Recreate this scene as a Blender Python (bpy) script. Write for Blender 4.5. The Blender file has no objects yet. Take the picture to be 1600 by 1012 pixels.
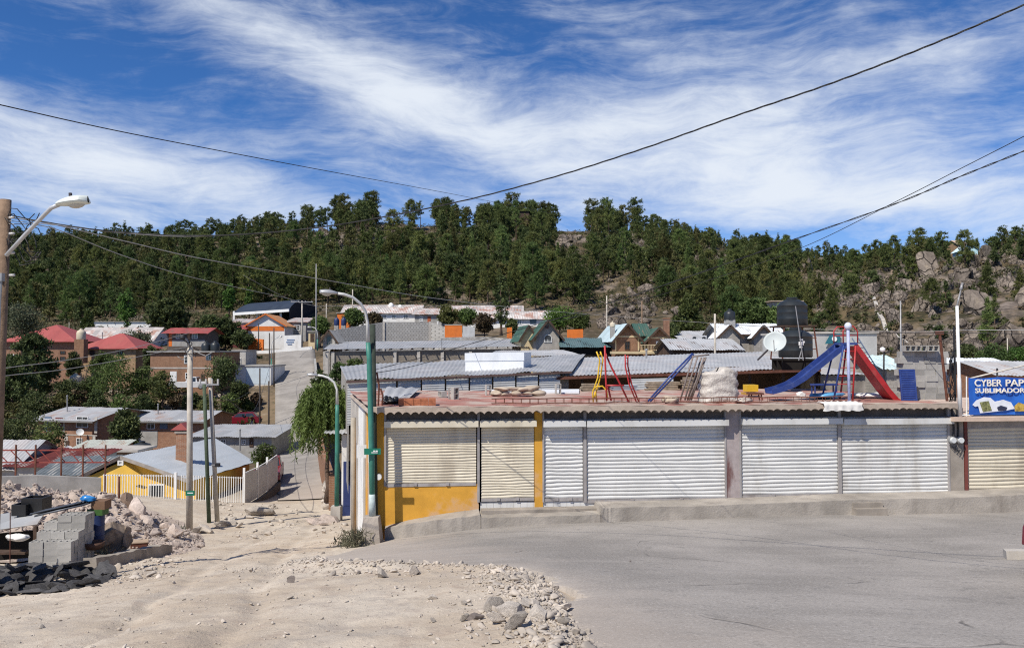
import bpy, math, random
import numpy as np
from mathutils import Vector, Matrix
R = math.radians
rnd = random.Random(11)
nr = np.random.RandomState(5)
SC = bpy.context.scene
COL = SC.collection
F, CX, CY, HOR = 1232.0, 800.0, 506.0, 545.0
PIT = math.atan((HOR - CY) / F)
EYE = Vector((0, 0, 1.65))
cP, sP = math.cos(PIT), math.sin(PIT)


def W(px, py, Y):
    """world point seen in direction (px, py) at distance Y along the street axis"""
    u = (px - CX) / F
    v = (CY - py) / F
    t = Y / (cP - v * sP)
    return Vector((u * t, Y, EYE.z + (sP + v * cP) * t))


def pix(x, y, z):
    z = z - EYE.z
    fw = y * cP + z * sP
    up = -y * sP + z * cP
    return CX + F * x / fw, CY - F * up / fw


# ------------------------------------------------------------------ mesh builder
class MB:
    def __init__(s):
        s.v, s.f, s.m = [], [], []

    def add(s, vs, fs, m=0):
        o = len(s.v)
        s.v += [tuple(v) for v in vs]
        s.f += [tuple(i + o for i in f) for f in fs]
        s.m += [m] * len(fs)
        return s

    def box(s, x0, y0, z0, x1, y1, z1, m=0):
        v = [(x0, y0, z0), (x1, y0, z0), (x1, y1, z0), (x0, y1, z0), (x0, y0, z1), (x1, y0, z1), (x1, y1, z1), (x0, y1, z1)]
        return s.add(v, [(0, 3, 2, 1), (4, 5, 6, 7), (0, 1, 5, 4), (1, 2, 6, 5), (2, 3, 7, 6), (3, 0, 4, 7)], m)

    def obox(s, c, ax, ay, az, m=0):
        c, ax, ay, az = Vector(c), Vector(ax), Vector(ay), Vector(az)
        v = [c - ax - ay - az, c + ax - ay - az, c + ax + ay - az, c - ax + ay - az, c - ax - ay + az, c + ax - ay + az, c + ax + ay + az, c - ax + ay + az]
        return s.add(v, [(0, 3, 2, 1), (4, 5, 6, 7), (0, 1, 5, 4), (1, 2, 6, 5), (2, 3, 7, 6), (3, 0, 4, 7)], m)

    def beam(s, p, q, w, h=None, up=(0, 0, 1), m=0):
        p, q = Vector(p), Vector(q)
        d = q - p
        a = d.normalized()
        u = Vector(up)
        if abs(a.dot(u)) > .95:
            u = Vector((1, 0, 0))
        b = a.cross(u).normalized()
        c = b.cross(a)
        return s.obox((p + q) / 2, d / 2, b * w / 2, c * (h or w) / 2, m)

    def tube(s, pts, r, n=8, m=0, cap=True):
        pts = [Vector(p) for p in pts]
        k = len(pts)
        rs = r if isinstance(r, (list, tuple)) else [r] * k
        prev = None
        vs = []
        for i, p in enumerate(pts):
            t = (pts[min(i + 1, k - 1)] - pts[max(i - 1, 0)]).normalized()
            if prev is None:
                u = Vector((0, 0, 1)) if abs(t.z) < .9 else Vector((1, 0, 0))
                a = t.cross(u).normalized()
            else:
                a = (prev - t * prev.dot(t)).normalized()
            prev = a
            b = t.cross(a)
            for j in range(n):
                w = 2 * math.pi * j / n
                vs.append(p + (a * math.cos(w) + b * math.sin(w)) * rs[i])
        fs = [(i * n + j, i * n + (j + 1) % n, (i + 1) * n + (j + 1) % n, (i + 1) * n + j) for i in range(k - 1) for j in range(n)]
        if cap:
            fs += [tuple(reversed(range(n))), tuple(range((k - 1) * n, k * n))]
        return s.add(vs, fs, m)

    def lathe(s, c, prof, n=20, m=0, sx=1., sy=1.):
        c = Vector(c)
        vs = [c + Vector((r * math.cos(2 * math.pi * j / n) * sx, r * math.sin(2 * math.pi * j / n) * sy, z)) for r, z in prof for j in range(n)]
        k = len(prof)
        fs = [(i * n + j, i * n + (j + 1) % n, (i + 1) * n + (j + 1) % n, (i + 1) * n + j) for i in range(k - 1) for j in range(n)]
        fs += [tuple(reversed(range(n))), tuple(range((k - 1) * n, k * n))]
        return s.add(vs, fs, m)

    def prism(s, poly, vec, m=0):
        poly = [Vector(p) for p in poly]
        vec = Vector(vec)
        n = len(poly)
        fs = [tuple(range(n)), tuple(reversed(range(n, 2 * n)))] + [(i, i + n, (i + 1) % n + n, (i + 1) % n) for i in range(n)]
        return s.add(poly + [p + vec for p in poly], fs, m)

    def grid(s, rows, m=0):
        a, b = len(rows), len(rows[0])
        return s.add([p for r in rows for p in r], [(i * b + j, i * b + j + 1, (i + 1) * b + j + 1, (i + 1) * b + j) for i in range(a - 1) for j in range(b - 1)], m)

    def corr(s, a, b, c, d, pitch=.2, amp=.02, seg=4, rows=3, m=0, sag=0., thick=.012):
        """corrugated sheet: waves counted along a->b, sheet runs a->d"""
        a, b, c, d = map(Vector, (a, b, c, d))
        nrm = (b - a).cross(d - a).normalized()
        if nrm.z < 0:
            nrm = -nrm
        n = max(1, int((b - a).length / pitch)) * seg
        for lift in (0, -thick):
            out = []
            for j in range(rows + 1):
                t = j / rows
                row = []
                for i in range(n + 1):
                    q = i / n
                    p = (a * (1 - q) + b * q) * (1 - t) + (d * (1 - q) + c * q) * t
                    wob = sag * math.sin(q * 17.3 + t * 5) + sag * math.sin(q * 41 + 1 + t * 9) * .6
                    row.append(p + nrm * (amp * math.sin(2 * math.pi * i / seg) + wob + lift))
                out.append(row)
            s.grid(out, m)
        return s

    def ball(s, c, r, n=12, k=7, m=0):
        if not isinstance(r, (tuple, list)):
            r = (r, r, r)
        c = Vector(c)
        vs, fs = [], []
        for i in range(k + 1):
            a = math.pi * i / k
            for j in range(n):
                b = 2 * math.pi * j / n
                vs.append(c + Vector((r[0] * math.sin(a) * math.cos(b), r[1] * math.sin(a) * math.sin(b), r[2] * math.cos(a))))
        fs = [(i * n + j, (i + 1) * n + j, (i + 1) * n + (j + 1) % n, i * n + (j + 1) % n) for i in range(k) for j in range(n)]
        return s.add(vs, fs, m)

    def build(s, name, mat, parent=None, smooth=False, local=False, auto=None):
        me = bpy.data.meshes.new(name)
        vs = np.array(s.v, dtype=np.float32).reshape(-1, 3) if len(s.v) else np.zeros((0, 3))
        if parent is not None and not local:
            r = parent
            while r.parent:
                r = r.parent
            inv = np.array(r.matrix_basis.inverted())
            vs = vs @ inv[:3, :3].T + inv[:3, 3]
        me.from_pydata([tuple(map(float, v)) for v in vs], [], s.f)
        for mt in (mat if isinstance(mat, (list, tuple)) else [mat]):
            me.materials.append(mt)
        if any(s.m):
            me.polygons.foreach_set('material_index', s.m)
        if smooth:
            me.polygons.foreach_set('use_smooth', [True] * len(me.polygons))
            if auto:
                me.set_sharp_from_angle(angle=R(auto))
        me.update()
        o = bpy.data.objects.new(name, me)
        COL.objects.link(o)
        if parent is not None:
            o.parent = parent
        return o


def npmesh(name, V, Fc, mats, mi=None, parent=None, smooth=False):
    """V (n,3); Fc (k,3|4) arrays"""
    me = bpy.data.meshes.new(name)
    V = np.ascontiguousarray(V, dtype=np.float32)
    k, c = Fc.shape
    me.vertices.add(len(V))
    me.vertices.foreach_set('co', V.ravel())
    me.loops.add(k * c)
    me.loops.foreach_set('vertex_index', np.ascontiguousarray(Fc, dtype=np.int32).ravel())
    me.polygons.add(k)
    me.polygons.foreach_set('loop_start', np.arange(0, k * c, c, dtype=np.int32))
    for mt in mats:
        me.materials.append(mt)
    if mi is not None:
        me.polygons.foreach_set('material_index', np.ascontiguousarray(mi, dtype=np.int32))
    if smooth:
        me.polygons.foreach_set('use_smooth', np.ones(k, dtype=bool))
    me.update(calc_edges=True)
    o = bpy.data.objects.new(name, me)
    COL.objects.link(o)
    if parent is not None:
        o.parent = parent
    return o


def tag(o, label=None, cat=None, group=None, kind=None):
    if label:
        o['label'] = label
    if cat:
        o['category'] = cat
    if group:
        o['group'] = group
    if kind:
        o['kind'] = kind
    return o


def thing(name, label, cat, loc=(0, 0, 0), rz=0., group=None):
    o = bpy.data.objects.new(name, None)
    COL.objects.link(o)
    o.location = loc
    o.rotation_euler = (0, 0, rz)
    o.empty_display_size = .2
    return tag(o, label, cat, group)


def copy_tree(o, parent=None):
    c = o.copy()
    COL.objects.link(c)
    c.parent = parent
    for ch in list(o.children):
        copy_tree(ch, c)
    return c


# ------------------------------------------------------------------ numpy noise
def _h(ix, iy, seed):
    n = (ix.astype(np.int64) * 374761393 + iy.astype(np.int64) * 668265263 + seed * 974634777) & 0x7fffffff
    n = ((n ^ (n >> 13)) * 1274126177) & 0x7fffffff
    return ((n ^ (n >> 16)) & 0xffff) / 65535.0


def vnoise(x, y, seed=0):
    ix, iy = np.floor(x), np.floor(y)
    fx, fy = x - ix, y - iy
    fx, fy = fx * fx * (3 - 2 * fx), fy * fy * (3 - 2 * fy)
    a, b = _h(ix, iy, seed), _h(ix + 1, iy, seed)
    c, d = _h(ix, iy + 1, seed), _h(ix + 1, iy + 1, seed)
    return (a * (1 - fx) + b * fx) * (1 - fy) + (c * (1 - fx) + d * fx) * fy


def fbm(x, y, seed=0, o=4):
    s, a, t = 0, .5, 0
    for i in range(o):
        s = s + a * vnoise(x * 2 ** i, y * 2 ** i, seed + i * 7)
        t += a
        a *= .5
    return s / t - .5


def sstep(a, b, x):
    t = np.clip((x - a) / (b - a), 0, 1)
    return t * t * (3 - 2 * t)


# ------------------------------------------------------------------ materials
MATS = {}


class NT:
    def __init__(s, name):
        s.m = bpy.data.materials.new(name)
        s.m.use_nodes = True
        s.t = s.m.node_tree
        s.t.nodes.clear()
        s.out = s.n('ShaderNodeOutputMaterial')

    def n(s, typ, ins=None, **kw):
        nd = s.t.nodes.new(typ)
        for k, v in kw.items():
            setattr(nd, k, v)
        for k, v in (ins or {}).items():
            s.set(nd, k, v)
        return nd

    def set(s, nd, k, v):
        sock = nd.inputs[k]
        if isinstance(v, bpy.types.NodeSocket):
            s.t.links.new(v, sock)
        else:
            if isinstance(v, tuple) and len(v) == 3 and sock.type == 'RGBA':
                v = v + (1,)
            sock.default_value = v

    def math(s, op, a, b=None, c=None, clamp=False):
        nd = s.n('ShaderNodeMath', operation=op, use_clamp=clamp)
        for i, v in enumerate((a, b, c)):
            if v is not None:
                s.set(nd, i, v)
        return nd.outputs[0]

    def mix(s, fac, a, b, blend='MIX'):
        nd = s.n('ShaderNodeMix', data_type='RGBA', blend_type=blend)
        s.set(nd, 0, fac)
        s.set(nd, 6, a)
        s.set(nd, 7, b)
        return nd.outputs[2]

    def noise(s, vec, scale, detail=4, rough=.55, dist=0.):
        nd = s.n('ShaderNodeTexNoise', {'Scale': scale, 'Detail': detail, 'Roughness': rough, 'Distortion': dist})
        if vec is not None:
            s.set(nd, 'Vector', vec)
        return nd.outputs[0]

    def ramp(s, fac, a, b):
        nd = s.n('ShaderNodeMapRange', {1: a, 2: b}, interpolation_type='SMOOTHSTEP')
        s.set(nd, 0, fac)
        return nd.outputs[0]

    def obj(s, scale=(1, 1, 1)):
        tc = s.n('ShaderNodeTexCoord')
        mp = s.n('ShaderNodeMapping', {'Vector': tc.outputs['Object'], 'Scale': scale})
        return mp.outputs[0]

    def done(s, col, rough=.85, bump=None, bstr=.3, bdist=.02, metal=0., spec=.3, extra=None):
        b = s.n('ShaderNodeBsdfPrincipled', {'Base Color': col, 'Roughness': rough, 'Metallic': metal, 'Specular IOR Level': spec})
        if bump is not None:
            bn = s.n('ShaderNodeBump', {'Height': bump, 'Strength': bstr, 'Distance': bdist})
            s.set(b, 'Normal', bn.outputs[0])
        for k, v in (extra or {}).items():
            s.set(b, k, v)
        s.t.links.new(b.outputs[0], s.out.inputs[0])
        return s.m


def sc(c, k):
    return tuple(max(0, min(1, x * k)) for x in c[:3])


def mat(name, col, rough=.85, var=.18, scale=2., stain=None, samt=.5, sscale=1.2, streak=False, bump=.25, bscale=30., bdist=.01, spec=.3, metal=0., rand=0., thr=(.5, .72)):
    if name in MATS:
        return MATS[name]
    t = NT(name)
    v = t.obj()
    n1 = t.noise(v, scale, 6, .6)
    c = t.mix(t.ramp(n1, .3, .7), sc(col, 1 - var), sc(col, 1 + var))
    if stain is not None:
        v2 = t.obj((1, 1, .25)) if streak else v
        n2 = t.noise(v2, sscale, 7, .65)
        f = t.math('MULTIPLY', t.ramp(n2, *thr), samt)
        c = t.mix(f, c, stain)
    if rand:
        oi = t.n('ShaderNodeObjectInfo')
        k = t.math('MULTIPLY_ADD', oi.outputs['Random'], 2 * rand, 1 - rand)
        hs = t.n('ShaderNodeHueSaturation', {'Color': c, 'Value': k})
        c = hs.outputs[0]
    bn = t.noise(v, bscale, 5, .6) if bump else None
    MATS[name] = t.done(c, rough, bn, bump, bdist, metal, spec)
    return MATS[name]


def brickmat(name, c1, c2, mortar, w, h, ms=.012, stain=None, samt=.5, bump=.5, rough=.9, off=.5):
    """courses in (x+y, z): works on the upright walls of a thing built square to its own axes"""
    if name in MATS:
        return MATS[name]
    t = NT(name)
    v = t.obj()
    sp = t.n('ShaderNodeSeparateXYZ', {0: v})
    u = t.math('ADD', sp.outputs[0], sp.outputs[1])
    cb = t.n('ShaderNodeCombineXYZ', {0: u, 1: sp.outputs[2]})
    bt = t.n('ShaderNodeTexBrick', {'Vector': cb.outputs[0], 'Color1': c1, 'Color2': c2, 'Mortar': mortar, 'Scale': 1., 'Mortar Size': ms, 'Mortar Smooth': .2, 'Bias': 0., 'Brick Width': w, 'Row Height': h})
    bt.offset = off
    n1 = t.noise(v, 1.1, 6, .6)
    c = t.mix(t.ramp(n1, .3, .7), bt.outputs[0], (.5, .5, .5), 'SOFT_LIGHT')
    c = t.mix(t.math('MULTIPLY', t.ramp(t.noise(v, 3.1, 6), .35, .7), .35), c, sc(c1, .6))
    if stain:
        c = t.mix(t.math('MULTIPLY', t.ramp(t.noise(t.obj((1, 1, .3)), .8, 7, .65), .48, .7), samt), c, stain)
    hgt = t.math('SUBTRACT', 1., bt.outputs[1])
    MATS[name] = t.done(c, rough, t.math('ADD', hgt, t.math('MULTIPLY', t.noise(v, 40, 4), .5)), bump, .012)
    return MATS[name]


def roofmat(name, col, rust=(.22, .11, .07), ramt=.25, sheet=.85, rough=.45, metal=.35, along='x', var=.16):
    """galvanised sheets, each a little different, with rust and run-off along the slope"""
    if name in MATS:
        return MATS[name]
    t = NT(name)
    v = t.obj()
    sp = t.n('ShaderNodeSeparateXYZ', {0: v})
    u = sp.outputs[0 if along == 'x' else 1]
    w = sp.outputs[1 if along == 'x' else 0]
    k1 = t.math('FLOOR', t.math('DIVIDE', u, sheet))
    k2 = t.math('FLOOR', t.math('DIVIDE', w, 3.05))
    wn = t.n('ShaderNodeTexWhiteNoise', {'Vector': t.n('ShaderNodeCombineXYZ', {0: k1, 1: k2}).outputs[0]}, noise_dimensions='2D')
    c = t.mix(wn.outputs[0], sc(col, 1 - var), sc(col, 1 + var))
    st = t.obj((1, .12, 1) if along == 'x' else (.12, 1, 1))
    c = t.mix(t.math('MULTIPLY', t.ramp(t.noise(st, 2.2, 6, .65), .5, .75), .35), c, sc(col, .62))
    fr = t.ramp(t.math('ADD', t.noise(v, .5, 7, .7), t.math('MULTIPLY', t.math('SUBTRACT', wn.outputs[0], .5), .3)), .5, .68)
    c = t.mix(t.math('MULTIPLY', fr, ramt), c, rust)
    MATS[name] = t.done(c, t.math('ADD', rough, t.math('MULTIPLY', t.noise(v, 3, 4), .2)), t.noise(v, 14, 4), .12, .01, metal, .4)
    return MATS[name]


def leafmat(name, c1, c2, rand=.35, trans=.3, hue=.03):
    if name in MATS:
        return MATS[name]
    t = NT(name)
    oi = t.n('ShaderNodeObjectInfo')
    v = t.obj()
    n = t.noise(v, .55, 4, .6)
    n2 = t.noise(v, 3.5, 3, .6)
    c = t.mix(t.ramp(t.math('ADD', t.math('MULTIPLY', n, .6), t.math('MULTIPLY', n2, .4)), .36, .64), c1, c2)
    hs = t.n('ShaderNodeHueSaturation', {'Color': c, 'Value': t.math('MULTIPLY_ADD', oi.outputs['Random'], 2 * rand, 1 - rand),
                                         'Hue': t.math('MULTIPLY_ADD', t.math('FRACT', t.math('MULTIPLY', oi.outputs['Random'], 7.13)), 2 * hue, .5 - hue)})
    c = hs.outputs[0]
    d = t.n('ShaderNodeBsdfPrincipled', {'Base Color': c, 'Roughness': .65, 'Specular IOR Level': .25})
    tr = t.n('ShaderNodeBsdfTranslucent', {'Color': c})
    mx = t.n('ShaderNodeMixShader', {0: trans, 1: d.outputs[0], 2: tr.outputs[0]})
    t.t.links.new(mx.outputs[0], t.out.inputs[0])
    MATS[name] = t.m
    return t.m


def flat(name, col, rough=.6, spec=.4, metal=0., emit=0):
    return mat(name, col, rough, .07, 5., None, bump=0, spec=spec, metal=metal)


GLASS = None


def glassmat():
    if 'window_glass' not in MATS:
        t = NT('window_glass')
        n = t.noise(t.obj(), 1.5, 3)
        MATS['window_glass'] = t.done(t.mix(n, (.012, .016, .02), (.05, .06, .07)), .08, None, spec=.6)
    return MATS['window_glass']
# ------------------------------------------------------------------ camera, sun, sky
cam = bpy.data.objects.new('camera', bpy.data.cameras.new('camera'))
COL.objects.link(cam)
cam.location = EYE
cam.rotation_euler = (R(90) + PIT, 0, 0)
cam.data.sensor_width = 36
cam.data.lens = 36 * F / 1600
cam.data.clip_end = 3000
cam.data.clip_start = .1
SC.camera = cam
SUN_EL, SUN_AZ = R(51), R(180 + 40)   # azimuth from +y, clockwise seen from above
sd = Vector((math.sin(SUN_AZ) * math.cos(SUN_EL), math.cos(SUN_AZ) * math.cos(SUN_EL), math.sin(SUN_EL)))
sun = bpy.data.objects.new('sun', bpy.data.lights.new('sun', 'SUN'))
COL.objects.link(sun)
sun.data.energy = 4.6
sun.data.angle = R(.53)
sun.data.color = (1, .94, .84)
sun.rotation_euler = sd.to_track_quat('Z', 'Y').to_euler()
sun.location = sd * 60
SC.view_settings.view_transform = 'Standard'
SC.view_settings.look = 'None'
SC.view_settings.exposure = .22
SC.view_settings.gamma = 1
SC.cycles.use_denoising = False
SC.cycles.filter_width = 1.15
SC.cycles.max_bounces = 6
SC.cycles.transparent_max_bounces = 8
SC.cycles.sample_clamp_indirect = 6


def make_world():
    w = bpy.data.worlds.new('World')
    SC.world = w
    w.use_nodes = True
    t = NT.__new__(NT)
    t.t = w.node_tree
    t.t.nodes.clear()
    out = t.n('ShaderNodeOutputWorld')
    sky = t.n('ShaderNodeTexSky', sky_type='NISHITA', sun_disc=False, sun_elevation=SUN_EL, sun_rotation=SUN_AZ, altitude=2300, air_density=1., dust_density=.25, ozone_density=2.2)
    d = t.n('ShaderNodeTexCoord').outputs['Generated']
    sp = t.n('ShaderNodeSeparateXYZ', {0: d})
    x, y, z = sp.outputs
    az = t.math('MULTIPLY', t.math('ARCTAN2', x, y), 57.2958)
    el = t.math('MULTIPLY', t.math('ARCSINE', z), 57.2958)

    def blob(px, py, rx, ry, tilt, amp):
        a0 = math.degrees(math.atan((px - 800) / F))
        e0 = math.degrees(math.atan((545 - py) / F * math.cos(R(a0))))
        k = 57.3 / F
        c, s = math.cos(R(tilt)), math.sin(R(tilt))
        dx = t.math('SUBTRACT', az, a0)
        dy = t.math('SUBTRACT', el, e0)
        u = t.math('DIVIDE', t.math('ADD', t.math('MULTIPLY', dx, c), t.math('MULTIPLY', dy, -s)), rx * k)
        v = t.math('DIVIDE', t.math('ADD', t.math('MULTIPLY', dx, s), t.math('MULTIPLY', dy, c)), ry * k)
        q = t.math('ADD', t.math('MULTIPLY', u, u), t.math('MULTIPLY', v, v))
        return t.math('MULTIPLY', t.math('EXPONENT', t.math('MULTIPLY', q, -1.)), amp)
    tot = None
    for b in [(120, 235, 300, 66, 12, 1.6), (330, 285, 260, 30, 6, .55), (150, 330, 420, 26, 4, .35), (820, 185, 420, 58, 12, 1.0),
              (1180, 235, 440, 95, 9, 1.2), (560, 120, 330, 34, 22, .6), (420, 45, 380, 46, 20, .75), (1480, 45, 330, 55, -6, .95),
              (1450, 310, 420, 55, 4, .85), (1000, 60, 300, 36, 26, .55), (720, 265, 300, 30, 3, .5), (900, 330, 700, 28, 0, .55), (1330, 130, 230, 40, 20, .4),
              (960, 285, 110, 16, 4, -.35), (100, 80, 280, 50, 8, -.3), (1180, 90, 200, 45, 16, -.25)]:
        q = blob(*b)
        tot = q if tot is None else t.math('ADD', tot, q)
    # streaks: stretched, warped noise in sky angles
    wv = t.n('ShaderNodeCombineXYZ', {0: az, 1: el}).outputs[0]
    warp = t.n('ShaderNodeTexNoise', {'Vector': wv, 'Scale': .05, 'Detail': 3.})
    wsub = t.n('ShaderNodeVectorMath', {0: warp.outputs[1], 1: (.5, .5, .5)}, operation='SUBTRACT')
    wadd = t.n('ShaderNodeVectorMath', {0: wsub.outputs[0], 1: (6, 6, 0), 2: wv}, operation='MULTIPLY_ADD')
    rot = t.n('ShaderNodeMapping', {'Vector': wadd.outputs[0], 'Rotation': (0, 0, R(19)), 'Scale': (.055, .25, 1)})
    n1 = t.noise(rot.outputs[0], 1., 9, .62, .5)
    rot2 = t.n('ShaderNodeMapping', {'Vector': wadd.outputs[0], 'Rotation': (0, 0, R(26)), 'Scale': (.2, .62, 1)})
    n2 = t.noise(rot2.outputs[0], 1., 8, .65, .6)
    n3 = t.noise(wv, .12, 8, .6)
    n4 = t.noise(rot.outputs[0], 3.2, 9, .68, .8)
    ns = t.math('ADD', t.math('MULTIPLY', n1, .5), t.math('ADD', t.math('MULTIPLY', n2, .16), t.math('ADD', t.math('MULTIPLY', n3, .22), t.math('MULTIPLY', n4, .24))))
    den = t.math('ADD', t.math('MULTIPLY', tot, .40), t.math('MULTIPLY', t.math('SUBTRACT', ns, .55), 3.1))
    fac = t.n('ShaderNodeMapRange', {0: den, 1: -.12, 2: 1.1, 3: 0., 4: .96}, interpolation_type='SMOOTHSTEP').outputs[0]
    haze = t.math('MULTIPLY', t.ramp(el, 16., 2.), .22)
    fac = t.math('MAXIMUM', fac, haze)
    up = t.ramp(z, -.02, .02)
    fac = t.math('MULTIPLY', fac, up)
    tint = t.mix(1., sky.outputs[0], SKYTINT, 'MULTIPLY')
    c = t.mix(fac, tint, CLOUDCOL)
    bg = t.n('ShaderNodeBackground', {'Color': c, 'Strength': .1})
    t.t.links.new(bg.outputs[0], out.inputs[0])


SKYTINT = (.34, .66, 1.04)
CLOUDCOL = (7.0, 7.5, 8.2)
make_world()

# ------------------------------------------------------------------ terrain: one smooth surface through surveyed points
CP = []


def cp(px, py, Y, dz=0):
    p = W(px, py, Y)
    CP.append((p.x, p.y, p.z + dz))


for x, y, z in [(0, 0, 0), (-8, 0, -.4), (10, 0, .4), (0, -25, 3.5), (-40, -20, 1), (40, -20, 6), (-16, 6, -2.2), (18, 6, .1)]:
    CP.append((x, y, z))
for a in [(1100, 1012, 7.4), (400, 1000, 8.2), (1600, 940, 11), (835, 893, 13.2), (600, 848, 22.3), (760, 826, 22.6), (1000, 816, 22.9), (1300, 806, 23.4), (1590, 800, 24.2), (1200, 880, 15.2), (85, 888, 21.5), (0, 935, 17), (250, 905, 17.5), (300, 833, 33), (440, 795, 40),
          (0, 800, 34), (150, 775, 38), (520, 800, 40),
          (470, 775, 48), (462, 700, 77), (456, 620, 102), (462, 552, 132), (470, 541, 155), (330, 780, 47), (200, 760, 52), (60, 745, 55), (0, 735, 62),
          (120, 715, 82), (250, 700, 84), (370, 664, 94), (290, 612, 106), (400, 606, 112), (20, 660, 100), (120, 605, 118), (30, 600, 122), (200, 600, 124), (300, 548, 140), (420, 548, 150), (100, 545, 165), (230, 525, 180), (450, 512, 172)]:
    cp(*a)
# under the market and its back yards
for x, y, z in [(2, 34, -4.6), (10, 34, -4.0), (22, 34, -3.2), (0, 48, -5), (14, 48, -4), (28, 46, -3), (0, 65, -4.6), (18, 65, -3.3), (38, 60, -2), (-6, 90, -2.5), (12, 92, -1.5), (32, 85, -1.2), (55, 70, 0), (-6, 118, .3), (14, 125, 1.5), (50, 100, 1.5)]:
    CP.append((x, y, z))
for a in [(0, 520, 205), (200, 508, 205), (400, 492, 205), (620, 482, 205), (800, 485, 200), (960, 518, 150), (1100, 520, 140), (1220, 528, 125), (1350, 540, 115), (1500, 545, 108), (1650, 545, 100),
          (0, 440, 300), (200, 435, 300), (420, 425, 300), (620, 405, 295), (800, 405, 285), (950, 430, 250), (1100, 445, 225), (1230, 455, 200), (1350, 470, 170), (1500, 455, 158), (1620, 450, 150),
          (-100, 394, 380), (100, 386, 385), (300, 380, 375), (420, 374, 360), (540, 362, 335), (640, 366, 335), (740, 372, 335), (860, 375, 340), (960, 368, 360), (1060, 375, 390), (1150, 397, 360), (1240, 413, 300), (1330, 432, 265), (1420, 422, 245), (1520, 414, 235), (1640, 408, 225)]:
    cp(*a)
for a in [(-200, 545, 560), (200, 500, 560), (600, 480, 560), (1000, 470, 560), (1400, 480, 520), (1800, 480, 480)]:
    cp(*a)
for x, y, z in [(-340, 250, 25), (-330, 100, 0), (-120, 40, -9), (-80, 0, -6), (330, 120, 30), (120, 40, 6), (80, 0, 6), (-420, 620, 20), (420, 620, 30)]:
    CP.append((x, y, z))
CPA = np.array(CP)


def _U(r):
    return r * r * np.log(r + 1e-9)


def _tps():
    P = CPA[:, :2] / 100.
    n = len(P)
    D = np.linalg.norm(P[:, None] - P[None], axis=2)
    A = np.zeros((n + 3, n + 3))
    A[:n, :n] = _U(D) + np.eye(n) * 1e-4
    A[:n, n] = 1
    A[:n, n + 1:] = P
    A[n:, :n] = A[:n, n:].T
    b = np.concatenate([CPA[:, 2], np.zeros(3)])
    return np.linalg.solve(A, b)


_TW = _tps()


def zs(x, y):
    """smooth terrain height"""
    x, y = np.asarray(x, float), np.asarray(y, float)
    q = np.stack([x, y], -1) / 100.
    P = CPA[:, :2] / 100.
    out = _TW[-3] + q[..., 0] * _TW[-2] + q[..., 1] * _TW[-1]
    for i in range(len(P)):
        out = out + _TW[i] * _U(np.hypot(q[..., 0] - P[i, 0], q[..., 1] - P[i, 1]))
    return out


def zf(x, y):
    return float(zs(x, y))


# asphalt edge: x of its ragged left border for each y
EDGE = np.array([(-12, 1.2), (4, 1.0), (7.4, .85), (9, .62), (11, .55), (13, .35), (13.6, .1), (14.2, -.7), (15.0, -1.7), (16, -2.8), (17.2, -3.9), (18.6, -4.35), (20.5, -4.2), (22.3, -3.75), (24, -3.6)])


def edge_x(y):
    return np.interp(y, EDGE[:, 0], EDGE[:, 1])


# street up the far side of the valley: centre line and half width
ST = []
for py, Y, a, b in [(800, 40, 425, 530), (785, 46, 432, 528), (760, 53, 433, 524), (730, 64, 433, 517), (700, 77, 432, 511), (660, 90, 430, 505), (620, 102, 430, 500), (585, 116, 430, 496), (552, 132, 430, 492), (544, 146, 432, 490)]:
    p, q = W(a, py, Y), W(b, py, Y)
    ST.append((Y, p.x, q.x))
ST = np.array(ST)


def street_mask(x, y, pad=1.5):
    a, b = np.interp(y, ST[:, 0], ST[:, 1]), np.interp(y, ST[:, 0], ST[:, 2])
    m = np.minimum(sstep(a - pad, a, x), 1 - sstep(b, b + pad, x))
    return m * (y > 38) * (y < 150)


def zg(x, y):
    """ground as built: smooth terrain with ruts, clods and crags"""
    x, y = np.asarray(x, float), np.asarray(y, float)
    z = zs(x, y)
    near = 1 - sstep(30, 45, y)
    paved = sstep(-.15, .35, x - edge_x(y)) * (1 - sstep(23.5, 25, y))
    dirt = near * (1 - paved)
    z = z + dirt * (fbm(x * .55, y * .55, 3) * .13 + fbm(x * 2.6, y * 2.6, 9) * .07 + np.maximum(0, fbm(x * 7, y * 7, 21) - .08) * .16)
    # wheel ruts running down the lane
    cx = np.interp(y, [0, 10, 20, 33, 45], [-2.5, -4.2, -6.8, -9.3, -11.6])
    for o in (-.85, .85):
        w = x - cx - o + fbm(y * .3, y * 0, 40) * .6
        z = z - dirt * .07 * np.exp(-(w / .22) ** 2)
    z = z - near * paved * .10
    z = z + dirt * .07 * np.exp(-((x - edge_x(y) + .45) / .45) ** 2) * (y < 18.5)
    far = sstep(55, 75, y) * (1 - street_mask(x, y))
    z = z + far * fbm(x * .16, y * .16, 31, 3) * .9 * (1 - .75 * sstep(110, 100, y))
    hill = sstep(170, 230, y) * (x < 60) + (x >= 60) * sstep(105, 135, y)
    z = z + hill * fbm(x * .05, y * .05, 51, 5) * 7
    crag = sstep(70, 110, x) * sstep(112, 140, y) * (1 - sstep(300, 380, y)) + .6 * np.exp(-(((x - 5) / 70) ** 2 + ((y - 330) / 40) ** 2)) + .5 * np.exp(-(((x - 45) / 40) ** 2 + ((y - 260) / 60) ** 2))
    r = np.abs(fbm(x * .09, y * .09, 71, 4))
    z = z + crag * (.18 - r) * 16 + crag * np.maximum(0, fbm(x * .3, y * .3, 77, 3)) * 5
    return z


GR = {}


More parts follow.
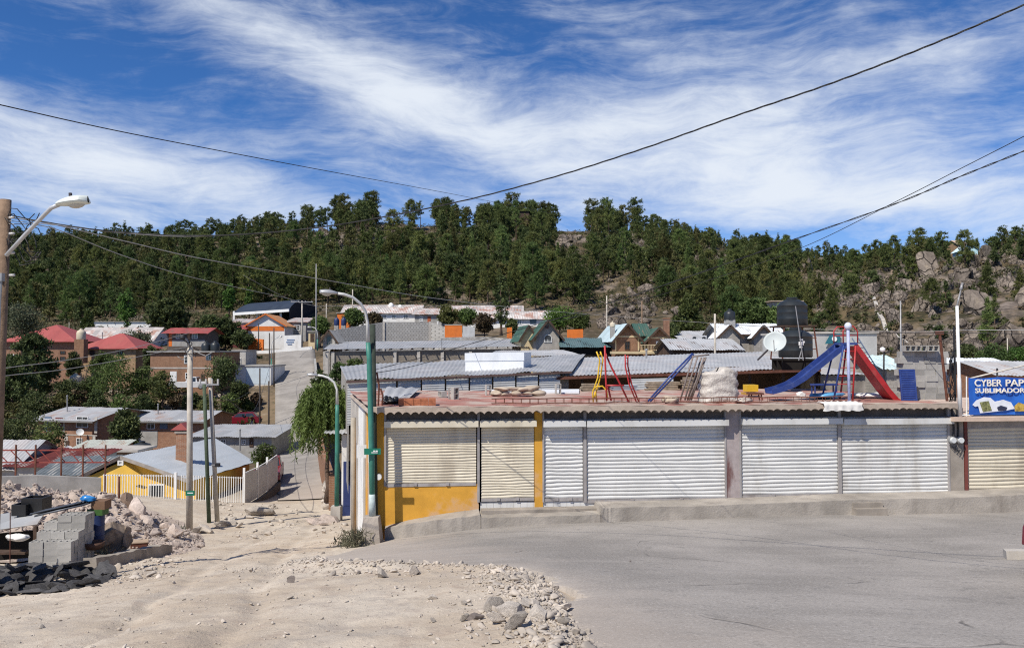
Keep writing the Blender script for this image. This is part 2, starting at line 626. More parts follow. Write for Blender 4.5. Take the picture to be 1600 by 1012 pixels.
def gf(x, y):
    xs, ys, Z = GR['g']
    i = int(np.clip(np.searchsorted(xs, x) - 1, 0, len(xs) - 2))
    j = int(np.clip(np.searchsorted(ys, y) - 1, 0, len(ys) - 2))
    a, b = (x - xs[i]) / (xs[i + 1] - xs[i]), (y - ys[j]) / (ys[j + 1] - ys[j])
    return float((Z[j, i] * (1 - a) + Z[j, i + 1] * a) * (1 - b) + (Z[j + 1, i] * (1 - a) + Z[j + 1, i + 1] * a) * b)


def axis(segs):
    out = [segs[0][0]]
    for a, b, st in segs:
        n = max(1, int(round((b - a) / st)))
        out += list(np.linspace(a, b, n + 1)[1:])
    return np.array(out)


def ground_material():
    t = NT('earth')
    g = t.n('ShaderNodeNewGeometry')
    pos = g.outputs['Position']
    sp = t.n('ShaderNodeSeparateXYZ', {0: pos})
    nz = t.n('ShaderNodeSeparateXYZ', {0: g.outputs['Normal']}).outputs[2]
    n1 = t.noise(pos, .35, 7, .62)
    n2 = t.noise(pos, 3.2, 7, .65)
    n3 = t.noise(pos, 17., 5, .7)
    dirt = t.mix(t.ramp(n1, .36, .64), (.45, .375, .29), (.555, .485, .395))
    dirt = t.mix(t.math('MULTIPLY', t.ramp(n2, .48, .68), .5), dirt, (.36, .275, .215))
    dirt = t.mix(t.math('MULTIPLY', t.ramp(n3, .56, .7), .55), dirt, (.27, .22, .18))
    n5 = t.noise(pos, 48., 4, .75)
    dirt = t.mix(t.math('MULTIPLY', t.ramp(n3, .4, .28), .4), dirt, (.66, .58, .5))
    dirt = t.mix(t.math('MULTIPLY', t.ramp(n5, .55, .68), .5), dirt, (.3, .25, .2))
    dirt = t.mix(t.math('MULTIPLY', t.ramp(t.noise(pos, .8, 6, .7), .5, .64), .4), dirt, (.40, .365, .32))
    # slopes of the valley: dry grass, leaf litter, bare earth
    m1 = t.noise(pos, .11, 6, .65)
    m2 = t.noise(pos, .9, 6, .7)
    val = t.mix(t.ramp(m1, .4, .6), (.075, .058, .036), (.19, .14, .088))
    val = t.mix(t.math('MULTIPLY', t.ramp(m2, .54, .68), .7), val, (.3, .24, .185))
    val = t.mix(t.math('MULTIPLY', t.ramp(m2, .47, .3), .7), val, (.05, .055, .028))
    # hill: rock, rubble, scrub
    h1 = t.noise(pos, .06, 7, .7)
    h2 = t.noise(pos, .5, 7, .72)
    rock = t.mix(t.ramp(h2, .35, .65), (.085, .07, .06), (.24, .2, .17))
    rock = t.mix(t.math('MULTIPLY', t.ramp(t.noise(pos, .23, 6, .7), .52, .66), .7), rock, (.3, .21, .15))
    litter = t.mix(t.ramp(h2, .4, .62), (.035, .034, .018), (.14, .105, .06))
    fr = t.ramp(t.math('ADD', t.math('MULTIPLY', h1, .9), t.math('MULTIPLY', t.math('SUBTRACT', 1., nz), .7)), .45, .6)
    hill = t.mix(fr, litter, rock)
    yv = t.math('ADD', sp.outputs[1], t.math('MULTIPLY', t.math('SUBTRACT', n1, .5), 14.))
    rt = t.math('MULTIPLY', t.ramp(sp.outputs[0], 20., 70.), 60.)
    yv2 = t.math('ADD', yv, rt)
    c = t.mix(t.ramp(yv, 44., 58.), dirt, val)
    c = t.mix(t.ramp(yv2, 150., 185.), c, hill)
    b = t.math('ADD', t.math('MULTIPLY', n2, .5), t.math('ADD', t.math('MULTIPLY', n3, .6), t.math('MULTIPLY', n5, .25)))
    b2 = t.math('ADD', b, t.math('MULTIPLY', t.math('MULTIPLY', h2, t.ramp(yv2, 60., 150.)), 20.))
    return t.done(c, .95, b2, .6, .05, 0, .15)


def build_ground():
    ys = axis([(-30, 2, 2), (2, 6, .4), (6, 24, .09), (24, 42, .22), (42, 60, .6), (60, 150, 1.2), (150, 400, 2.6), (400, 700, 15)])
    xs = axis([(-440, -260, 12), (-260, -60, 2.8), (-60, -24, .8), (-24, -15, .3), (-15, 2, .09), (2, 6, .2), (6, 40, 1.2), (40, 200, 2.2), (200, 440, 12)])
    X, Y = np.meshgrid(xs, ys)
    Z = zg(X, Y)
    GR['g'] = (xs, ys, Z)
    n, k = X.shape
    V = np.stack([X.ravel(), Y.ravel(), Z.ravel()], 1)
    i = (np.arange(n - 1)[:, None] * k + np.arange(k - 1)[None]).ravel()
    Fc = np.stack([i, i + 1, i + k + 1, i + k], 1)
    o = npmesh('ground', V, Fc, [ground_material()], smooth=True)
    tag(o, 'pale dirt lane and valley floor rising into the rocky hillside', kind='structure')
    return o


build_ground()


def asphalt_material():
    t = NT('worn_asphalt')
    pos = t.n('ShaderNodeNewGeometry').outputs['Position']
    n1 = t.noise(pos, .3, 7, .65)
    n2 = t.noise(t.n('ShaderNodeMapping', {'Vector': pos, 'Scale': (.12, .8, 1), 'Rotation': (0, 0, R(6))}).outputs[0], 1.4, 7, .65)
    n3 = t.noise(pos, 26., 4, .8)
    n4 = t.noise(pos, 2.4, 7, .7)
    c = t.mix(t.ramp(n1, .35, .65), (.235, .217, .196), (.345, .318, .288))
    c = t.mix(t.math('MULTIPLY', t.ramp(n2, .52, .74), .38), c, (.40, .37, .335))
    c = t.mix(t.math('MULTIPLY', t.ramp(n2, .46, .3), .4), c, (.2, .185, .175))
    c = t.mix(t.math('MULTIPLY', t.ramp(n4, .54, .68), .6), c, (.175, .165, .152))
    c = t.mix(t.math('MULTIPLY', t.ramp(n3, .53, .66), .75), c, (.47, .44, .41))
    c = t.mix(t.math('MULTIPLY', t.ramp(n3, .45, .33), .7), c, (.12, .11, .105))
    # long thin cracks
    wn = t.n('ShaderNodeTexNoise', {'Vector': pos, 'Scale': .8, 'Detail': 4.})
    wv = t.n('ShaderNodeVectorMath', {0: wn.outputs[1], 1: (.8, .8, 0), 2: pos}, operation='MULTIPLY_ADD')
    vo = t.n('ShaderNodeTexVoronoi', {'Vector': wv.outputs[0], 'Scale': .23}, feature='DISTANCE_TO_EDGE')
    cr = t.math('MULTIPLY', t.ramp(vo.outputs[0], .006, .001), t.ramp(t.noise(pos, .5, 3), .5, .62))
    c = t.mix(t.math('MULTIPLY', cr, .7), c, (.08, .075, .07))
    # dust from the dirt lane blown over the edge
    sp = t.n('ShaderNodeSeparateXYZ', {0: pos})
    du = t.ramp(t.math('SUBTRACT', t.math('ADD', sp.outputs[0], t.math('MULTIPLY', t.noise(pos, .9, 5), 3.)), t.math('MULTIPLY', sp.outputs[1], -.32)), 7.6, 4.5)
    c = t.mix(t.math('MULTIPLY', du, .5), c, (.47, .4, .335))
    b = t.math('SUBTRACT', t.math('ADD', n3, t.math('MULTIPLY', n4, .6)), t.math('MULTIPLY', cr, 1.5))
    return t.done(c, .93, b, .55, .018, 0, .2)


ASPH = asphalt_material()


def build_road():
    ys = axis([(-12, 5, 1.), (5, 24.2, .07)])
    V, Fc = [], []
    fr = np.concatenate([[0, .0008, .003, .007, .013, .02, .03, .045, .065, .09], np.linspace(.12, 1, 46)])
    k = len(fr) + 1
    ex = edge_x(ys) + (fbm(ys * 1.1, ys * 0, 5, 5) * 1.1 + fbm(ys * 6, ys * 0 + 3, 15, 3) * .34) * sstep(22, 18, ys)
    rows = []
    for y, e in zip(ys, ex):
        x = e + fr * (48 - e)
        z = zs(x, np.full_like(x, y)) + .03 + fbm(x * 1.2, np.full_like(x, y) * 1.2, 8, 3) * .025 - .03 * np.exp(-(x - e) / .12)
        r = np.stack([x, np.full_like(x, y), z], 1)
        r = np.concatenate([[[e - .05, y, z[0] - .22]], r])
        rows.append(r)
    V = np.concatenate(rows)
    n = len(ys)
    i = (np.arange(n - 1)[:, None] * k + np.arange(k - 1)[None]).ravel()
    Fc = np.stack([i, i + 1, i + k + 1, i + k], 1)
    o = npmesh('road', V, Fc, [ASPH], smooth=True)
    tag(o, 'worn grey asphalt road with a broken edge in front of the shops', kind='structure')


build_road()


def build_street():
    t = NT('pale_concrete_street')
    pos = t.n('ShaderNodeNewGeometry').outputs['Position']
    n1 = t.noise(pos, .4, 7, .65)
    n2 = t.noise(pos, 3., 6, .7)
    c = t.mix(t.ramp(n1, .35, .65), (.23, .212, .192), (.31, .288, .262))
    c = t.mix(t.math('MULTIPLY', t.ramp(n2, .52, .7), .5), c, (.18, .165, .15))
    sp = t.n('ShaderNodeSeparateXYZ', {0: pos})
    j = t.math('FRACT', t.math('DIVIDE', sp.outputs[1], 4.5))
    c = t.mix(t.math('MULTIPLY', t.ramp(t.math('ABSOLUTE', t.math('SUBTRACT', j, .5)), .012, .004), .6), c, (.09, .085, .08))
    c = t.mix(t.math('MULTIPLY', t.ramp(sp.outputs[1], 60., 44.), .7), c, (.46, .39, .33))
    m = t.done(c, .93, n2, .4, .02, 0, .2)
    ys = axis([(45, 148, .8)])
    rows = []
    for y in ys:
        a, b = np.interp(y, ST[:, 0], ST[:, 1]), np.interp(y, ST[:, 0], ST[:, 2])
        if y < 50:
            a += .25 * vnoise(np.array([y * 2.]), np.array([0.]), 3)[0]
        x = np.linspace(a, b, 9)
        z = zs(x, np.full_like(x, y)) + .07
        r = np.stack([x, np.full_like(x, y), z], 1)
        r = np.concatenate([[[a - .02, y, z[0] - .4]], r, [[b + .02, y, z[-1] - .4]]])
        rows.append(r)
    V = np.concatenate(rows)
    k = 11
    n = len(ys)
    i = (np.arange(n - 1)[:, None] * k + np.arange(k - 1)[None]).ravel()
    o = npmesh('street', V, np.stack([i, i + 1, i + k + 1, i + k], 1), [m], smooth=False)
    tag(o, 'straight grey concrete street climbing the far side of the valley', kind='structure')


build_street()
# ------------------------------------------------------------------ vegetation
BARK = mat('pine_bark', (.11, .075, .055), .95, .35, 6., bump=.6, bscale=12, bdist=.05)
PINE = leafmat('pine_needles', (.058, .084, .025), (.18, .212, .064), .45, .3, .035)
OAK = leafmat('oak_leaves', (.05, .066, .02), (.165, .175, .055), .4, .28, .035)
BROAD = leafmat('broad_leaves', (.04, .065, .018), (.13, .18, .05), .3, .3, .02)
WILLOW = leafmat('drooping_leaves', (.07, .115, .025), (.19, .27, .075), .1, .35, .01)
DRYLEAF = leafmat('dry_scrub_leaves', (.07, .05, .028), (.17, .125, .07), .3, .2, .02)
SCRUB = leafmat('scrub_leaves', (.035, .045, .016), (.12, .11, .045), .3, .25, .03)


def blades(P, D, L, Wd):
    """one triangle per blade, P base, D direction"""
    n = len(P)
    side = np.cross(D, nr.normal(size=(n, 3)))
    side /= np.linalg.norm(side, axis=1)[:, None] + 1e-9
    V = np.stack([P - side * Wd[:, None] / 2, P + side * Wd[:, None] / 2, P + D * L[:, None]], 1).reshape(-1, 3)
    return V, np.arange(3 * n).reshape(-1, 3)


def leaves(P, L, Wd, up=.4):
    n = len(P)
    N = nr.normal(size=(n, 3))
    N[:, 2] += up
    N /= np.linalg.norm(N, axis=1)[:, None]
    A = np.cross(N, nr.normal(size=(n, 3)))
    A /= np.linalg.norm(A, axis=1)[:, None] + 1e-9
    B = np.cross(N, A)
    L, Wd = L[:, None] / 2, Wd[:, None] / 2
    V = np.stack([P - A * L, P + B * Wd, P + A * L, P - B * Wd], 1).reshape(-1, 3)
    return V, np.arange(4 * n).reshape(-1, 4)


def unit(n, up=0.):
    d = nr.normal(size=(n, 3))
    d[:, 2] += up
    return d / np.linalg.norm(d, axis=1)[:, None]


def pine_crown(H=12., hb=.25, Rm=2.6, shape='round', nb=64, tuft=17, blade=.72, wid=.14, per=3.2):
    C = []
    t = np.sort(nr.rand(nb)) ** .9
    for q in t:
        h = H * (hb + (1 - hb) * q)
        if shape == 'cone':
            rr = Rm * (1.02 - q) ** .8
        elif shape == 'flat':
            rr = Rm * (.35 + 1.1 * q * (1.25 - q) * 1.6) * (1 if q < .9 else .7)
        else:
            rr = Rm * math.sqrt(max(.05, 1 - ((q - .38) / .66) ** 2))
        rr *= .6 + .55 * nr.rand()
        a = nr.rand() * 6.283
        k = max(1, int(per * rr / 2 + nr.rand()))
        for j in range(k):
            s = (.35 + .65 * (j + nr.rand() * .7) / k)
            C.append((rr * s * math.cos(a + nr.normal() * .12), rr * s * math.sin(a + nr.normal() * .12), h + .25 * rr * s * (nr.rand() - .25) + nr.normal() * .12))
    C.append((0, 0, H))
    C = np.array(C)
    m = len(C)
    P = np.repeat(C, tuft, 0)
    rad = P.copy()
    rad[:, 2] = .35 * Rm
    rad /= np.linalg.norm(rad, axis=1)[:, None] + 1e-6
    D = unit(m * tuft, .35) + rad * .45
    D /= np.linalg.norm(D, axis=1)[:, None]
    P = P + nr.normal(size=P.shape) * .16
    return blades(P, D, blade * (.6 + .7 * nr.rand(m * tuft)), wid * (.7 + .7 * nr.rand(m * tuft)))


def trunk_mb(H, r, lean=.0, limbs=(), n=7):
    b = MB()
    k = 7
    lx, ly = rnd.gauss(0, .02) * H, rnd.gauss(0, .02) * H
    pts = [Vector((lx * (i / k) ** 2 + .04 * math.sin(i * 2.1), ly * (i / k) ** 2, H * .97 * i / k - .3)) for i in range(k + 1)]
    b.tube(pts, [r * (1.35 if i == 0 else 1 - .88 * i / k) for i in range(k + 1)], n)
    for z, a, L in limbs:
        p = Vector((lx * (z / H) ** 2, ly * (z / H) ** 2, z))
        q = p + Vector((math.cos(a) * L, math.sin(a) * L, L * .35))
        b.tube([p, (p + q) / 2 + Vector((0, 0, .06 * L)), q], [r * .36, r * .25, r * .08], 5)
    return b


def tri_to_obj(name, VF, mt, parent):
    return npmesh(name, VF[0], VF[1], [mt], parent=parent)


HIDE = []
PV = []
for i, (H, hb, Rm, sh, nb) in enumerate([(13, .18, 3.7, 'round', 100), (11, .1, 3.3, 'cone', 100), (14, .28, 3.4, 'round', 86), (9, .08, 3.2, 'round', 80), (15, .45, 3.5, 'flat', 60), (12, .22, 2.7, 'cone', 80), (10, .12, 4.0, 'round', 104), (14, .5, 2.8, 'round', 46)]):
    crown = pine_crown(H, hb, Rm, sh, nb)
    lo = pine_crown(H, hb, Rm, sh, int(nb * .55), 9, 1.1, .34, 2.6)
    tr = trunk_mb(H, .2 + .006 * H, limbs=[(H * (hb + .1 * j), j * 2.4 + i, Rm * .7) for j in range(5)])
    PV.append((H, Rm, crown, lo, tr, sh))
PROTO = {}


def pine_tree(kind, loc, s, rz, label, group, name='pine_tree', leaf=None):
    key = (kind, leaf.name if leaf else '')
    root = thing(name, label, 'tree', loc, rz, group)
    root.scale = (s * rnd.uniform(.85, 1.2), s * rnd.uniform(.85, 1.2), s * rnd.uniform(.95, 1.12))
    if key not in PROTO:
        H, Rm, cr, lo, tr, sh = PV[kind]
        t = tr.build('trunk', BARK, root, True, local=True)
        c = tri_to_obj('crown', cr, leaf or PINE, root)
        PROTO[key] = (t.data, c.data)
    else:
        for nm, me in zip(('trunk', 'crown'), PROTO[key]):
            o = bpy.data.objects.new(nm, me)
            COL.objects.link(o)
            o.parent = root
    return root


def interp(tab, x):
    return float(np.interp(x, [a for a, _ in tab], [b for _, b in tab]))


BOTTOM = [(-100, 515), (0, 512), (200, 498), (330, 490), (480, 480), (560, 476), (690, 476), (800, 482), (870, 492), (920, 474), (1050, 480), (1100, 505), (1210, 512), (1300, 535), (1420, 550), (1640, 560)]


CLIFFS = [(635, 352, 46, 16), (505, 372, 20, 14), (893, 378, 26, 22), (985, 385, 22, 14), (1115, 402, 26, 12), (985, 480, 60, 22), (730, 350, 16, 10)]
OPEN = [(1516, 402, 30, 22)]


def forest():
    cand = []
    g = np.random.RandomState(23)
    # jittered lattice so crowns never share a trunk
    for Y in np.arange(100, 440, 5.3):
        for X in np.arange(-.78 * Y, .78 * Y, 5.3):
            x, y = X + g.uniform(-2.2, 2.2), Y + g.uniform(-2.2, 2.2)
            cand.append((x, y))
    cand = np.array(cand)
    z = zg(cand[:, 0], cand[:, 1])
    zsm = zs(cand[:, 0], cand[:, 1])
    keep = []
    for (x, y), zz in zip(cand, z):
        px, py = pix(x, y, zz)
        if px < -60 or px > 1660 or py > interp(BOTTOM, px):
            continue
        if px < 840 and y < 182:
            continue
        d = .86
        if any(abs(px - a) < w and b - h < py < b + h + 26 for a, b, w, h in CLIFFS + OPEN) and g.rand() < .86:
            continue
        if 850 < px < 1060 and py > 425:
            d = .42
        if 1060 <= px < 1250:
            d = .72 if py < 470 else .6
        if 880 < px < 930 and 350 < py < 420:
            d = .35
        if px >= 1250:
            d = .42 if px < 1360 else .2
            if py < 425:
                d = .75
        if 590 < px < 680 and 335 < py < 372:
            d = .35
        if g.rand() > d:
            continue
        s = g.uniform(.5, 1.0)
        if y > 330 and px < 480 or (px > 1000 and y > 300):
            s *= .8
        if px > 1000:
            s *= .88
        if px > 1250:
            s *= .72
        if zz > 55 and g.rand() < .3:
            s *= 1.2
        k = g.choice([0, 1, 1, 2, 3, 5, 5, 6] if py > 380 else [0, 1, 2, 2, 4, 4, 5, 5, 7, 7], 1)[0]
        keep.append((PV[k][0] * s / y, x, y, zz, s, int(k), px, py))
    keep.sort(reverse=True)
    print('forest trees', len(keep))
    for i, (a, x, y, zz, s, k, px, py) in enumerate(keep[:285]):
        if px > 1250:
            lab, grp = 'small green pine growing among the rocks of the right-hand hillside', 'pines among the rocks'
        elif py < 390:
            lab, grp = 'tall dark pine on the crest of the hill against the sky', 'pines on the hill crest'
        else:
            lab, grp = 'dark green pine in the dense forest covering the hillside', 'pines of the hillside forest'
        pine_tree(k, (x, y, zz - .2), s, g.uniform(0, 6.28), lab, grp, leaf=(OAK if g.rand() < .22 else PINE))
    Vs, Fs, Ms, o = [], [], [], 0
    for i, (a, x, y, zz, s, k, px, py) in enumerate(keep[285:]):
        H, Rm, cr, lo, tr, sh = PV[k]
        w = g.uniform(0, 6.28)
        c, q = math.cos(w), math.sin(w)
        M = np.array([[c, -q, 0], [q, c, 0], [0, 0, 1]]) * s
        V = lo[0] @ M.T + (x, y, zz - .2)
        Vs.append(V)
        Fs.append(lo[1] + o)
        Ms.append(np.full(len(lo[1]), 2 if g.rand() < .2 else (1 if g.rand() < .5 else 0)))
        o += len(V)
        h = H * s
        tv = np.array([(x - .2, y, zz - .5), (x + .2, y, zz - .5), (x, y, zz + h * .9), (x, y - .2, zz - .5), (x, y + .2, zz - .5), (x, y, zz + h * .9)])
        Vs.append(tv)
        Fs.append(np.array([[0, 1, 2], [3, 4, 5]]) + o)
        Ms.append(np.full(2, 3))
        o += 6
    if Vs:
        d1 = leafmat('far_needles_dark', (.04, .06, .02), (.12, .15, .05), .0, .2, 0)
        d2 = leafmat('far_needles', (.055, .075, .022), (.165, .19, .058), .0, .2, 0)
        d3 = leafmat('far_needles_olive', (.075, .08, .028), (.2, .19, .07), .0, .2, 0)
        ob = npmesh('distant_forest', np.concatenate(Vs), np.concatenate(Fs), [d1, d2, d3, BARK], np.concatenate(Ms))
        tag(ob, 'smaller pines merging into one wood high on the far hill', kind='stuff')


forest()


def scrub():
    """low bushes over the hill and valley sides, one mass"""
    g = np.random.RandomState(3)
    n = 11000
    Y = np.sqrt(g.uniform(58 ** 2, 380 ** 2, n))
    X = g.uniform(-.75, .75, n) * Y
    px, py = pix(X, Y, zs(X, Y))
    ok = (py < np.interp(px, [a for a, _ in BOTTOM], [b for _, b in BOTTOM]) + 10)
    ok |= (px < 420) & (Y > 88) & (Y < 200) & (g.rand(n) < .8) & (py < 665)
    ok &= street_mask(X, Y, 3) < .1
    X, Y = X[ok], Y[ok]
    Z = zg(X, Y)
    V, Fc, M, o = [], [], [], 0
    for x, y, z in zip(X, Y, Z):
        r = g.uniform(.35, 1.15) if y < 150 else g.uniform(.6, 1.9)
        k = 22 if y > 150 else 30
        P = unit(k, .4) * r * (g.rand(k)[:, None] ** .4) * (1, 1, .75) + (x, y, z + r * .35)
        v, f = leaves(P, g.uniform(.3, .6, k) * (1 + .3 * r), g.uniform(.2, .4, k))
        V.append(v)
        Fc.append(f + o)
        M.append(np.full(len(f), g.choice([0, 0, 1, 2])))
        o += len(v)
    ob = npmesh('hillside_scrub', np.concatenate(V), np.concatenate(Fc), [leafmat('scrub_green', (.03, .042, .014), (.1, .105, .04), 0, .25, 0), leafmat('scrub_dry', (.08, .06, .03), (.2, .15, .085), 0, .2, 0), leafmat('scrub_olive', (.05, .055, .022), (.14, .135, .06), 0, .2, 0)], np.concatenate(M))
    tag(ob, 'low dry scrub and bushes scattered over the slopes', kind='stuff')


scrub()


# ------------------------------------------------------------------ rocks
def rock_arrays(seed, sub=2, cuts=9, rough=.06, ang=False):
    import bmesh
    bm = bmesh.new()
    bmesh.ops.create_icosphere(bm, subdivisions=sub, radius=1.)
    V = np.array([v.co[:] for v in bm.verts])
    Fc = np.array([[v.index for v in f.verts] for f in bm.faces])
    bm.free()
    g = np.random.RandomState(seed)
    for i in range(cuts):
        n = g.normal(size=3)
        n /= np.linalg.norm(n)
        d = g.uniform(.3, .72) if ang else g.uniform(.45, .85)
        s = V @ n
        m = s > d
        V[m] -= np.outer(s[m] - d, n) * (1. if ang else .93)
    if ang:
        q = V * 2.3 + seed
        V = V * (1 + rough * 6 * (fbm(q[:, 0] + q[:, 2] * .7, q[:, 1] - q[:, 2] * .6, seed, 4))[:, None])
    V = V * (1 + rough * (.3 if ang else 1) * g.normal(size=(len(V), 1)))
    if ang:
        V = V / np.abs(V).max() * 1.05
    V *= g.uniform(.75, 1.25, 3)
    return V, Fc


ROCKS = [rock_arrays(100 + i, 4 if i < 6 else 2, 16 if i < 6 else 11, .035 if i < 6 else .02, True) for i in range(12)]
def granite():
    t = NT('hill_rock')
    v = t.obj()
    oi = t.n('ShaderNodeObjectInfo')
    vv = t.n('ShaderNodeVectorMath', {0: v, 1: t.n('ShaderNodeCombineXYZ', {0: t.math('MULTIPLY', oi.outputs['Random'], 40.)}).outputs[0]}, operation='ADD').outputs[0]
    n1 = t.noise(vv, .9, 7, .68)
    n2 = t.noise(t.n('ShaderNodeMapping', {'Vector': vv, 'Scale': (1, 1, .22)}).outputs[0], 2.2, 7, .7)
    c = t.mix(t.ramp(n1, .33, .66), (.09, .073, .06), (.27, .225, .185))
    c = t.mix(t.math('MULTIPLY', t.ramp(n2, .5, .66), .75), c, (.045, .038, .034))
    c = t.mix(t.math('MULTIPLY', t.ramp(t.noise(vv, 2.7, 6, .7), .55, .66), .6), c, (.33, .27, .2))
    wv = t.n('ShaderNodeVectorMath', {0: t.n('ShaderNodeTexNoise', {'Vector': vv, 'Scale': 1.5, 'Detail': 4.}).outputs[1], 1: (.7, .7, .7), 2: vv}, operation='MULTIPLY_ADD').outputs[0]
    vo = t.n('ShaderNodeTexVoronoi', {'Vector': wv, 'Scale': 1.1}, feature='DISTANCE_TO_EDGE').outputs[0]
    cr = t.ramp(vo, .05, .0)
    c = t.mix(t.math('MULTIPLY', cr, .8), c, (.02, .017, .015))
    hs = t.n('ShaderNodeHueSaturation', {'Color': c, 'Value': t.math('MULTIPLY_ADD', oi.outputs['Random'], .6, .7)}).outputs[0]
    b = t.math('SUBTRACT', t.math('ADD', n1, n2), t.math('MULTIPLY', cr, .8))
    return t.done(hs, .95, b, 1., .35, 0, .15)


GRANITE = granite()
MEROCK = []


def boulders():
    g = np.random.RandomState(8)
    for V, Fc in ROCKS[:6]:
        o = npmesh('boulder', V, Fc, [GRANITE], smooth=True)
        o.data.set_sharp_from_angle(angle=R(22))
        MEROCK.append(o.data)
        bpy.data.objects.remove(o)
    spots = []
    for i in range(1500):
        Y = g.uniform(100, 250)
        px = g.uniform(1180, 1640)
        if px < 1360 and g.rand() < .75:
            continue
        X = (px - CX) / F * Y
        z = gf(X, Y)
        a, b = pix(X, Y, z)
        if 408 < b < 562:
            spots.append((X, Y, z, g.uniform(.6, 1.8) * (1 if g.rand() < .8 else 2.1), 'grey boulder among the rocks of the right-hand hillside', 'boulders of the right-hand hillside'))
        if len(spots) >= 205:
            break
    for px, py, Y, n, lab in [(a, b, interp([(334, 345), (350, 322), (372, 315), (402, 285), (480, 185)], b), int(w / 2.9), 'grey crag rock showing between pines near the hill crest' if b < 375 else 'pale rock showing between the pines of the middle slope') for a, b, w, h in CLIFFS]:
        for i in range(n):
            p = W(px + g.normal() * 20, py, Y + g.normal() * 12)
            spots.append((p.x, p.y, gf(p.x, p.y), g.uniform(1.2, 3.4) * (1 if Y > 200 else .45), lab, 'rocks on the forest slope'))
    for X, Y, z, s, lab, grp in spots:
        o = bpy.data.objects.new('boulder', MEROCK[g.randint(6)])
        COL.objects.link(o)
        o.location = (X, Y, z + s * .05)
        o.scale = (s * g.uniform(.8, 1.3), s * g.uniform(.8, 1.2), s * g.uniform(.75, 1.7))
        o.rotation_euler = (g.uniform(-.3, .3), g.uniform(-.3, .3), g.uniform(0, 6.28))
        tag(o, lab, 'boulder', grp)


boulders()


def scree():
    """broken rock between the boulders, too many to count"""
    g = np.random.RandomState(71)
    V, Fc, o = [], [], 0
    small = [rock_arrays(400 + i, 1 if i % 2 else 2, 9, .03, True) for i in range(6)]
    spots = [(g.uniform(1290, 1640), g.uniform(402, 560), None) for i in range(5200)]
    spots += [(a + g.normal() * w * .7, b + g.normal() * h * .8, 1) for a, b, w, h in CLIFFS for i in range(70)]
    Yr = np.linspace(100, 345, 120)
    for px, py, c in spots:
        # first ground point met along this direction
        X = (px - CX) / F * Yr
        b = pix(X, Yr, zs(X, Yr))[1]
        k = np.nonzero(b < py)[0]
        if len(k) == 0:
            continue
        y = Yr[k[0]] + g.normal() * 1.5
        x = (px - CX) / F * y
        if vnoise(np.array([x * .06]), np.array([y * .06]), 9)[0] < .36 and c is None:
            continue
        s = min(3.2, .35 + g.exponential(.5)) * (1 if c is None else 1.9)
        rv, rf = small[g.randint(6)]
        a = g.uniform(0, 6.28)
        ca, sa = math.cos(a), math.sin(a)
        v = (rv * (s * .6, s * .5, s * g.uniform(.4, .8))) @ np.array([[ca, sa, 0], [-sa, ca, 0], [0, 0, 1]]) + (x, y, gf(x, y) + .05 * s)
        V.append(v)
        Fc.append(rf + o)
        o += len(v)
    ob = npmesh('scree', np.concatenate(V), np.concatenate(Fc), [GRANITE])
    tag(ob, 'broken grey-brown rock littering the steep slope between the boulders', kind='stuff')


scree()
# ------------------------------------------------------------------ shop block
FA, FB = W(590, 640, 23.2), W(1500, 640, 25.0)
FD = Vector((FB.x - FA.x, FB.y - FA.y, 0)).normalized()
FN = Vector((FD.y, -FD.x, 0))            # towards the road
FRZ = math.atan2(FD.y, FD.x)


def fl(px, py, off=0.):
    """(along, height) of the point seen at (px, py) on the plane `off` in front of the shop front"""
    d = W(px, py, 1.) - EYE
    o = Vector((FA.x, FA.y, 0)) + FN * off
    t = ((o - Vector((EYE.x, EYE.y, 0))).dot(FN)) / Vector((d.x, d.y, 0)).dot(FN)
    p = EYE + d * t
    return (p - o).dot(FD), p.z


def FP(a, off, z):
    """world point: a along the shop front, off towards the road, height z"""
    p = Vector((FA.x, FA.y, 0)) + FD * a + FN * off
    p.z = z
    return p


def fbox(b, a0, a1, o0, o1, z0, z1, m=0):
    c = FP((a0 + a1) / 2, (o0 + o1) / 2, (z0 + z1) / 2)
    return b.obox(c, FD * (a1 - a0) / 2, FN * (o1 - o0) / 2, Vector((0, 0, (z1 - z0) / 2)), m)


ZD = W(1000, 634, 23.4).z               # top of the roof deck
SLAB = .17
EO, DD = .46, 8.6                     # eave overhang and depth of the roof deck
YEL = mat('ochre_plaster', (.62, .32, .045), .85, .1, 2., (.55, .36, .22), .85, .5, False, .35, 60, .006, thr=(.53, .63))
CONC = mat('weathered_concrete', (.30, .265, .225), .92, .2, 1.6, (.13, .115, .10), .6, .9, True, .5, 35, .01)
CONCP = mat('pale_concrete', (.42, .39, .35), .92, .14, 1.6, (.22, .2, .18), .5, 1.1, True, .4, 35, .01)
MAROON = mat('maroon_and_whitewash', (.36, .31, .3), .85, .15, 3., (.13, .05, .045), .9, .7, True, .3, 50, .006, thr=(.47, .56))
SHW = mat('white_shutter_paint', (.60, .60, .58), .5, .07, 1.2, (.37, .34, .29), .65, .8, True, 0, spec=.45)
SHC = mat('cream_shutter_paint', (.62, .565, .445), .5, .07, 1.2, (.38, .325, .245), .65, .8, True, 0, spec=.45)
RAIL = mat('shutter_rail_grey', (.33, .31, .3), .6, .15, 3., (.16, .12, .1), .5, 2., True, .1)
DARK = flat('dark_void', (.02, .018, .016), .95, .1)
RUST = mat('rusty_iron', (.14, .055, .035), .8, .3, 6., (.06, .03, .025), .6, 3., False, .3, 60, .004)
STEEL = mat('grey_steel', (.3, .3, .3), .5, .15, 4., (.16, .1, .07), .4, 2., False, .1, metal=.3)
TILE = brickmat('white_tile', (.68, .68, .66), (.62, .62, .6), (.4, .38, .36), .2, .3, .008, (.5, .46, .4), .4, .2, .5, 0.)
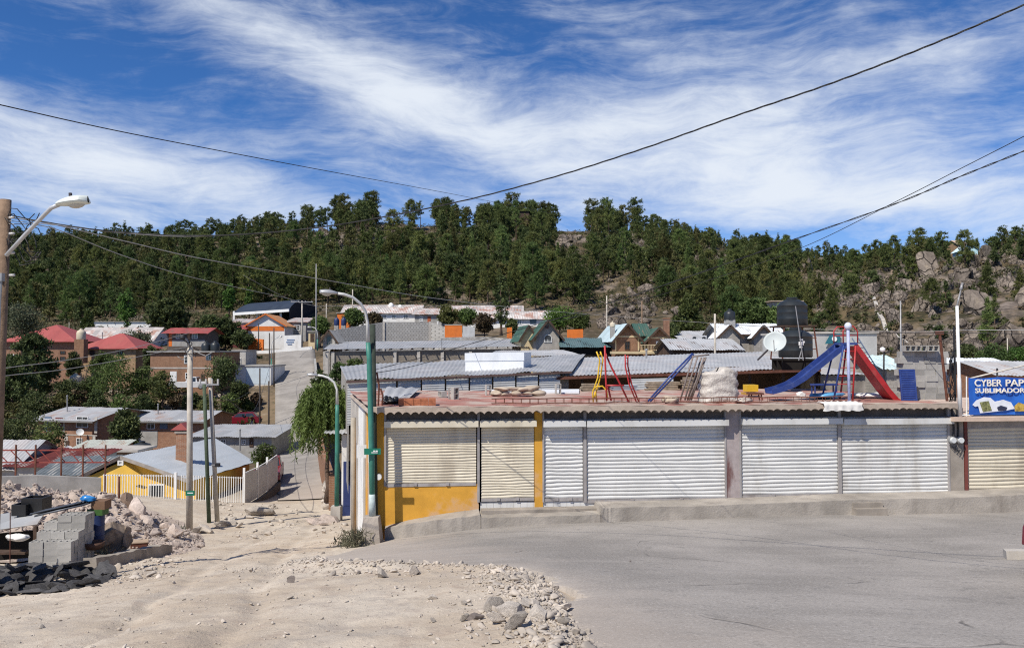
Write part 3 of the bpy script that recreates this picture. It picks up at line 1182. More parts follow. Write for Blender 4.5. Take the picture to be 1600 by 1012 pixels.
DECKM = mat('faded_red_roof_paint', (.33, .15, .12), .9, .25, .9, (.42, .335, .28), .95, .6, False, .3, 30, .01, thr=(.42, .58))
GREENP = mat('green_pole_paint', (.045, .19, .145), .5, .16, 3., (.30, .4, .36), .5, 1.6, True, .15, spec=.4, thr=(.58, .7))
WHITEP = mat('white_paint', (.76, .76, .74), .55, .05, 2., (.5, .48, .44), .4, 1.2, True, .05)
BLUEP = mat('blue_paint', (.022, .048, .2), .5, .15, 3., (.10, .13, .25), .55, 4, False, .05, spec=.5)
REDP = mat('red_paint', (.40, .022, .024), .5, .15, 3., (.36, .10, .085), .55, 4, False, .05, spec=.5)
YELP = mat('yellow_paint', (.66, .42, .03), .5, .12, 3., (.4, .22, .05), .4, 2, False, .05)


def shutter(bld, px0, px1, ptop, pbot, m, label=None, boxed=True, off=0.):
    a0, zt = fl(px0, ptop, off)
    a1, _ = fl(px1, ptop, off)
    _, zb = fl((px0 + px1) / 2, pbot, off)
    pitch, seg = (.084 if m is SHC and boxed else .116), 8
    n = int(round((zt - zb) / pitch))
    rows = []
    for i in range(n * seg + 1):
        z = zb + .04 + (zt - zb - .04) * i / (n * seg)
        q = (i % seg) / seg
        bul = pitch * .27 * (math.sin(math.pi * q) ** .7)
        rows.append([FP(a0 + (a1 - a0) * j / 6, off + bul + .003 * math.sin(j * 2 + i * .13), z + .008 * math.sin(j * 1.9 + i // seg) + .011 * math.sin(j * .7 + px0 + (i // seg) * .9)) for j in range(7)])
    cur = MB().grid(rows).build('roller_shutter', m, bld, True, auto=50)
    if label:
        cur['label'] = label
    bb = MB()
    fbox(bb, a0, a1, off - .01, off + .045, zb - .04, zb + .045)
    bb.build('bottom_bar', RAIL, cur)
    for q in (.32, .68):
        am = a0 + (a1 - a0) * q
        fbox(lk := MB(), am - .05, am + .05, off + .046, off + .075, zb - .02, zb + .07)
        lk.build('lock', RAIL, cur)
    if boxed:
        hb = MB()
        fbox(hb, a0 - .05, a1 + .05, off + .02, off + .30, zt - .20, zt - .02)
        hb.build('shutter_box', m, cur)
    return cur


def build_shop():
    gz = gf(FP(8, .5, 0).x, FP(8, .5, 0).y)
    bld = thing('shop_building', 'long single-storey shop block with white roller shutters and an ochre yellow corner', 'shop', FP(0, 0, gz), FRZ)
    zu = ZD - SLAB
    L1 = fl(1500, 700)[0]
    # back body of the block behind the shutters, so every bay is closed
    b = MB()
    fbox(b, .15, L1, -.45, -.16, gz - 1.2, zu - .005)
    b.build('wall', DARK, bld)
    # pillars
    for p0, p1, m, pb in [(588, 600, YEL, 840), (835, 848, YEL, 792), (1133, 1154, MAROON, 784), (1482, 1504, CONC, 778)]:
        a0, _ = fl(p0, 700)
        a1, _ = fl(p1, 700)
        b = MB()
        fbox(b, a0, a1, -.155, .05 if m is not YEL else .04, fl(p0, pb)[1] - .6, zu - .004)
        b.build('pillar', m, bld)
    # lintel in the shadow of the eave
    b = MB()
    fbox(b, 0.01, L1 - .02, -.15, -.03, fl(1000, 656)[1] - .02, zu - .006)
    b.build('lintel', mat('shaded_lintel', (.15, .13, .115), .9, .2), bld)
    # yellow wall under the first shutter, tile strip and sill under the others
    b = MB()
    fbox(b, fl(600, 760)[0], fl(748, 760)[0], -.155, .028, gz - 1., fl(650, 757)[1] - .005)
    b.build('low_wall', YEL, bld, )
    b = MB()
    fbox(b, fl(750.5, 790)[0], fl(1131, 790)[0], -.15, .012, gz - 1., fl(900, 781)[1] - .01)
    b.build('tile_strip', TILE, bld)
    b = MB()
    fbox(b, fl(1155, 790)[0], fl(1481, 790)[0], -.15, .015, gz - 1., fl(1300, 773)[1] - .015)
    b.build('sill', CONC, bld)
    # shutters with rails
    for a in [(604, 744, 656, 757, SHC, 'short cream roller shutter over the yellow low wall'), (752, 834, 655, 780, SHC, 'narrow cream roller shutter'), (850, 910, 655, 780, SHW, 'narrowest white roller shutter'), (917, 1131, 655, 781, SHW, 'widest white roller shutter'), (1158, 1307, 652, 774, SHW, None), (1314, 1479, 652, 773, SHW, None)]:
        shutter(bld, *a)
    for p, w in [(747.5, .07), (848.5, .05), (913.5, .09), (1132.5, .05), (1155.5, .06), (1310.5, .1), (1480.5, .06), (602, .06)]:
        a, _ = fl(p, 700)
        pb = 757 if p < 605 else 782
        b = MB()
        fbox(b, a - w / 2, a + w / 2, -.02, .075, fl(p, pb)[1] - .03, zu - .008)
        b.build('shutter_rail', RAIL, bld)
    # roof slab cast on corrugated sheets: flat top, scalloped soffit
    x0, x1 = fl(577, 640, EO)[0], fl(1496, 640, EO)[0]
    n = int((x1 - x0) / .235)
    pts = []
    for i in range(n * 6 + 1):
        q = i % 6 / 6
        amp = .075 if i < n * 3.9 else .05
        pts.append((x0 + (x1 - x0) * i / (n * 6), ZD - SLAB + .04 - amp * (1 - abs(math.sin(math.pi * q)) ** .8) + .01 * math.sin(i * .37)))
    rows = []
    off = [EO, -DD]
    top = []
    b = MB()
    for o in off:
        rows.append([FP(a, o - (0 if o > 0 else 0), z) for a, z in pts])
    # the left edge follows the side street, so the deck widens to the back
    shift = fl(546, 610, -DD)[0] - x0
    back = []
    for (a, z) in pts:
        k = 1 - (a - x0) / (x1 - x0)
        back.append(FP(a + shift * k, -DD, z))
    m = 24
    und = [[rows[0][i].lerp(back[i], j / m) for i in range(len(pts))] for j in range(m + 1)]
    b.grid(und)
    nx = 60
    upp = []
    for j in range(m + 1):
        r = []
        for i in range(nx + 1):
            a = x0 + (x1 - x0) * i / nx
            k = 1 - i / nx
            p = FP(a, EO, ZD).lerp(FP(a + shift * k, -DD, ZD), j / m)
            p.z += .015 * math.sin(i * 1.3 + j * .9) * (j > 0) + (.02 * (vnoise(np.array([i * .7]), np.array([j * .7]), 2)[0] - .5) if 0 < j < m else 0)
            r.append(p)
        upp.append(r)
    slab = b.build('roof_slab', mat('slab_soffit_concrete', (.33, .28, .24), .95, .2, 2.), bld, True, auto=40)
    b = MB().grid(upp)
    b.build('roof_deck', DECKM, slab, True)
    # face of the slab
    b = MB()
    e = [FP(a, EO, z) for a, z in pts]
    tp = [FP(a, EO, ZD + .012 * math.sin(i * .21)) for i, (a, z) in enumerate(pts)]
    b.grid([e, tp])
    b.grid([tp, [p - FN * .35 + Vector((0, 0, .004)) for p in tp]])
    b.build('slab_edge', mat('slab_edge_concrete', (.44, .36, .29), .95, .2, 1.5, (.2, .16, .14), .5, 1.5, False, .5, 25, .012), slab)
    # side wall along the lane
    P0, P1 = FP(.0, -.0, 0), FP(fl(548.5, 700, -DD)[0], -DD, 0)
    d = (P1 - P0).normalized()
    nn = Vector((-d.y, d.x, 0))
    if nn.x > 0:
        nn = -nn

    def side(t0, t1, z0, z1, out, m, name, thick=.15):
        a, c = P0.lerp(P1, t0), P0.lerp(P1, t1)
        q = MB()
        mid = (a + c) / 2 + nn * (out - thick / 2)
        q.obox(Vector((mid.x, mid.y, (z0 + z1) / 2)), (c - a) / 2, nn * thick / 2, Vector((0, 0, (z1 - z0) / 2)))
        return q.build(name, m, bld)
    side(.005, .20, gz - 1.5, zu - .1, .03, YEL, 'side_wall')
    side(.20, .29, gz + 1.5, zu - .1, .0, mat('peeling_plaster', (.6, .56, .48), .9, .15, 3., (.5, .3, .1), .8, 1.5, True, .3), 'side_wall')
    side(.20, .29, gz - 1.5, gz + 1.5, .0, mat('pinkish_plaster', (.5, .38, .28), .9, .15, 3.), 'side_wall')
    side(.29, .34, gz - 1.5, zu - .1, .02, YEL, 'side_wall')
    side(.34, .40, gz - 1.5, zu - .1, .05, CONCP, 'pillar')
    side(.40, .66, gz - 1.5, zu - .1, .0, WHITEP, 'side_wall')
    side(.66, 1.0, gz - 1.5, zu - .1, .02, CONCP, 'side_wall')
    for t0, t1 in [(.72, .9)]:
        side(t0, t1, gz - .2, gz + 1.7, .08, mat('navy_door', (.03, .045, .14), .5, .1), 'door')
    # drain stub and sign plate on the corner
    b = MB()
    p = FP(*[fl(592, 744, .1)[0], .1, fl(592, 744, .1)[1]])
    b.tube([p - FN * .2, p + FN * .12], .085, 12)
    b.build('drain_pipe', WHITEP, bld)
    # electricity meters on the concrete pillar
    for px in (1487, 1499):
        a, z = fl(px, 687, .1)
        c = FP(a, .05, z)
        b = MB()
        b.tube([c, c + FN * .10], .115, 16)
        mt = b.build('electric_meter', STEEL, bld)
        g2 = MB().tube([c + FN * .10, c + FN * .17], [.095, .085], 16)
        g2.build('meter_glass', mat('meter_face', (.6, .62, .62), .2, .05, spec=.6), mt, True, auto=40)
    b = MB()
    for px, pt in ((1490, 640), (1497, 645)):
        a0, z0 = fl(px, 692, .09)
        b.tube([FP(a0, .085, z0), FP(a0 + .02, .085, z0 + .5), FP(a0 - .03, .075, zu)], .028, 6)
    for k in range(4):
        a0, z0 = fl(1484 + k * 4, 695 + k * 2, .09)
        b.tube([FP(a0, .08, z0), FP(a0 + .1, .13, z0 - .1 - .03 * k), FP(a0 + .22, .1, z0 - .02)], .012, 5)
    b.build('meter_conduit', flat('black_cable', (.025, .025, .027), .6), bld)
    return bld


SHOP = build_shop()


def build_neighbour():
    gz = gf(FP(17, .5, 0).x, FP(17, .5, 0).y)
    L0 = fl(1505.5, 700)[0]
    L1 = L0 + 9
    zl = fl(1560, 655, .45)[1]
    bld = thing('shop_building', 'low shop with a cream roller shutter and a thin concrete ledge at the right edge', 'shop', FP(L0, 0, gz), FRZ)
    b = MB()
    fbox(b, L0 + .02, L1, -.5, -.2, gz - 1, zl - .06)
    b.build('wall', mat('dark_plaster', (.16, .14, .12), .9), bld)
    b = MB()
    fbox(b, L0 + .02, L1, -9, -8.7, gz - 1, zl - .06)
    b.build('back_wall', mat('dark_plaster', (.16, .14, .12)), bld)
    a0, z = fl(1492, 652, .5)
    b = MB()
    fbox(b, a0, L1, -9, .5, zl - .05, zl + .075)
    b.build('ledge', mat('peach_concrete', (.55, .42, .33), .9, .14, 2., (.2, .15, .13), .7, 1.6, False, .4, 30, .01, thr=(.55, .66)), bld)
    b = MB()
    fbox(b, L0, L0 + .1, -.18, .06, gz - .6, zl - .055)
    b.build('door_post', mat('maroon_post', (.17, .05, .04), .7, .2, 3.), bld)
    shutter(bld, 1511, 1690, 668, 770, SHC, None, False, -.05)
    b = MB()
    fbox(b, L0 + .11, L1, -.19, -.0, gz - .8, fl(1560, 771, -.05)[1] - .05)
    b.build('sill', mat('maroon_sill', (.12, .035, .04), .8, .2, 3.), bld)
    b = MB()
    fbox(b, L0 + .11, L1, -.18, -.03, fl(1560, 668, -.05)[1] - .03, zl - .052)
    b.build('lintel', RAIL, bld)
    return L0, L1, zl


NB = build_neighbour()


def build_pavement():
    # kerbed pavement: outline of the foot and of the top, from the lane corner to beyond the right edge
    pts = [(601, 849, 826), (640, 841, 818), (700, 831, 810), (750, 823, 804), (752, 823, 808), (840, 818, 806.5), (938, 814, 804), (939.5, 813.8, 793), (960, 812, 793), (1060, 809, 791), (1200, 806, 786), (1330, 803, 781), (1460, 800, 778), (1600, 797, 773), (1800, 793, 768)]
    b = MB()
    top_o, bot_o, top_i = [], [], []
    for px, pf, pt in pts:
        o = np.interp(px, [600, 700, 900, 1800], [.35, .75, .95, 1.0])
        a, z0 = fl(px, pf, o)
        p = FP(a, o, 0)
        zr = zf(p.x, p.y)
        zt = fl(px, pt, o)[1]
        bot_o.append(FP(a, o + .03, min(zr, z0) - .15))
        top_o.append(FP(a, o, zt))
        top_i.append(FP(a, -.14, zt + .02))

    def dens(l, k=7, seed=0, amp=.018):
        out = []
        for i in range(len(l) - 1):
            for j in range(k):
                p = l[i].lerp(l[i + 1], j / k)
                out.append(p + FN * rnd.gauss(0, amp * .6) + Vector((0, 0, rnd.gauss(0, amp * .5))))
        return out + [l[-1]]
    to = dens(top_o)
    bo = dens(bot_o)
    ti = dens(top_i, amp=0)
    mid = [p.lerp(q, .45) for p, q in zip(to, bo)]
    b.grid([bo, mid, to])
    b.grid([to, ti])
    m = b.build('pavement', mat('kerb_concrete', (.325, .295, .258), .93, .22, .9, (.17, .145, .125), .65, 1.1, True, .7, 18, .02), None)
    tag(m, 'high rough concrete kerb and narrow pavement along the shops', kind='structure')
    # steps cut into the kerb
    t = thing('concrete_step', 'small concrete step let into the kerb below the shutters', 'step', FP(fl(1355, 800, 1.2)[0], 1.2, fl(1355, 803, 1.2)[1]), FRZ)
    a0, a1 = fl(1333, 800, 1.05)[0], fl(1381, 800, 1.05)[0]
    zt = fl(1355, 793, 1.1)[1]
    b = MB()
    fbox(b, a0, a1, .96, 1.25, zt - .5, zt)
    b.build('tread', CONC, t)
    b = MB()
    fbox(b, a0 + .03, a1 - .03, .5, 1.06, zt - .3, zt + .14)
    b.build('riser', CONC, t)
    # low concrete step below the left shutters
    t = thing('concrete_step', 'long low concrete step under the tiled strip at the left shutters', 'step', FP(fl(760, 800, .3)[0], .3, fl(760, 800, .3)[1]), FRZ)
    b = MB()
    z = fl(840, 795, .34)[1]
    fbox(b, fl(752, 790, .3)[0], fl(935, 790, .3)[0], .015, .42, z - .6, z)
    b.build('slab', CONC, t)


build_pavement()


# ------------------------------------------------------------------ sheds and market roofs behind the deck
GALV = roofmat('galvanised_roof', (.43, .435, .435), (.24, .15, .11), .22, .9, .42, .35)
GALV2 = roofmat('pale_galvanised_roof', (.48, .485, .485), (.3, .2, .15), .3, .9, .5, .3)
GALVW = mat('galvanised_wall', (.50, .50, .485), .55, .12, 1.5, (.36, .34, .31), .5, 1., True, .1, metal=.05)
BLOCKW = brickmat('grey_block_wall', (.33, .31, .28), (.38, .355, .32), (.24, .22, .2), .4, .2, .014, (.18, .16, .14), .5)


def market():
    # long roof at the left, its eave on a corrugated wall facing the deck
    A, B = W(541, 594, 34.9), W(893, 579, 37.5)
    C, D = W(915, 553, 62), W(531, 571, 52)
    t = thing('market_hall', 'wide low market hall with a grey sheet roof directly behind the shop roof deck', 'market hall', (A.x, A.y, gf(A.x, A.y)))
    b = MB().corr(A, B, C, D, .18, .022, 4, 12, sag=.035)
    roof = b.build('roof', GALV, t, True)
    # ridge sheet further back
    r0, r1, r2, r3 = W(760, 556, 57), W(912, 555, 60), W(880, 546.5, 76), W(775, 547.5, 76)
    MB().corr(r0, r1, r2, r3, .2, .022, 4, 6, sag=.02).build('upper_roof', GALV2, t, True)
    e = MB()
    pts = [A.lerp(B, i / 10) + Vector((0, -.03, -.07)) for i in range(11)]
    for i in range(10):
        e.beam(pts[i], pts[i + 1], .05, .09)
    e.build('fascia', mat('brown_fascia', (.12, .075, .065), .8, .25, 3.), t)
    # wall: separate corrugated doors
    w = MB()
    for i in range(9):
        q0, q1 = i / 9 + .004, (i + 1) / 9 - .004
        p0, p1 = A.lerp(B, q0 * .95), A.lerp(B, q1 * .95)
        off = .07 + .03 * (i % 3)
        p0, p1 = p0 + Vector((0, off, -.08)), p1 + Vector((0, off, -.08))
        dn = Vector((0, 0, -1.9 - .1 * (i % 2)))
        w.corr(p0 + dn, p0, p1, p1 + dn, .1, .012, 4, 3)
    w.build('shutter_wall', GALVW, t, True)
    s = MB()
    q = [A, D]
    s.add([A + Vector((.1, .1, -.1)), D + Vector((.1, 0, -.1)), D + Vector((.1, 0, -5)), A + Vector((.1, .1, -5))], [(0, 1, 2, 3)])
    s.add([A + Vector((.1, .6, -.1)), B + Vector((-.1, .6, -.1)), B + Vector((-.1, .6, -4)), A + Vector((.1, .6, -4))], [(0, 1, 2, 3)])
    s.build('wall', BLOCKW, t)
    # white water-tank parapet standing on the roof
    p = thing('roof_parapet', 'white painted box parapet standing on the grey market roof', 'parapet', W(727, 580, 41))
    a0, a1, a2 = W(727, 579, 41), W(818, 578, 41), W(830, 575, 45)
    h = 27.5 * 41 / F
    b = MB()
    d = (a1 - a0)
    bk = Vector((a2.x - a1.x, a2.y - a1.y, 0))
    b.prism([a0 - Vector((0, 0, .5)), a1 - Vector((0, 0, .5)), a1 + bk - Vector((0, 0, .5)), a0 + bk - Vector((0, 0, .5))], (0, 0, h * .55 + .5))
    b.build('base', mat('white_parapet', (.78, .79, .8), .7, .04, 2., (.55, .55, .55), .4, 1., True, .2), p)
    b = MB()
    z = Vector((0, 0, h * .55))
    b.prism([a0 + z + Vector((-.03, -.03, 0)), a1 + z + Vector((.03, -.03, 0)), a1 + bk + z, a0 + bk + z], (0, 0, h * .45))
    b.build('upper_band', mat('pale_blue_parapet', (.72, .74, .76), .7, .05, 2., (.45, .48, .52), .4, 1., True, .2), p)
    # right hall with the dark open front
    A, B = W(858, 588, 37.5), W(1282, 575, 37.5)
    C, D = W(1262, 546.5, 60), W(872, 560, 58)
    t = thing('market_hall', 'long market hall with a pale sheet roof and a dark open front behind the playground', 'market hall', (A.x, A.y, gf(A.x, A.y)))
    MB().corr(A, B, C, D, .18, .02, 4, 12, sag=.02).build('roof', GALV2, t, True)
    e = MB()
    pts = [A.lerp(B, i / 12) + Vector((0, -.04, -.09)) for i in range(13)]
    for i in range(12):
        e.beam(pts[i], pts[i + 1], .06, .13)
    e.build('fascia', RUST, t)
    b = MB()
    for q in np.linspace(0, 1, 9):
        p0 = A.lerp(B, q) + Vector((0, .5, -.15))
        b.beam(p0, p0 + Vector((0, 0, -4)), .12)
    b.build('post', mat('dark_timber', (.07, .045, .032), .9, .3, 4.), t)['kind'] = 'stuff'
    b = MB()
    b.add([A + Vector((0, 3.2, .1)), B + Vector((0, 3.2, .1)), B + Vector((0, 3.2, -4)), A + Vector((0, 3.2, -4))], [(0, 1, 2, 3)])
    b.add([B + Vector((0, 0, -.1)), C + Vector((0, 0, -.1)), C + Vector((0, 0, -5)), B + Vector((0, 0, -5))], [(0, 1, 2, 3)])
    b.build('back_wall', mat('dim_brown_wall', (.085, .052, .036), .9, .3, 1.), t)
    # grey wall panel hanging under its left end
    b = MB()
    p0, p1 = W(985, 592, 37.2), W(1052, 590, 37.2)
    b.corr(p0 + Vector((0, 0, -.9)), p0, p1, p1 + Vector((0, 0, -.9)), .1, .01)
    b.build('hanging_sheet', GALVW, t, True)
    # block rooms right of it
    t = thing('block_house', 'plain grey block room behind the slide tower', 'house', W(1285, 640, 39))
    b = MB()
    p = W(1272, 586, 39)
    q = W(1352, 586, 39)
    b.box(p.x, 39, -4.5, q.x, 45, p.z)
    b.build('wall', CONC, t)
    MB().corr((p.x - .1, 38.8, p.z + .05), (q.x + .1, 38.8, p.z + .05), (q.x + .1, 45, p.z + .3), (p.x - .1, 45, p.z + .3), .2, .02).build('roof', GALV2, t, True)
    t = thing('block_house', 'flat-topped grey block building with a teal banner behind the water tanks', 'house', W(1300, 640, 50))
    b = MB()
    p, q = W(1246, 521, 50), W(1370, 521, 50)
    b.box(p.x, 50, -4, q.x, 57, p.z)
    b.build('wall', mat('light_block', (.42, .41, .39), .9, .1, 1.4, (.3, .29, .28), .4, .8, True, .2), t)
    b = MB()
    b.box(p.x - .1, 49.9, p.z, q.x + .1, 57.1, p.z + .12)
    b.build('roof', CONCP, t)
    tb = MB()
    c0, c1 = W(1289, 523, 49.8), W(1313, 536, 49.8)
    tb.prism([(c0.x, 49.8, c1.z - .05), (c1.x, 49.8, c1.z), (c1.x, 49.8, c0.z + .1), (c0.x + .3, 49.8, c0.z - .05)], (0, .05, 0))
    ban = tb.build('banner', flat('teal_banner', (.02, .13, .17), .6))
    tag(ban, 'small teal banner with a pale disc on the grey block wall', 'banner')
    MB().tube([((c0.x + c1.x) / 2 + .1, 49.79, (c0.z + c1.z) / 2), ((c0.x + c1.x) / 2 + .1, 49.74, (c0.z + c1.z) / 2)], .16, 12).build('emblem', WHITEP, ban)


market()


# ------------------------------------------------------------------ things on the deck
def deckpt(px, py=None, Y=None):
    """point on the deck seen at (px, py)"""
    d = W(px, py, 1.) - EYE
    t = (ZD - EYE.z) / d.z
    return EYE + d * t


def dp(px, off):
    """point on the deck, `off` metres back from the shop front, in column px"""
    a, _ = fl(px, 630, -off)
    return FP(a, -off, ZD)


def at_h(px, py, off):
    a, z = fl(px, py, -off)
    return FP(a, -off, z)


def playground():
    o = 1.5
    t = thing('playground_slide', 'double playground slide on the shop roof with one blue and one red chute', 'slide', dp(1322, o), FRZ)
    # platform
    c = at_h(1321, 536, o)
    b = MB()
    b.obox(c + Vector((0, 0, -.02)), FD * .24, FN * .32, Vector((0, 0, .035)))
    b.build('platform', BLUEP, t)

    def chute(path, m, w=.30):
        b = MB()
        prof = [(-w, .17), (-w, 0), (w, 0), (w, .17)]
        prof2 = [(w - .03, .17), (w - .03, .03), (-w + .03, .03), (-w + .03, .17)]
        pr = prof + prof2
        rows = []
        k = len(path)
        for i, p in enumerate(path):
            tg = (path[min(i + 1, k - 1)] - path[max(0, i - 1)]).normalized()
            up = FN.cross(tg)
            if up.z < 0:
                up = -up
            rows.append([p + FN * u + up * v for u, v in pr] + [p + FN * pr[0][0] + up * pr[0][1]])
        b.grid(rows)
        for r in (rows[0], rows[-1]):
            b.add(r[:-1], [tuple(range(len(r) - 1))])
        return b.build('chute', m, t, True, auto=35)
    chute([at_h(*q, o) for q in [(1318, 541), (1300, 556), (1275, 576), (1254, 593), (1236, 604), (1218, 611), (1202, 615)]], BLUEP)['label'] = 'long blue chute running down to the left'
    chute([at_h(*q, o) for q in [(1326, 541), (1340, 560), (1358, 585), (1378, 612), (1391, 627), (1399, 632)]], REDP, .3)['label'] = 'steeper red chute running down to the right'
    # rails round the platform
    b = MB()
    for s in (-1, 1):
        p = c + FN * .3 * s
        arc = [p - FD * .24, p - FD * .24 + Vector((0, 0, .4)), p - FD * .12 + Vector((0, 0, .55)), p + FD * .12 + Vector((0, 0, .55)), p + FD * .26 + Vector((0, 0, .38)), p + FD * .26]
        b.tube(arc, .022, 6)
        b.tube([p - FD * .24 + Vector((0, 0, .25)), p + FD * .26 + Vector((0, 0, .25))], .016, 5)
    b.build('guard_rail', REDP, t, True)
    # four legs
    for s in (-1, 1):
        for k in (-1, 1):
            p = c + FN * .28 * s + FD * .2 * k
            q = Vector((p.x, p.y, ZD)) + FN * .12 * s + FD * (-.45 if k < 0 else -.2)
            MB().tube([p, q], .03, 6).build('leg', BLUEP if k < 0 else REDP, t, True)
    b = MB()
    for i in range(1, 7):
        f = i / 7
        p0 = (c + FN * .28 - FD * .2).lerp(Vector((c.x, c.y, ZD)) + FN * .4 - FD * .65, f)
        p1 = (c + FN * .28 + FD * .2).lerp(Vector((c.x, c.y, ZD)) + FN * .4, f)
        b.tube([p0, p1], .014, 5)
    b.build('brace', REDP, t, True)
    # ladder at the back right
    l = thing('steel_ladder', 'narrow dark blue ladder leaning behind the red slide chute', 'ladder', dp(1392, 2.8))
    b1, b2 = at_h(1336, 528, 2.4), at_h(1392, 618, 2.4)
    for s in (-1, 1):
        MB().tube([b1 + FN * .2 * s, b2 + FN * .2 * s], .02, 6).build('side_rail', flat('slate_blue_paint', (.06, .1, .17), .5), l, True)
    for i in range(1, 12):
        p = b1.lerp(b2, i / 12)
        MB().tube([p - FN * .2, p + FN * .2], .014, 5).build('rung', flat('slate_blue_paint', (.06, .1, .17), .5), l, True)
    # blue-white pole with a globe
    p0, p1 = dp(1327, .0), at_h(1325, 512, .0)
    l = thing('lamp_post', 'thin lilac-white pole with a pale globe in front of the slide', 'lamp', p0)
    MB().tube([p0, p1], .045, 10).build('pole', mat('lilac_white_paint', (.42, .45, .66), .5, .15, 6., (.2, .25, .55), .6, 5., False, .1), l, True)
    MB().ball(p1 + Vector((0, 0, .05)), (.11, .11, .12), 14, 9).build('globe', flat('pale_lilac_globe', (.6, .63, .75), .4), l, True)
    MB().lathe(p0, [(.14, 0), (.14, .03), (.06, .06)], 12).build('foot', flat('pale_lilac_globe', (.6, .63, .75), .4), l, True)
    # second globe lamp further right
    p0, p1 = dp(1381, 5.5), at_h(1381, 548, 5.5)
    l = thing('lamp_post', 'short black post with a white globe right of the slide', 'lamp', p0)
    MB().tube([p0, p1], .035, 8).build('pole', flat('black_iron', (.02, .02, .022), .5), l, True)
    MB().tube([p1 - Vector((0, 0, .1)), p1 + FD * .3], .02, 6).build('bracket', flat('black_iron', (.02, .02, .022), .5), l, True)
    MB().ball(p1 + Vector((-.05, 0, .05)), .1, 12, 8).build('globe', flat('white_globe', (.8, .8, .78), .4), l, True)
    # white cloth hung over the slab edge
    b = MB()
    rows = []
    a0, a1 = fl(1288, 633, .6)[0], fl(1349, 633, .6)[0]
    for j in range(12):
        q = j / 11
        rows.append([])
        for i in range(19):
            a = a0 + (a1 - a0) * i / 18 + .03 * math.sin(i * .9 + j) * q
            if q < .55:
                r = FP(a, .1 + .85 * q, ZD + .03 + .05 * abs(math.sin(i * 1.1 + j * .6)) * (1 - q))
            else:
                r = FP(a, .575 + .015 * math.sin(i * 1.7), ZD - (q - .55) * .45 * (1 + .08 * math.sin(i * 1.3)) + .01)
            rows[-1].append(r)
    tag(b.grid(rows).build('cloth', mat('white_sacking', (.72, .7, .66), .9, .08, 3., (.5, .46, .42), .4, 2), None, True), 'white cloth draped over the roof edge below the lamp pole', 'cloth')
    # blue tarpaulin bundles and clutter beside the tower
    g = np.random.RandomState(4)

    def crumple(name, label, cat, c, size, m, seed, sub=3):
        V, Fc = rock_arrays(seed, sub, 4, .10)
        V = V * size + np.array([0, 0, size[2] * .75])
        ob = npmesh(name, V, Fc, [m], smooth=True)
        ob.location = c
        ob.rotation_euler = (0, 0, FRZ)
        return tag(ob, label, cat)
    TB = flat('sky_blue_plastic', (.10, .32, .55), .35)
    crumple('tarpaulin', 'crumpled light blue tarpaulin at the foot of the slide tower', 'tarpaulin', dp(1294, 1.9), (.62, .3, .16), TB, 51)
    crumple('plastic_sack', 'small white sack lying under the blue chute', 'sack', dp(1252, 2.6), (.16, .14, .13), mat('white_sacking', (.7, .7, .7)), 52)
    crumple('plastic_sheet', 'rumpled white sheeting on the deck right of the lamp pole', 'plastic sheet', dp(1350, 2.2), (.75, .5, .1), mat('white_sacking', (.7, .7, .7)), 53)
    crumple('plastic_sheet', 'pale grey sheeting lying near the foot of the red chute', 'plastic sheet', dp(1372, 3.4), (.5, .4, .09), mat('grey_sheeting', (.45, .42, .4), .7), 54)
    crumple('plastic_sack', 'tan sack lying against the left of the wrapped stack', 'sack', dp(1047, .3), (.28, .25, .15), mat('tan_sacking', (.42, .35, .27), .9), 55)
    crumple('plastic_sack', 'whitish sack lying against the right of the wrapped stack', 'sack', dp(1160, .3), (.4, .25, .12), mat('tan_sacking_pale', (.5, .44, .38), .9), 56)
    # blue bench frame
    bt = thing('bench', 'small blue metal bench beside the slide tower', 'bench', dp(1288, 3.4), FRZ)
    p = dp(1288, 3.4)
    MB().obox(p + Vector((0, 0, .42)), FD * .45, FN * .16, Vector((0, 0, .03))).build('seat', BLUEP, bt)
    for s in (-1, 1):
        for k in (-1, 1):
            MB().beam(p + FD * .4 * s + FN * .12 * k, p + FD * .4 * s + FN * .12 * k + Vector((0, 0, .39)), .04).build('leg', BLUEP, bt)
    # blue louvred panel leaning on the block stack
    lt = thing('louvre_panel', 'upright blue slatted panel leaning in front of the grey block stack', 'panel', dp(1419, .9), FRZ)
    q0, q1 = at_h(1409, 577, .9), at_h(1432, 628, .9)
    q1.z = ZD
    bk = -FN * .12
    for s in (0, 1):
        x = q0 + (q1 - q0).project(FD) * s
        MB().beam(Vector((x.x, x.y, ZD)), Vector((x.x, x.y, q0.z)) + bk, .05).build('stile', BLUEP, lt)
    wv = (q1 - q0).project(FD)
    for i in range(14):
        f = (i + .5) / 14
        p = Vector((q0.x, q0.y, ZD + (q0.z - ZD) * f)) + bk * f + wv / 2
        MB().obox(p, wv / 2, FN * .008 + Vector((0, 0, .012)), Vector((0, 0, .03)) - FN * .012).build('slat', BLUEP, lt)
    # yellow bin and broken chair left of the blue chute
    yb = thing('storage_box', 'yellow box on the red deck left of the blue chute', 'box', dp(1173, 3.6), FRZ)
    p = dp(1173, 3.6)
    MB().obox(p + Vector((0, 0, .3)), FD * .2, FN * .2, Vector((0, 0, .12))).build('body', YELP, yb)
    MB().obox(p + Vector((0, 0, .11)), FD * .26, FN * .24, Vector((0, 0, .04))).build('tray', mat('ochre_tray', (.5, .3, .06), .6), yb)
    st = thing('stool', 'low dark red stool on the deck left of the blue chute', 'stool', dp(1180, 1.6), FRZ)
    p = dp(1180, 1.6)
    MB().obox(p + Vector((0, 0, .22)), FD * .24, FN * .16, Vector((0, 0, .025))).build('seat', RUST, st)
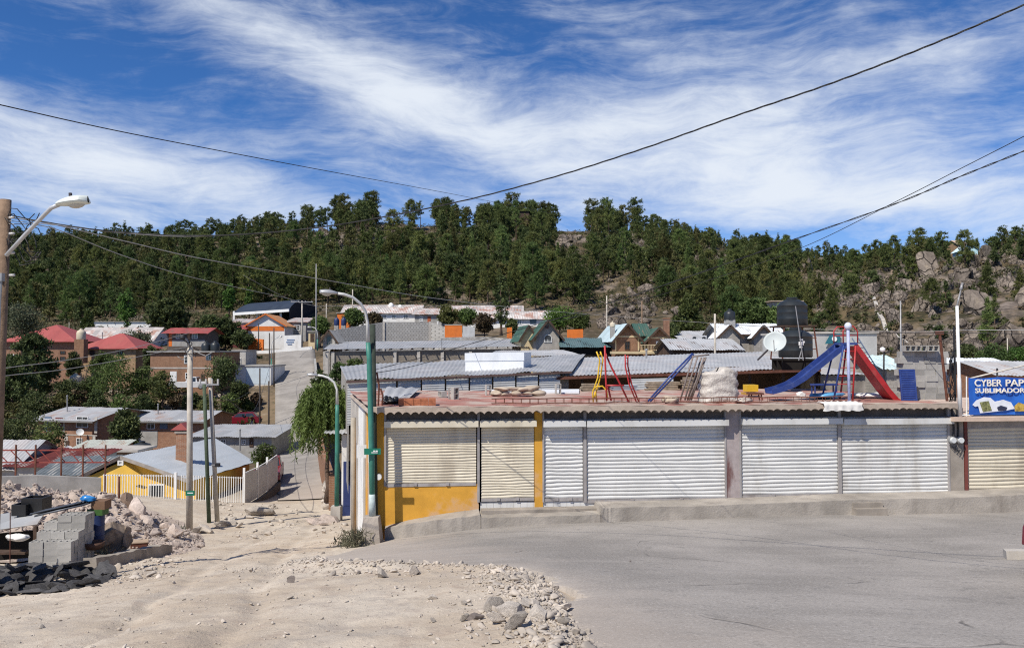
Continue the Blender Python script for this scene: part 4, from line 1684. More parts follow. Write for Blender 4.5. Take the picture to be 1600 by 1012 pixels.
    for s in (-1, 1):
        for k in (-1, 1):
            MB().beam(p + FD * .2 * s + FN * .12 * k, p + FD * .16 * s + FN * .1 * k + Vector((0, 0, .2)), .035).build('leg', RUST, st)
    # climbing frames at the left
    o = .8

    def rails(name, label, cat, pairs, m, rung=0, r=.025):
        base = dp(pairs[0][-1][0], o)
        t = thing(name, label, cat, base)
        P = []
        for k, pr in enumerate(pairs):
            pts = [at_h(a, c, o + .15 * (k % 2)) for a, c in pr]
            P.append(pts)
            MB().tube(pts, r, 6).build('rail', m, t, True)
        if rung:
            b0, b1 = P[0], P[1]
            n = min(len(b0), len(b1))
            for i in range(rung):
                f = (i + .5) / rung * (n - 1)
                k = min(int(f), n - 2)
                MB().tube([b0[k].lerp(b0[k + 1], f - k), b1[k].lerp(b1[k + 1], f - k)], r * .6, 5).build('rung', m, t, True)
        return t
    rails('climbing_ladder', 'bent yellow climbing ladder standing on the deck left of the red frame', 'ladder', [[(932, 549), (937, 562), (934, 590), (926, 613), (927, 628)], [(938, 549), (942, 562), (938, 590), (931, 613), (932, 627)]], YELP, 5)
    rails('swing_frame', 'low yellow swing frame at the foot of the yellow ladder', 'swing frame', [[(926, 610), (931, 604), (941, 603), (948, 610), (949, 622)], [(928, 622), (930, 612)]], YELP)
    rails('climbing_mast', 'red triangular climbing mast with a sloping leg', 'climbing frame', [[(945, 540), (946, 575), (947, 600), (948, 626)], [(946, 552), (956, 575), (969, 600), (982, 627)], [(947, 602), (975, 602)], [(950, 604), (955, 626)]], REDP, 0, .032)
    rails('climbing_ladder', 'red climbing ladder right of the red mast', 'ladder', [[(977, 554), (977, 572), (983, 600), (994, 627)], [(981, 555), (981, 572), (987, 600), (998, 627)]], REDP, 6)
    rails('swing_beam', 'sloping blue swing beam resting against the steel frames', 'swing beam', [[(1012, 627), (1045, 590), (1082, 552)], [(1016, 627), (1070, 570), (1084, 553)]], BLUEP, 0, .03)
    rails('bar_bundle', 'leaning bundle of grey and brown steel bars left of the wrapped stack', 'steel frame', [[(1083, 556), (1073, 590), (1063, 625)], [(1103, 558), (1092, 590), (1080, 625)], [(1090, 557), (1079, 592), (1070, 625)], [(1096, 558), (1085, 592), (1074, 625)], [(1081, 557), (1108, 554)], [(1066, 594), (1092, 594)], [(1100, 558), (1089, 592), (1077, 625)]], mat('mixed_steel', (.2, .16, .14), .6, .3, 2., (.08, .1, .16), .5, 1.), 0, .028)
    # wrapped stack of goods
    g = np.random.RandomState(9)
    base = dp(1122, 1.0)
    V, Fc = [], []
    w, d, h = 1.0, .55, .95
    n = 26
    rows = []
    for j in range(18):
        f = j / 17
        row = []
        for i in range(n + 1):
            a = 2 * math.pi * i / n
            cx, cy = math.cos(a), math.sin(a)
            k = (abs(cx) ** 4 + abs(cy) ** 4) ** -.25
            rr = (1 - .12 * f - (.75 * max(0, f - .86) / .14)) * (1 + .05 * math.sin(f * 23 + math.sin(a * 3) * 2))
            z = h * (1 - (1 - min(1, f / .86)) ** 1.0) if f < .86 else h + .02 * (f - .86) / .14
            hump = .16 * math.exp(-((cx * k * .9 - .35) / .4) ** 2) * (f > .5) * f
            row.append(base + FD * (w * cx * k * rr / 1.) * .62 + FN * d * cy * k * rr * .8 + Vector((0, 0, z + hump + .02 * math.sin(a * 5 + f * 30))))
        row[-1] = row[0]
        rows.append(row)
    ob = MB().grid(rows).build('wrapped_stack', mat('dirty_plastic_wrap', (.50, .46, .41), .38, .14, 4., (.34, .3, .27), .6, 2.5, False, .9, 9, .05, spec=.5), None, True)
    tag(ob, 'stack of goods wrapped in crumpled whitish plastic on the shop roof', 'wrapped stack')
    # bricks, hollow blocks, sacks on the deck
    bk = thing('brick_stack', 'low stack of red bricks at the left of the roof deck', 'bricks', dp(652, .4), FRZ)
    b = MB()
    a0, a1 = fl(623, 630, -.4)[0], fl(681, 630, -.4)[0]
    n = 5
    for j in range(3):
        for i in range(n):
            for k in range(2):
                fbox(b, a0 + (a1 - a0) * (i + .02) / n, a0 + (a1 - a0) * (i + .98) / n, -.4 - .28 * k, -.13 - .28 * k, ZD + .065 * j + .012, ZD + .065 * (j + .95) + .012)
    b.build('bricks', mat('red_brick', (.36, .13, .065), .9, .25, 8., (.2, .08, .05), .5, 5, rand=.1), bk)['kind'] = 'stuff'
    for k in range(5):
        p = dp(603 + k * 5, .9 + .1 * (k % 2))
        V, Fc = rock_arrays(70 + k, 2, 5, .08)
        ob = npmesh('black_sack', V * (.13, .14, .14) + (0, 0, .1), Fc, [flat('black_plastic', (.015, .015, .016), .4)], smooth=True)
        ob.location = p
        tag(ob, 'small black sack beside the red brick stack', 'sack', 'black sacks by the bricks')


HB = None


def hollow_block_mesh(name, m, L=.4, D=.2, H=.2):
    b = MB()
    x, y = L / 2, D / 2
    w = .028
    o = [(-x, -y), (x, -y), (x, y), (-x, y)]
    holes = [[(-x + w, -y + w), (-w / 2, -y + w), (-w / 2, y - w), (-x + w, y - w)], [(w / 2, -y + w), (x - w, -y + w), (x - w, y - w), (w / 2, y - w)]]
    # walls of the block as bars butted end to end
    b.box(-x, -y, 0, x, -y + w, H)
    b.box(-x, y - w, 0, x, y, H)
    for a, c in ((-x, -x + w), (-w / 2, w / 2), (x - w, x)):
        b.box(a, -y + w, 0, c, y - w, H)
    o = b.build(name, m)
    me = o.data
    bpy.data.objects.remove(o)
    return me


BLOCKM = mat('concrete_block', (.37, .355, .325), .95, .12, 5., (.27, .25, .23), .5, 2.5, False, .6, 70, .006, rand=.2)
BLOCKMESH = hollow_block_mesh('concrete_block', BLOCKM)


def put_block(p, rz, label, group, tilt=None, sc=1.):
    o = bpy.data.objects.new('concrete_block', BLOCKMESH)
    COL.objects.link(o)
    o.location = p
    o.rotation_euler = (tilt[0] if tilt else 0, tilt[1] if tilt else 0, rz)
    o.scale = (sc, sc, sc)
    return tag(o, label, 'concrete block', group)


playground()


def deck_blocks():
    g = np.random.RandomState(6)
    # stack at the right end
    a0 = fl(1409, 600, -1.4)[0]
    for k in range(9):
        for i in range(4):
            for j in range(2):
                if k == 8 and (i == 3 or j == 1):
                    continue
                lay = k == 8
                a = a0 + .2 + i * .402 + g.normal() * .008 + (.08 if k % 2 else 0)
                p = FP(a, -1.5 - .21 * j + g.normal() * .012, ZD + .004 + k * .2)
                if lay:
                    put_block(p + Vector((0, 0, .1)) + FN * .1, FRZ + g.normal() * .02, 'grey hollow block lying on its side in the top row of the roof stack', 'top row of the block stack on the roof', (R(90), 0))
                else:
                    put_block(p, FRZ + g.normal() * .012, 'grey concrete block in the tall stack at the right end of the shop roof', 'blocks of the tall stack on the roof')
    for px, off, rz, up, lab in [(687, 4.5, .3, 0, 'single upright hollow block near the left of the roof deck'), (706, 3.0, .1, 1, 'pale hollow block standing left of its darker twin on the deck'), (713, 2.8, .5, 1, 'dark hollow block standing right of its paler twin on the deck'), (764, 5.0, .2, 1, 'hollow block standing on another at the left of the tan sacks'), (873, 5.5, .1, 1, 'hollow block standing upright right of the tan sacks')]:
        p = dp(px, off)
        put_block(p + Vector((0, 0, .2 if up else .1)), FRZ + rz + R(90), lab, None, (0, R(90)) if up else (R(90), 0))
    # rows of tan sacks with a blanket of plaster
    MT = mat('tan_sacking', (.42, .35, .27), .9)
    for k in range(9):
        V, Fc = rock_arrays(90 + k, 3, 3, .03)
        ob = npmesh('cement_sack', V * (.3, .22, .11) + (0, 0, .1), Fc, [MT], smooth=True)
        p = dp(776 + k * 8, 4.6)
        ob.location = p + Vector((0, 0, .16 * (k % 2)))
        ob.rotation_euler = (0, 0, FRZ + g.normal() * .2)
        tag(ob, 'tan cement sack in the row behind the rebar on the deck', 'sack', 'cement sacks on the deck')
    # white gutter strip along the back wall
    b = MB()
    for x0, x1 in ((765, 845), (846, 905)):
        b.prism([dp(x0, 5.9), dp(x1, 5.9), dp(x1, 8.2), dp(x0, 8.2)], (0, 0, .06))
    tag(b.build('white_sheet', mat('white_sheet', (.72, .73, .74), .5, .05, 2., (.5, .48, .45), .4, 1.2), None), 'white metal sheets laid along the back of the roof deck', 'metal sheet')
    # rebar cage lying along the front of the deck
    t = thing('rebar_cage', 'long rusty rebar cage lying along the front edge of the deck', 'rebar', dp(900, .25), FRZ)
    a0, a1 = fl(768, 625, -.2)[0], fl(1330, 625, -.2)[0]
    for dz in (.05, .19):
        for o in (.1, .28):
            b = MB()
            pts = [FP(a0 + (a1 - a0) * i / 24, -o + .01 * math.sin(i), ZD + dz + .012 * math.sin(i * 1.7)) for i in range(25)]
            b.tube(pts, .011, 5)
            b.build('bar', RUST, t)
    n = 44
    for i in range(n):
        a = a0 + (a1 - a0) * (i + .5) / n
        q = [FP(a, -.1, ZD + .05), FP(a, -.28, ZD + .05), FP(a, -.28, ZD + .19), FP(a, -.1, ZD + .19), FP(a, -.1, ZD + .05)]
        MB().tube(q, .008, 4).build('stirrup', RUST, t)
    # planks and clutter under the open hall
    WD = mat('old_timber', (.30, .24, .17), .9, .3, 5., (.15, .11, .08), .5, 3., True)
    for i, (p0, p1, off, h, lab) in enumerate([(908, 940, 7.6, .30, 'tan boards stacked left of the red frames at the back of the deck'), (955, 1000, 8.0, .22, 'pale blue-grey boards stacked behind the red frames'), (1010, 1065, 8.0, .35, 'weathered planks piled behind the blue swing beam'), (1068, 1088, 7.6, .55, 'upright tan board stack behind the steel bars')]):
        b = MB()
        a0, a1 = fl(p0, 610, -off)[0], fl(p1, 610, -off)[0]
        for k in range(5):
            fbox(b, a0 + g.uniform(0, .1), a1 - g.uniform(0, .2), -off - .4, -off, ZD + h * k / 5 + .01, ZD + h * (k + .85) / 5)
        tag(b.build('board_stack', [WD, mat('grey_boards', (.34, .38, .42), .8), WD, WD][i]), lab, 'boards')
    # folded galvanised sheets at the left corner of the deck
    b = MB()
    p = [W(592, 632, 25), W(640, 624, 26), W(648, 607, 34), W(604, 612, 34)]
    q0, q1, q2, q3 = dp(594, .6), dp(634, 1.2), dp(656, 7.6), dp(604, 7.6)
    up = Vector((0, 0, .12))
    b.corr(q0 + up, q1 + up * .6, q2 + up * 1.4, q3 + up * 1.7, .25, .035, 4, 4)
    tag(b.build('roof_sheets', GALV2, None, True), 'loose corrugated sheets lying at the left corner of the roof deck', 'metal sheet')
    # short rusty uprights at the left corner
    for px, off, h, lab in [(591, .2, 1.0, 'bent rusty stub of rebar at the left corner of the deck'), (597, .5, .5, 'short rusty stub of rebar beside the taller one'), (1141 + 349, .6, 0, None)]:
        if not lab:
            continue
        p = dp(px, off)
        tag(MB().tube([p, p + Vector((.02, 0, h * .6)), p + Vector((-.05, 0, h))], .03, 6).build('rebar_stub', RUST, None), lab, 'rebar')
    # leaning rusty iron post in front of the block stack, frames behind
    p0, p1 = dp(1480, .6), at_h(1468, 520, .6)
    t = thing('iron_post', 'leaning rusty iron post in front of the tall block stack', 'post', p0)
    MB().tube([p0, p1], .045, 8).build('post', RUST, t)
    MB().obox(p1, Vector((.12, 0, 0)), Vector((0, .05, 0)), Vector((0, 0, .06))).build('cap', RUST, t)


deck_blocks()


def tanks():
    t = thing('tank_tower', 'rusty steel frame tower carrying the upper water tank', 'tower', W(1238, 562, 33.5))
    zr = W(1238, 562, 33.5).z
    c = W(1238, 535, 33.5)
    zp = W(1238, 511, 33.5).z
    for sx in (-1, 1):
        for sy in (-1, 1):
            MB().beam((c.x + .74 * sx + .06, c.y + .74 * sy, zr), (c.x + .62 * sx + .05, c.y + .66 * sy, zp), .05).build('leg', RUST, t)
    b = MB()
    for k in (0.33, .66):
        z = zr + (zp - zr) * k
        for s in (-1, 1):
            b.beam((c.x - .7, c.y + .7 * s, z), (c.x + .76, c.y + .7 * s, z), .035)
    b.build('brace', RUST, t)
    MB().box(c.x - .72, c.y - .72, zp, c.x + .78, c.y + .72, zp + .06).build('platform', mat('dark_timber', (.07, .045, .032)), t)
    BLK = mat('black_tank_plastic', (.018, .022, .024), .42, .2, 2., (.05, .05, .05), .4, 1., True, .1, spec=.45)

    def tank(label, c, r, h, patch):
        k = thing('water_tank', label, 'water tank', c)
        prof = [(r * .96, 0), (r, .05), (r, h * .22), (r * 1.012, h * .24), (r, h * .26), (r, h * .46), (r * 1.012, h * .48), (r, h * .5), (r, h * .7), (r * 1.02, h * .72), (r * .97, h * .75), (r * .8, h * .85), (r * .5, h * .93), (r * .34, h * .95)]
        MB().lathe(c, prof, 30).build('body', BLK, k, True, auto=50)
        MB().lathe(c + Vector((0, 0, h * .95)), [(r * .36, 0), (r * .37, h * .06), (r * .3, h * .08)], 20).build('lid', BLK, k, True, auto=40)
        if patch:
            b = MB()
            for i, (a0, z0, w, hh) in enumerate([(-.16, .42, .3, .12), (.06, .5, .16, .06), (-.1, .58, .2, .05), (-.12, .33, .18, .06)]):
                row = []
                for zz in (z0, z0 + hh):
                    row.append([c + Vector((r * 1.012 * math.sin(a0 + w * j / 4), -r * 1.012 * math.cos(a0 + w * j / 4), h * zz)) for j in range(5)])
                b.grid(row)
            b.build('label_patch', WHITEP, k)
        return k
    tank('upper black water tank on the steel tower', Vector((c.x, c.y, zp + .06)), .62, 43 * 33.5 / F, False)
    t2 = Vector((W(1243, 562, 32).x, 32.0, zr + .12))
    tank('lower black water tank with white lettering standing on the roof', t2, .66, 45 * 32 / F, True)
    pl = thing('pallet', 'dark pallet frame under the lower water tank', 'pallet', t2 - Vector((0, 0, .12)))
    MB().box(t2.x - .75, t2.y - .7, t2.z - .12, t2.x + .75, t2.y + .7, t2.z - .055).build('deck', DARK, pl)
    for s in (-.6, 0, .6):
        MB().box(t2.x - .75, t2.y + s - .05, t2.z - .5, t2.x + .75, t2.y + s + .05, t2.z - .122).build('runner', DARK, pl)
    # thin white ladder pole in front of the tanks
    p0, p1 = W(1255, 563, 31.1), W(1243, 478, 31.1)
    t = thing('pipe_stand', 'thin grey pipe rising in front of the two water tanks', 'pipe', p0)
    MB().tube([p0, p0.lerp(p1, .6), p1], .02, 6).build('pipe', STEEL, t)
    MB().tube([W(1248, 563, 31.1), W(1252, 548, 31.1)], .02, 6).build('strut', STEEL, t)
    # satellite dish
    c = W(1211, 535, 30.5)
    t = thing('satellite_dish', 'pale grey satellite dish left of the water tanks', 'satellite dish', W(1186, 560, 32))
    nrm = Vector((-.35, -.75, .4)).normalized()
    a = nrm.cross(Vector((0, 0, 1))).normalized()
    bb = a.cross(nrm)
    rows = []
    for i in range(8):
        r = .43 * i / 7
        rows.append([c + (a * math.cos(w) + bb * math.sin(w)) * r * (1 if i else .01) + nrm * (.10 * (r / .43) ** 2) for w in [2 * math.pi * j / 28 for j in range(29)]])
    rows2 = [[p - nrm * .012 for p in r] for r in rows[::-1]]
    MB().grid(rows + rows2).build('dish', mat('dish_grey', (.45, .49, .48), .5, .06), t, True)
    MB().tube([c - nrm * .02, W(1184, 562, 31.4)], .035, 8).build('mast', flat('dark_steel', (.06, .06, .065), .5), t)
    MB().tube([c - bb * .4 + nrm * .1, c - bb * .1 + nrm * .42], .014, 6).build('feed_arm', STEEL, t)


tanks()


def text_mesh(txt, size, loc, right, up, m, name, parent, ext=.01, extra=0., maxw=None):
    cu = bpy.data.curves.new(name, 'FONT')
    cu.body = txt
    cu.size = size
    cu.extrude = ext
    cu.offset = extra
    o = bpy.data.objects.new('tmp_text', cu)
    COL.objects.link(o)
    dg = bpy.context.evaluated_depsgraph_get()
    me = bpy.data.meshes.new_from_object(o.evaluated_get(dg))
    bpy.data.objects.remove(o)
    bpy.data.curves.remove(cu)
    right, up = Vector(right).normalized(), Vector(up).normalized()
    nrm = right.cross(up)
    vs = np.array([v.co[:] for v in me.vertices])
    if maxw:
        vs[:, 0] *= maxw / vs[:, 0].max()
    b = MB()
    b.add([Vector(loc) + right * v[0] + up * v[1] + nrm * v[2] for v in vs], [tuple(p.vertices) for p in me.polygons])
    bpy.data.meshes.remove(me)
    return b.build(name, m, parent)


def banner():
    L0, L1, zl = NB
    o = .18
    a0, z0 = fl(1513, 590, o)
    _, z1 = fl(1513, 648, o)
    a1 = fl(1685, 590, o)[0]
    t = thing('shop_banner', 'blue printed shop banner with white lettering above the ledge at the right', 'banner', FP(a0, o, z1), FRZ)
    rows = []
    for j in range(9):
        rows.append([FP(a0 + (a1 - a0) * i / 30 + .012 * math.sin(j), o + .025 * math.sin(i * .8 + j * .4) * math.sin(j / 8 * 3.14), z1 + (z0 - z1) * j / 8 - .02 * math.sin(i * .52) * j / 8) for i in range(31)])
    bm = NT('banner_blue')
    v = bm.obj()
    c = bm.mix(bm.ramp(bm.noise(v, .9, 4), .35, .65), (.015, .075, .36), (.03, .16, .6))
    bm.done(c, .45, None, spec=.35)
    MB().grid(rows).grid([[p - FN * .01 for p in r] for r in rows]).build('sheet', bm.m, t, True)
    sx = FD
    s = fl(1520, 610, o)[0]
    k = 24.8 / F
    q = FP(fl(1521, 604, o)[0], o + .045, fl(1521, 603, o)[1])
    mw = flat('banner_cream', (.85, .78, .66), .6)
    text_mesh('CYBER', .30, q, sx, (0, 0, 1), mw, 'lettering', t, .008, .004, fl(1564, 600, o)[0] - fl(1521, 600, o)[0])
    q = FP(fl(1569, 604, o)[0], o + .045, q.z)
    text_mesh('PAPELERIA', .30, q, sx, (0, 0, 1), mw, 'lettering', t, .008, .004, fl(1650, 600, o)[0] - fl(1569, 600, o)[0])
    q = FP(fl(1522, 614, o)[0], o + .045, fl(1522, 613.5, o)[1])
    text_mesh('SUBLIMADORA Y REGALOS', .21, q, sx, (0, 0, 1), mw, 'lettering', t, .008, .003, fl(1675, 600, o)[0] - fl(1522, 600, o)[0])
    # printed picture: white shirts and a dark patterned square
    def flatpoly(pts, off, m, name):
        b = MB()
        P = [FP(fl(x, y, o)[0], o + off, fl(x, y, o)[1]) for x, y in pts]
        b.prism(P, -FN * .008)
        return b.build(name, m, t)
    wt = flat('banner_white', (.72, .74, .78), .6)
    flatpoly([(1518, 632), (1524, 625), (1536, 620), (1546, 621), (1553, 627), (1566, 624), (1578, 628), (1584, 638), (1570, 641), (1549, 643), (1530, 645), (1527, 634), (1522, 635)], .046, wt, 'printed_shirt')
    flatpoly([(1529, 628), (1543, 626), (1548, 641), (1534, 643)], .056, mat('printed_pattern', (.16, .17, .07), .6, .6, 14., (.45, .42, .2), .8, 20), 'printed_square')
    flatpoly([(1556, 636), (1562, 633), (1572, 636), (1570, 641), (1558, 641)], .056, flat('printed_navy', (.03, .035, .07), .6), 'printed_square')
    flatpoly([(1583, 634), (1590, 628), (1600, 632), (1612, 630), (1615, 642), (1584, 642)], .056, mat('printed_gold', (.45, .3, .06), .6, .5, 12.), 'printed_emblem')
    # rail in front of it
    p0, p1 = FP(fl(1519, 591, .2)[0], .12, fl(1519, 591, .2)[1]), FP(fl(1640, 565, .2)[0], .12, fl(1640, 562, .2)[1])
    tag(MB().tube([p0, p1], .025, 6).build('pipe_rail', mat('cream_pipe', (.6, .55, .47), .6), None, True), 'thin cream pipe sloping up above the blue banner', 'pipe')
    b = MB()
    for px in (1512, ):
        a, z = fl(px, 648, .15)
        b.tube([FP(a, .1, z - .1), FP(a + .02, .1, fl(px, 588, .15)[1])], .02, 6)
        b.tube([FP(a - .15, .1, z - .0), FP(a + .12, .1, z - .0)], .02, 6)
    tag(b.build('banner_stand', WHITEP, None), 'thin white stand holding the left edge of the blue banner', 'stand')
    # white street-light post on the ledge
    p0 = FP(fl(1502, 652, .3)[0], .25, zl + .075)
    p1 = FP(fl(1497, 478, .3)[0], .25, fl(1497, 478, .25)[1])
    p2 = FP(fl(1511, 446, .3)[0], .05, fl(1511, 446, .25)[1])
    t = thing('street_lamp', 'white street lamp post standing beside the blue banner', 'street lamp', p0)
    MB().tube([p0, p0.lerp(p1, .34), p0.lerp(p1, .36), p1], [.065, .06, .05, .045], 10).build('pole', WHITEP, t, True)
    MB().tube([p1, p1.lerp(p2, .85)], [.03, .02], 8).build('arm', STEEL, t, True)
    d = (p2 - p1).normalized()
    MB().tube([p1.lerp(p2, .8), p1.lerp(p2, 1.15)], [.05, .035], 8).build('lamp_head', STEEL, t, True)
    MB().tube([p0 + Vector((0, 0, .05)) + FN * .03, p0 + FD * .3 + FN * .03 + Vector((0, 0, .05))], .02, 6).build('bracket', WHITEP, t)
    # thicket of cables and bars between the posts
    t = thing('cable_bundle', 'tangle of black cables on thin bars left of the white lamp post', 'cables', FP(fl(1492, 640, -.3)[0], -.3, zl))
    g = np.random.RandomState(2)
    for i in range(7):
        a = fl(1486 + i * 2.2, 640, -.3)[0]
        pts = [FP(a + g.normal() * .03, -.3 - .05 * i, ZD + f * 1.6) for f in np.linspace(0, 1, 6)]
        MB().tube([p + FD * g.normal() * .06 for p in pts], .013, 5).build('cable', flat('black_cable', (.025, .025, .027)), t, True)
    p0 = FP(fl(1493, 640, -.5)[0], -.5, ZD)
    tag(MB().tube([p0, p0 + Vector((0, 0, 2.4))], .035, 8).build('iron_post', flat('black_iron', (.02, .02, .022)), None), 'thin black iron post between the block stack and the white lamp', 'post')


banner()
# ------------------------------------------------------------------ trees one can tell apart in the village
def broad_crown(H, zc, rx, rz, nc=46, per=34, leaf=.26, clump=.5, seed=0, drop=0.):
    C = unit(nc) * (nr.rand(nc)[:, None] ** .38) * (rx, rx, rz) * .92
    C[:, 2] += zc
    C = np.concatenate([C, np.array([[0, 0, zc + rz * .8]])])
    n = len(C) * per
    P = np.repeat(C, per, 0) + unit(n, .2) * (nr.rand(n)[:, None] ** .5) * clump * (1, 1, .8)
    P[:, 2] -= drop * nr.rand(n)
    return leaves(P, leaf * (.6 + .8 * nr.rand(n)), leaf * .55 * (.6 + .8 * nr.rand(n)), .5)


def village_tree(px, ytop, ybase, Y, wpx, label, kind='broad', leaf=None, name='tree', group=None, bare=.2, den=1.):
    base = W(px, ybase, Y)
    H = (ybase - ytop) * Y / F
    r = wpx * Y / F / 2
    g0 = gf(base.x, base.y)
    low = max(0., min(2.5, base.z - g0))
    base.z -= low
    H += low
    root = thing(name, label, 'tree' if name.endswith('tree') else 'bush', base, rnd.uniform(0, 6), group)
    hb = bare + (low / H) * .5
    if kind == 'broad':
        zc, rz = H * (1 + hb) / 2, H * (1 - hb) / 2
        lf = max(.1, .0029 * Y)
        cl = max(.3, r * .34)
        vol = max(20, int(34 * den * (1 + H / 6)))
        cr = broad_crown(H, zc, r * .86, rz * .86, vol, 40, lf, cl)
    elif kind == 'column':
        zc, rz = H * .55, H * .46
        cr = broad_crown(H, zc, r * .8, rz, int(52 * den), 40, max(.12, .0028 * Y), max(.25, r * .42))
    else:
        cr = pine_crown(H, hb, r, kind, int(120 * den), 22, max(.34, .0058 * Y * .7), .1 + .0012 * Y, max(3.2, 6. / max(r, .5)))
    b = trunk_mb(H * .92, .035 * H ** .8 + .02, limbs=[(H * (hb + .08 + .1 * j), j * 2.2, r * .6) for j in range(5)])
    b.build('trunk', BARK, root, True, local=True)
    npmesh('crown', cr[0], cr[1], [leaf or BROAD], parent=root)
    return root


JUN = leafmat('juniper_leaves', (.036, .054, .018), (.12, .145, .05), .15, .22, .01)
GREYL = leafmat('grey_green_leaves', (.06, .075, .04), (.15, .165, .095), .1, .3, .01)
BRIGHT = leafmat('bright_green_leaves', (.05, .1, .02), (.14, .23, .05), .1, .35, .01)
REDL = leafmat('reddish_leaves', (.05, .035, .022), (.13, .1, .05), .1, .3, .01)
for a in [
    (52, 525, 640, 100, 66, 'large dark juniper in front of the red-brick house at the left', 'round', JUN, 'juniper_tree'),
    (20, 560, 665, 92, 75, 'dark juniper low at the left edge below the brick house', 'round', JUN, 'juniper_tree'),
    (105, 588, 655, 95, 52, 'broad dark tree left of the cream water tank on the slope', 'broad', JUN, 'oak_tree'),
    (178, 552, 640, 96, 90, 'large leafy green tree below the small red-roofed house', 'broad', BROAD, 'oak_tree'),
    (222, 570, 640, 97, 60, 'green tree just right of the large leafy tree on the slope', 'broad', BROAD, 'oak_tree'),
    (140, 585, 650, 98, 48, 'olive bushy tree left of the large leafy tree', 'broad', JUN, 'oak_tree'),
    (253, 575, 642, 94, 44, 'small olive tree with a bare trunk in front of the brick house', 'broad', OAK, 'oak_tree'),
    (346, 548, 632, 98, 60, 'dark green tree between the brick house and the white garage', 'broad', JUN, 'oak_tree'),
    (372, 590, 640, 97, 34, 'lower green tree right behind the leaning grey pole', 'broad', JUN, 'oak_tree'),
    (326, 496, 545, 140, 50, 'wide dark juniper above the brick house with tanks', 'round', JUN, 'juniper_tree'),
    (352, 500, 548, 142, 46, 'dark juniper left of the orange and white house', 'round', JUN, 'juniper_tree'),
    (380, 515, 552, 138, 40, 'low dark bush below the orange and white house', 'broad', JUN, 'bush'),
    (198, 448, 512, 180, 30, 'bright green poplar standing before the white wall', 'column', BRIGHT, 'poplar_tree'),
    (137, 488, 520, 170, 22, 'small pointed olive conifer left of the white wall', 'cone', OAK, 'pine_tree'),
    (212, 512, 560, 128, 56, 'grey-green rounded tree right of the small red-roofed house', 'broad', GREYL, 'olive_tree'),
    (358, 440, 492, 195, 20, 'light green poplar left of the dark arena roof', 'column', BRIGHT, 'poplar_tree'),
    (389, 446, 492, 197, 15, 'slim light green poplar beside the dark arena roof', 'column', BRIGHT, 'poplar_tree'),
    (783, 425, 512, 150, 30, 'tall dark columnar cypress beside the school roofs', 'column', JUN, 'cypress_tree'),
    (35, 468, 545, 110, 75, 'grey-green drooping tree beside the wooden pole at the left', 'broad', GREYL, 'olive_tree'),
    (262, 470, 520, 170, 60, 'dark tree behind the orange porch house', 'round', JUN, 'juniper_tree'),
    (38, 638, 712, 74, 72, 'dark tree at the left in front of the two-storey brick house', 'broad', JUN, 'oak_tree'),
    (75, 655, 720, 72, 52, 'olive tree touching the left wall of the two-storey brick house', 'broad', OAK, 'oak_tree'),
    (12, 655, 735, 68, 60, 'dark bushy tree at the left edge above the rusty truss', 'broad', JUN, 'oak_tree'),
    (58, 690, 738, 62, 36, 'small green tree behind the rusty truss', 'broad', BROAD, 'oak_tree'),
    (195, 645, 698, 74, 42, 'small dark pine in front of the long grey-roofed house', 'round', JUN, 'pine_tree'),
    (411, 688, 742, 52, 42, 'leafy green tree growing over the corner of the white fence', 'broad', BROAD, 'oak_tree'),
    (553, 480, 512, 150, 40, 'green shrub at the foot of the school building', 'broad', BROAD, 'bush'),
    (584, 486, 512, 148, 30, 'brownish shrub beside the green one at the school', 'broad', REDL, 'bush'),
    (500, 490, 535, 150, 34, 'dark green tree right of the thin steel mast', 'broad', BROAD, 'oak_tree'),
    (700, 474, 515, 150, 36, 'olive tree at the right end of the school building', 'broad', OAK, 'oak_tree'),
    (730, 480, 512, 152, 40, 'light green bush between the two school roofs', 'broad', BROAD, 'bush'),
    (757, 487, 526, 130, 40, 'reddish bush beside the orange wall panel', 'broad', REDL, 'bush'),
    (800, 495, 526, 132, 20, 'small dark shrub left of the gabled stone house', 'broad', JUN, 'bush'),
    (875, 478, 520, 130, 62, 'light green willow-like tree behind the gabled stone house', 'broad', BRIGHT, 'willow_tree'),
    (905, 485, 520, 128, 40, 'darker green tree right of the light green one', 'broad', BROAD, 'oak_tree'),
    (1075, 462, 528, 118, 60, 'broad green pine standing behind the low grey roofs', 'cone', PINE, 'pine_tree'),
    (1050, 500, 540, 95, 26, 'small dark tree right of the twin brown chalets', 'broad', JUN, 'oak_tree'),
    (1180, 470, 520, 115, 66, 'dark green pine behind the grey gabled block house', 'round', PINE, 'pine_tree'),
    (1225, 480, 530, 112, 50, 'green pine behind the water tanks', 'round', PINE, 'pine_tree'),
    (1555, 535, 585, 70, 60, 'bright green bushy tree behind the roofs above the banner', 'broad', BROAD, 'oak_tree'),
    (1595, 540, 585, 70, 50, 'bright green tree at the right edge above the banner', 'broad', BRIGHT, 'oak_tree'),
    (1515, 535, 580, 80, 40, 'dark green tree right of the white lamp post', 'broad', JUN, 'oak_tree'),
]:
    village_tree(*a[:6], a[6], a[7], a[8])
for px, py, Y, w in [(530, 562, 70, 36), (555, 558, 72, 40), (580, 560, 74, 34), (612, 568, 76, 26), (500, 575, 68, 30)]:
    village_tree(px, py, py + 22, Y, w, 'green bush in the row against the wall of the long shed', 'broad', BROAD, 'bush', 'bushes along the long shed', .05)


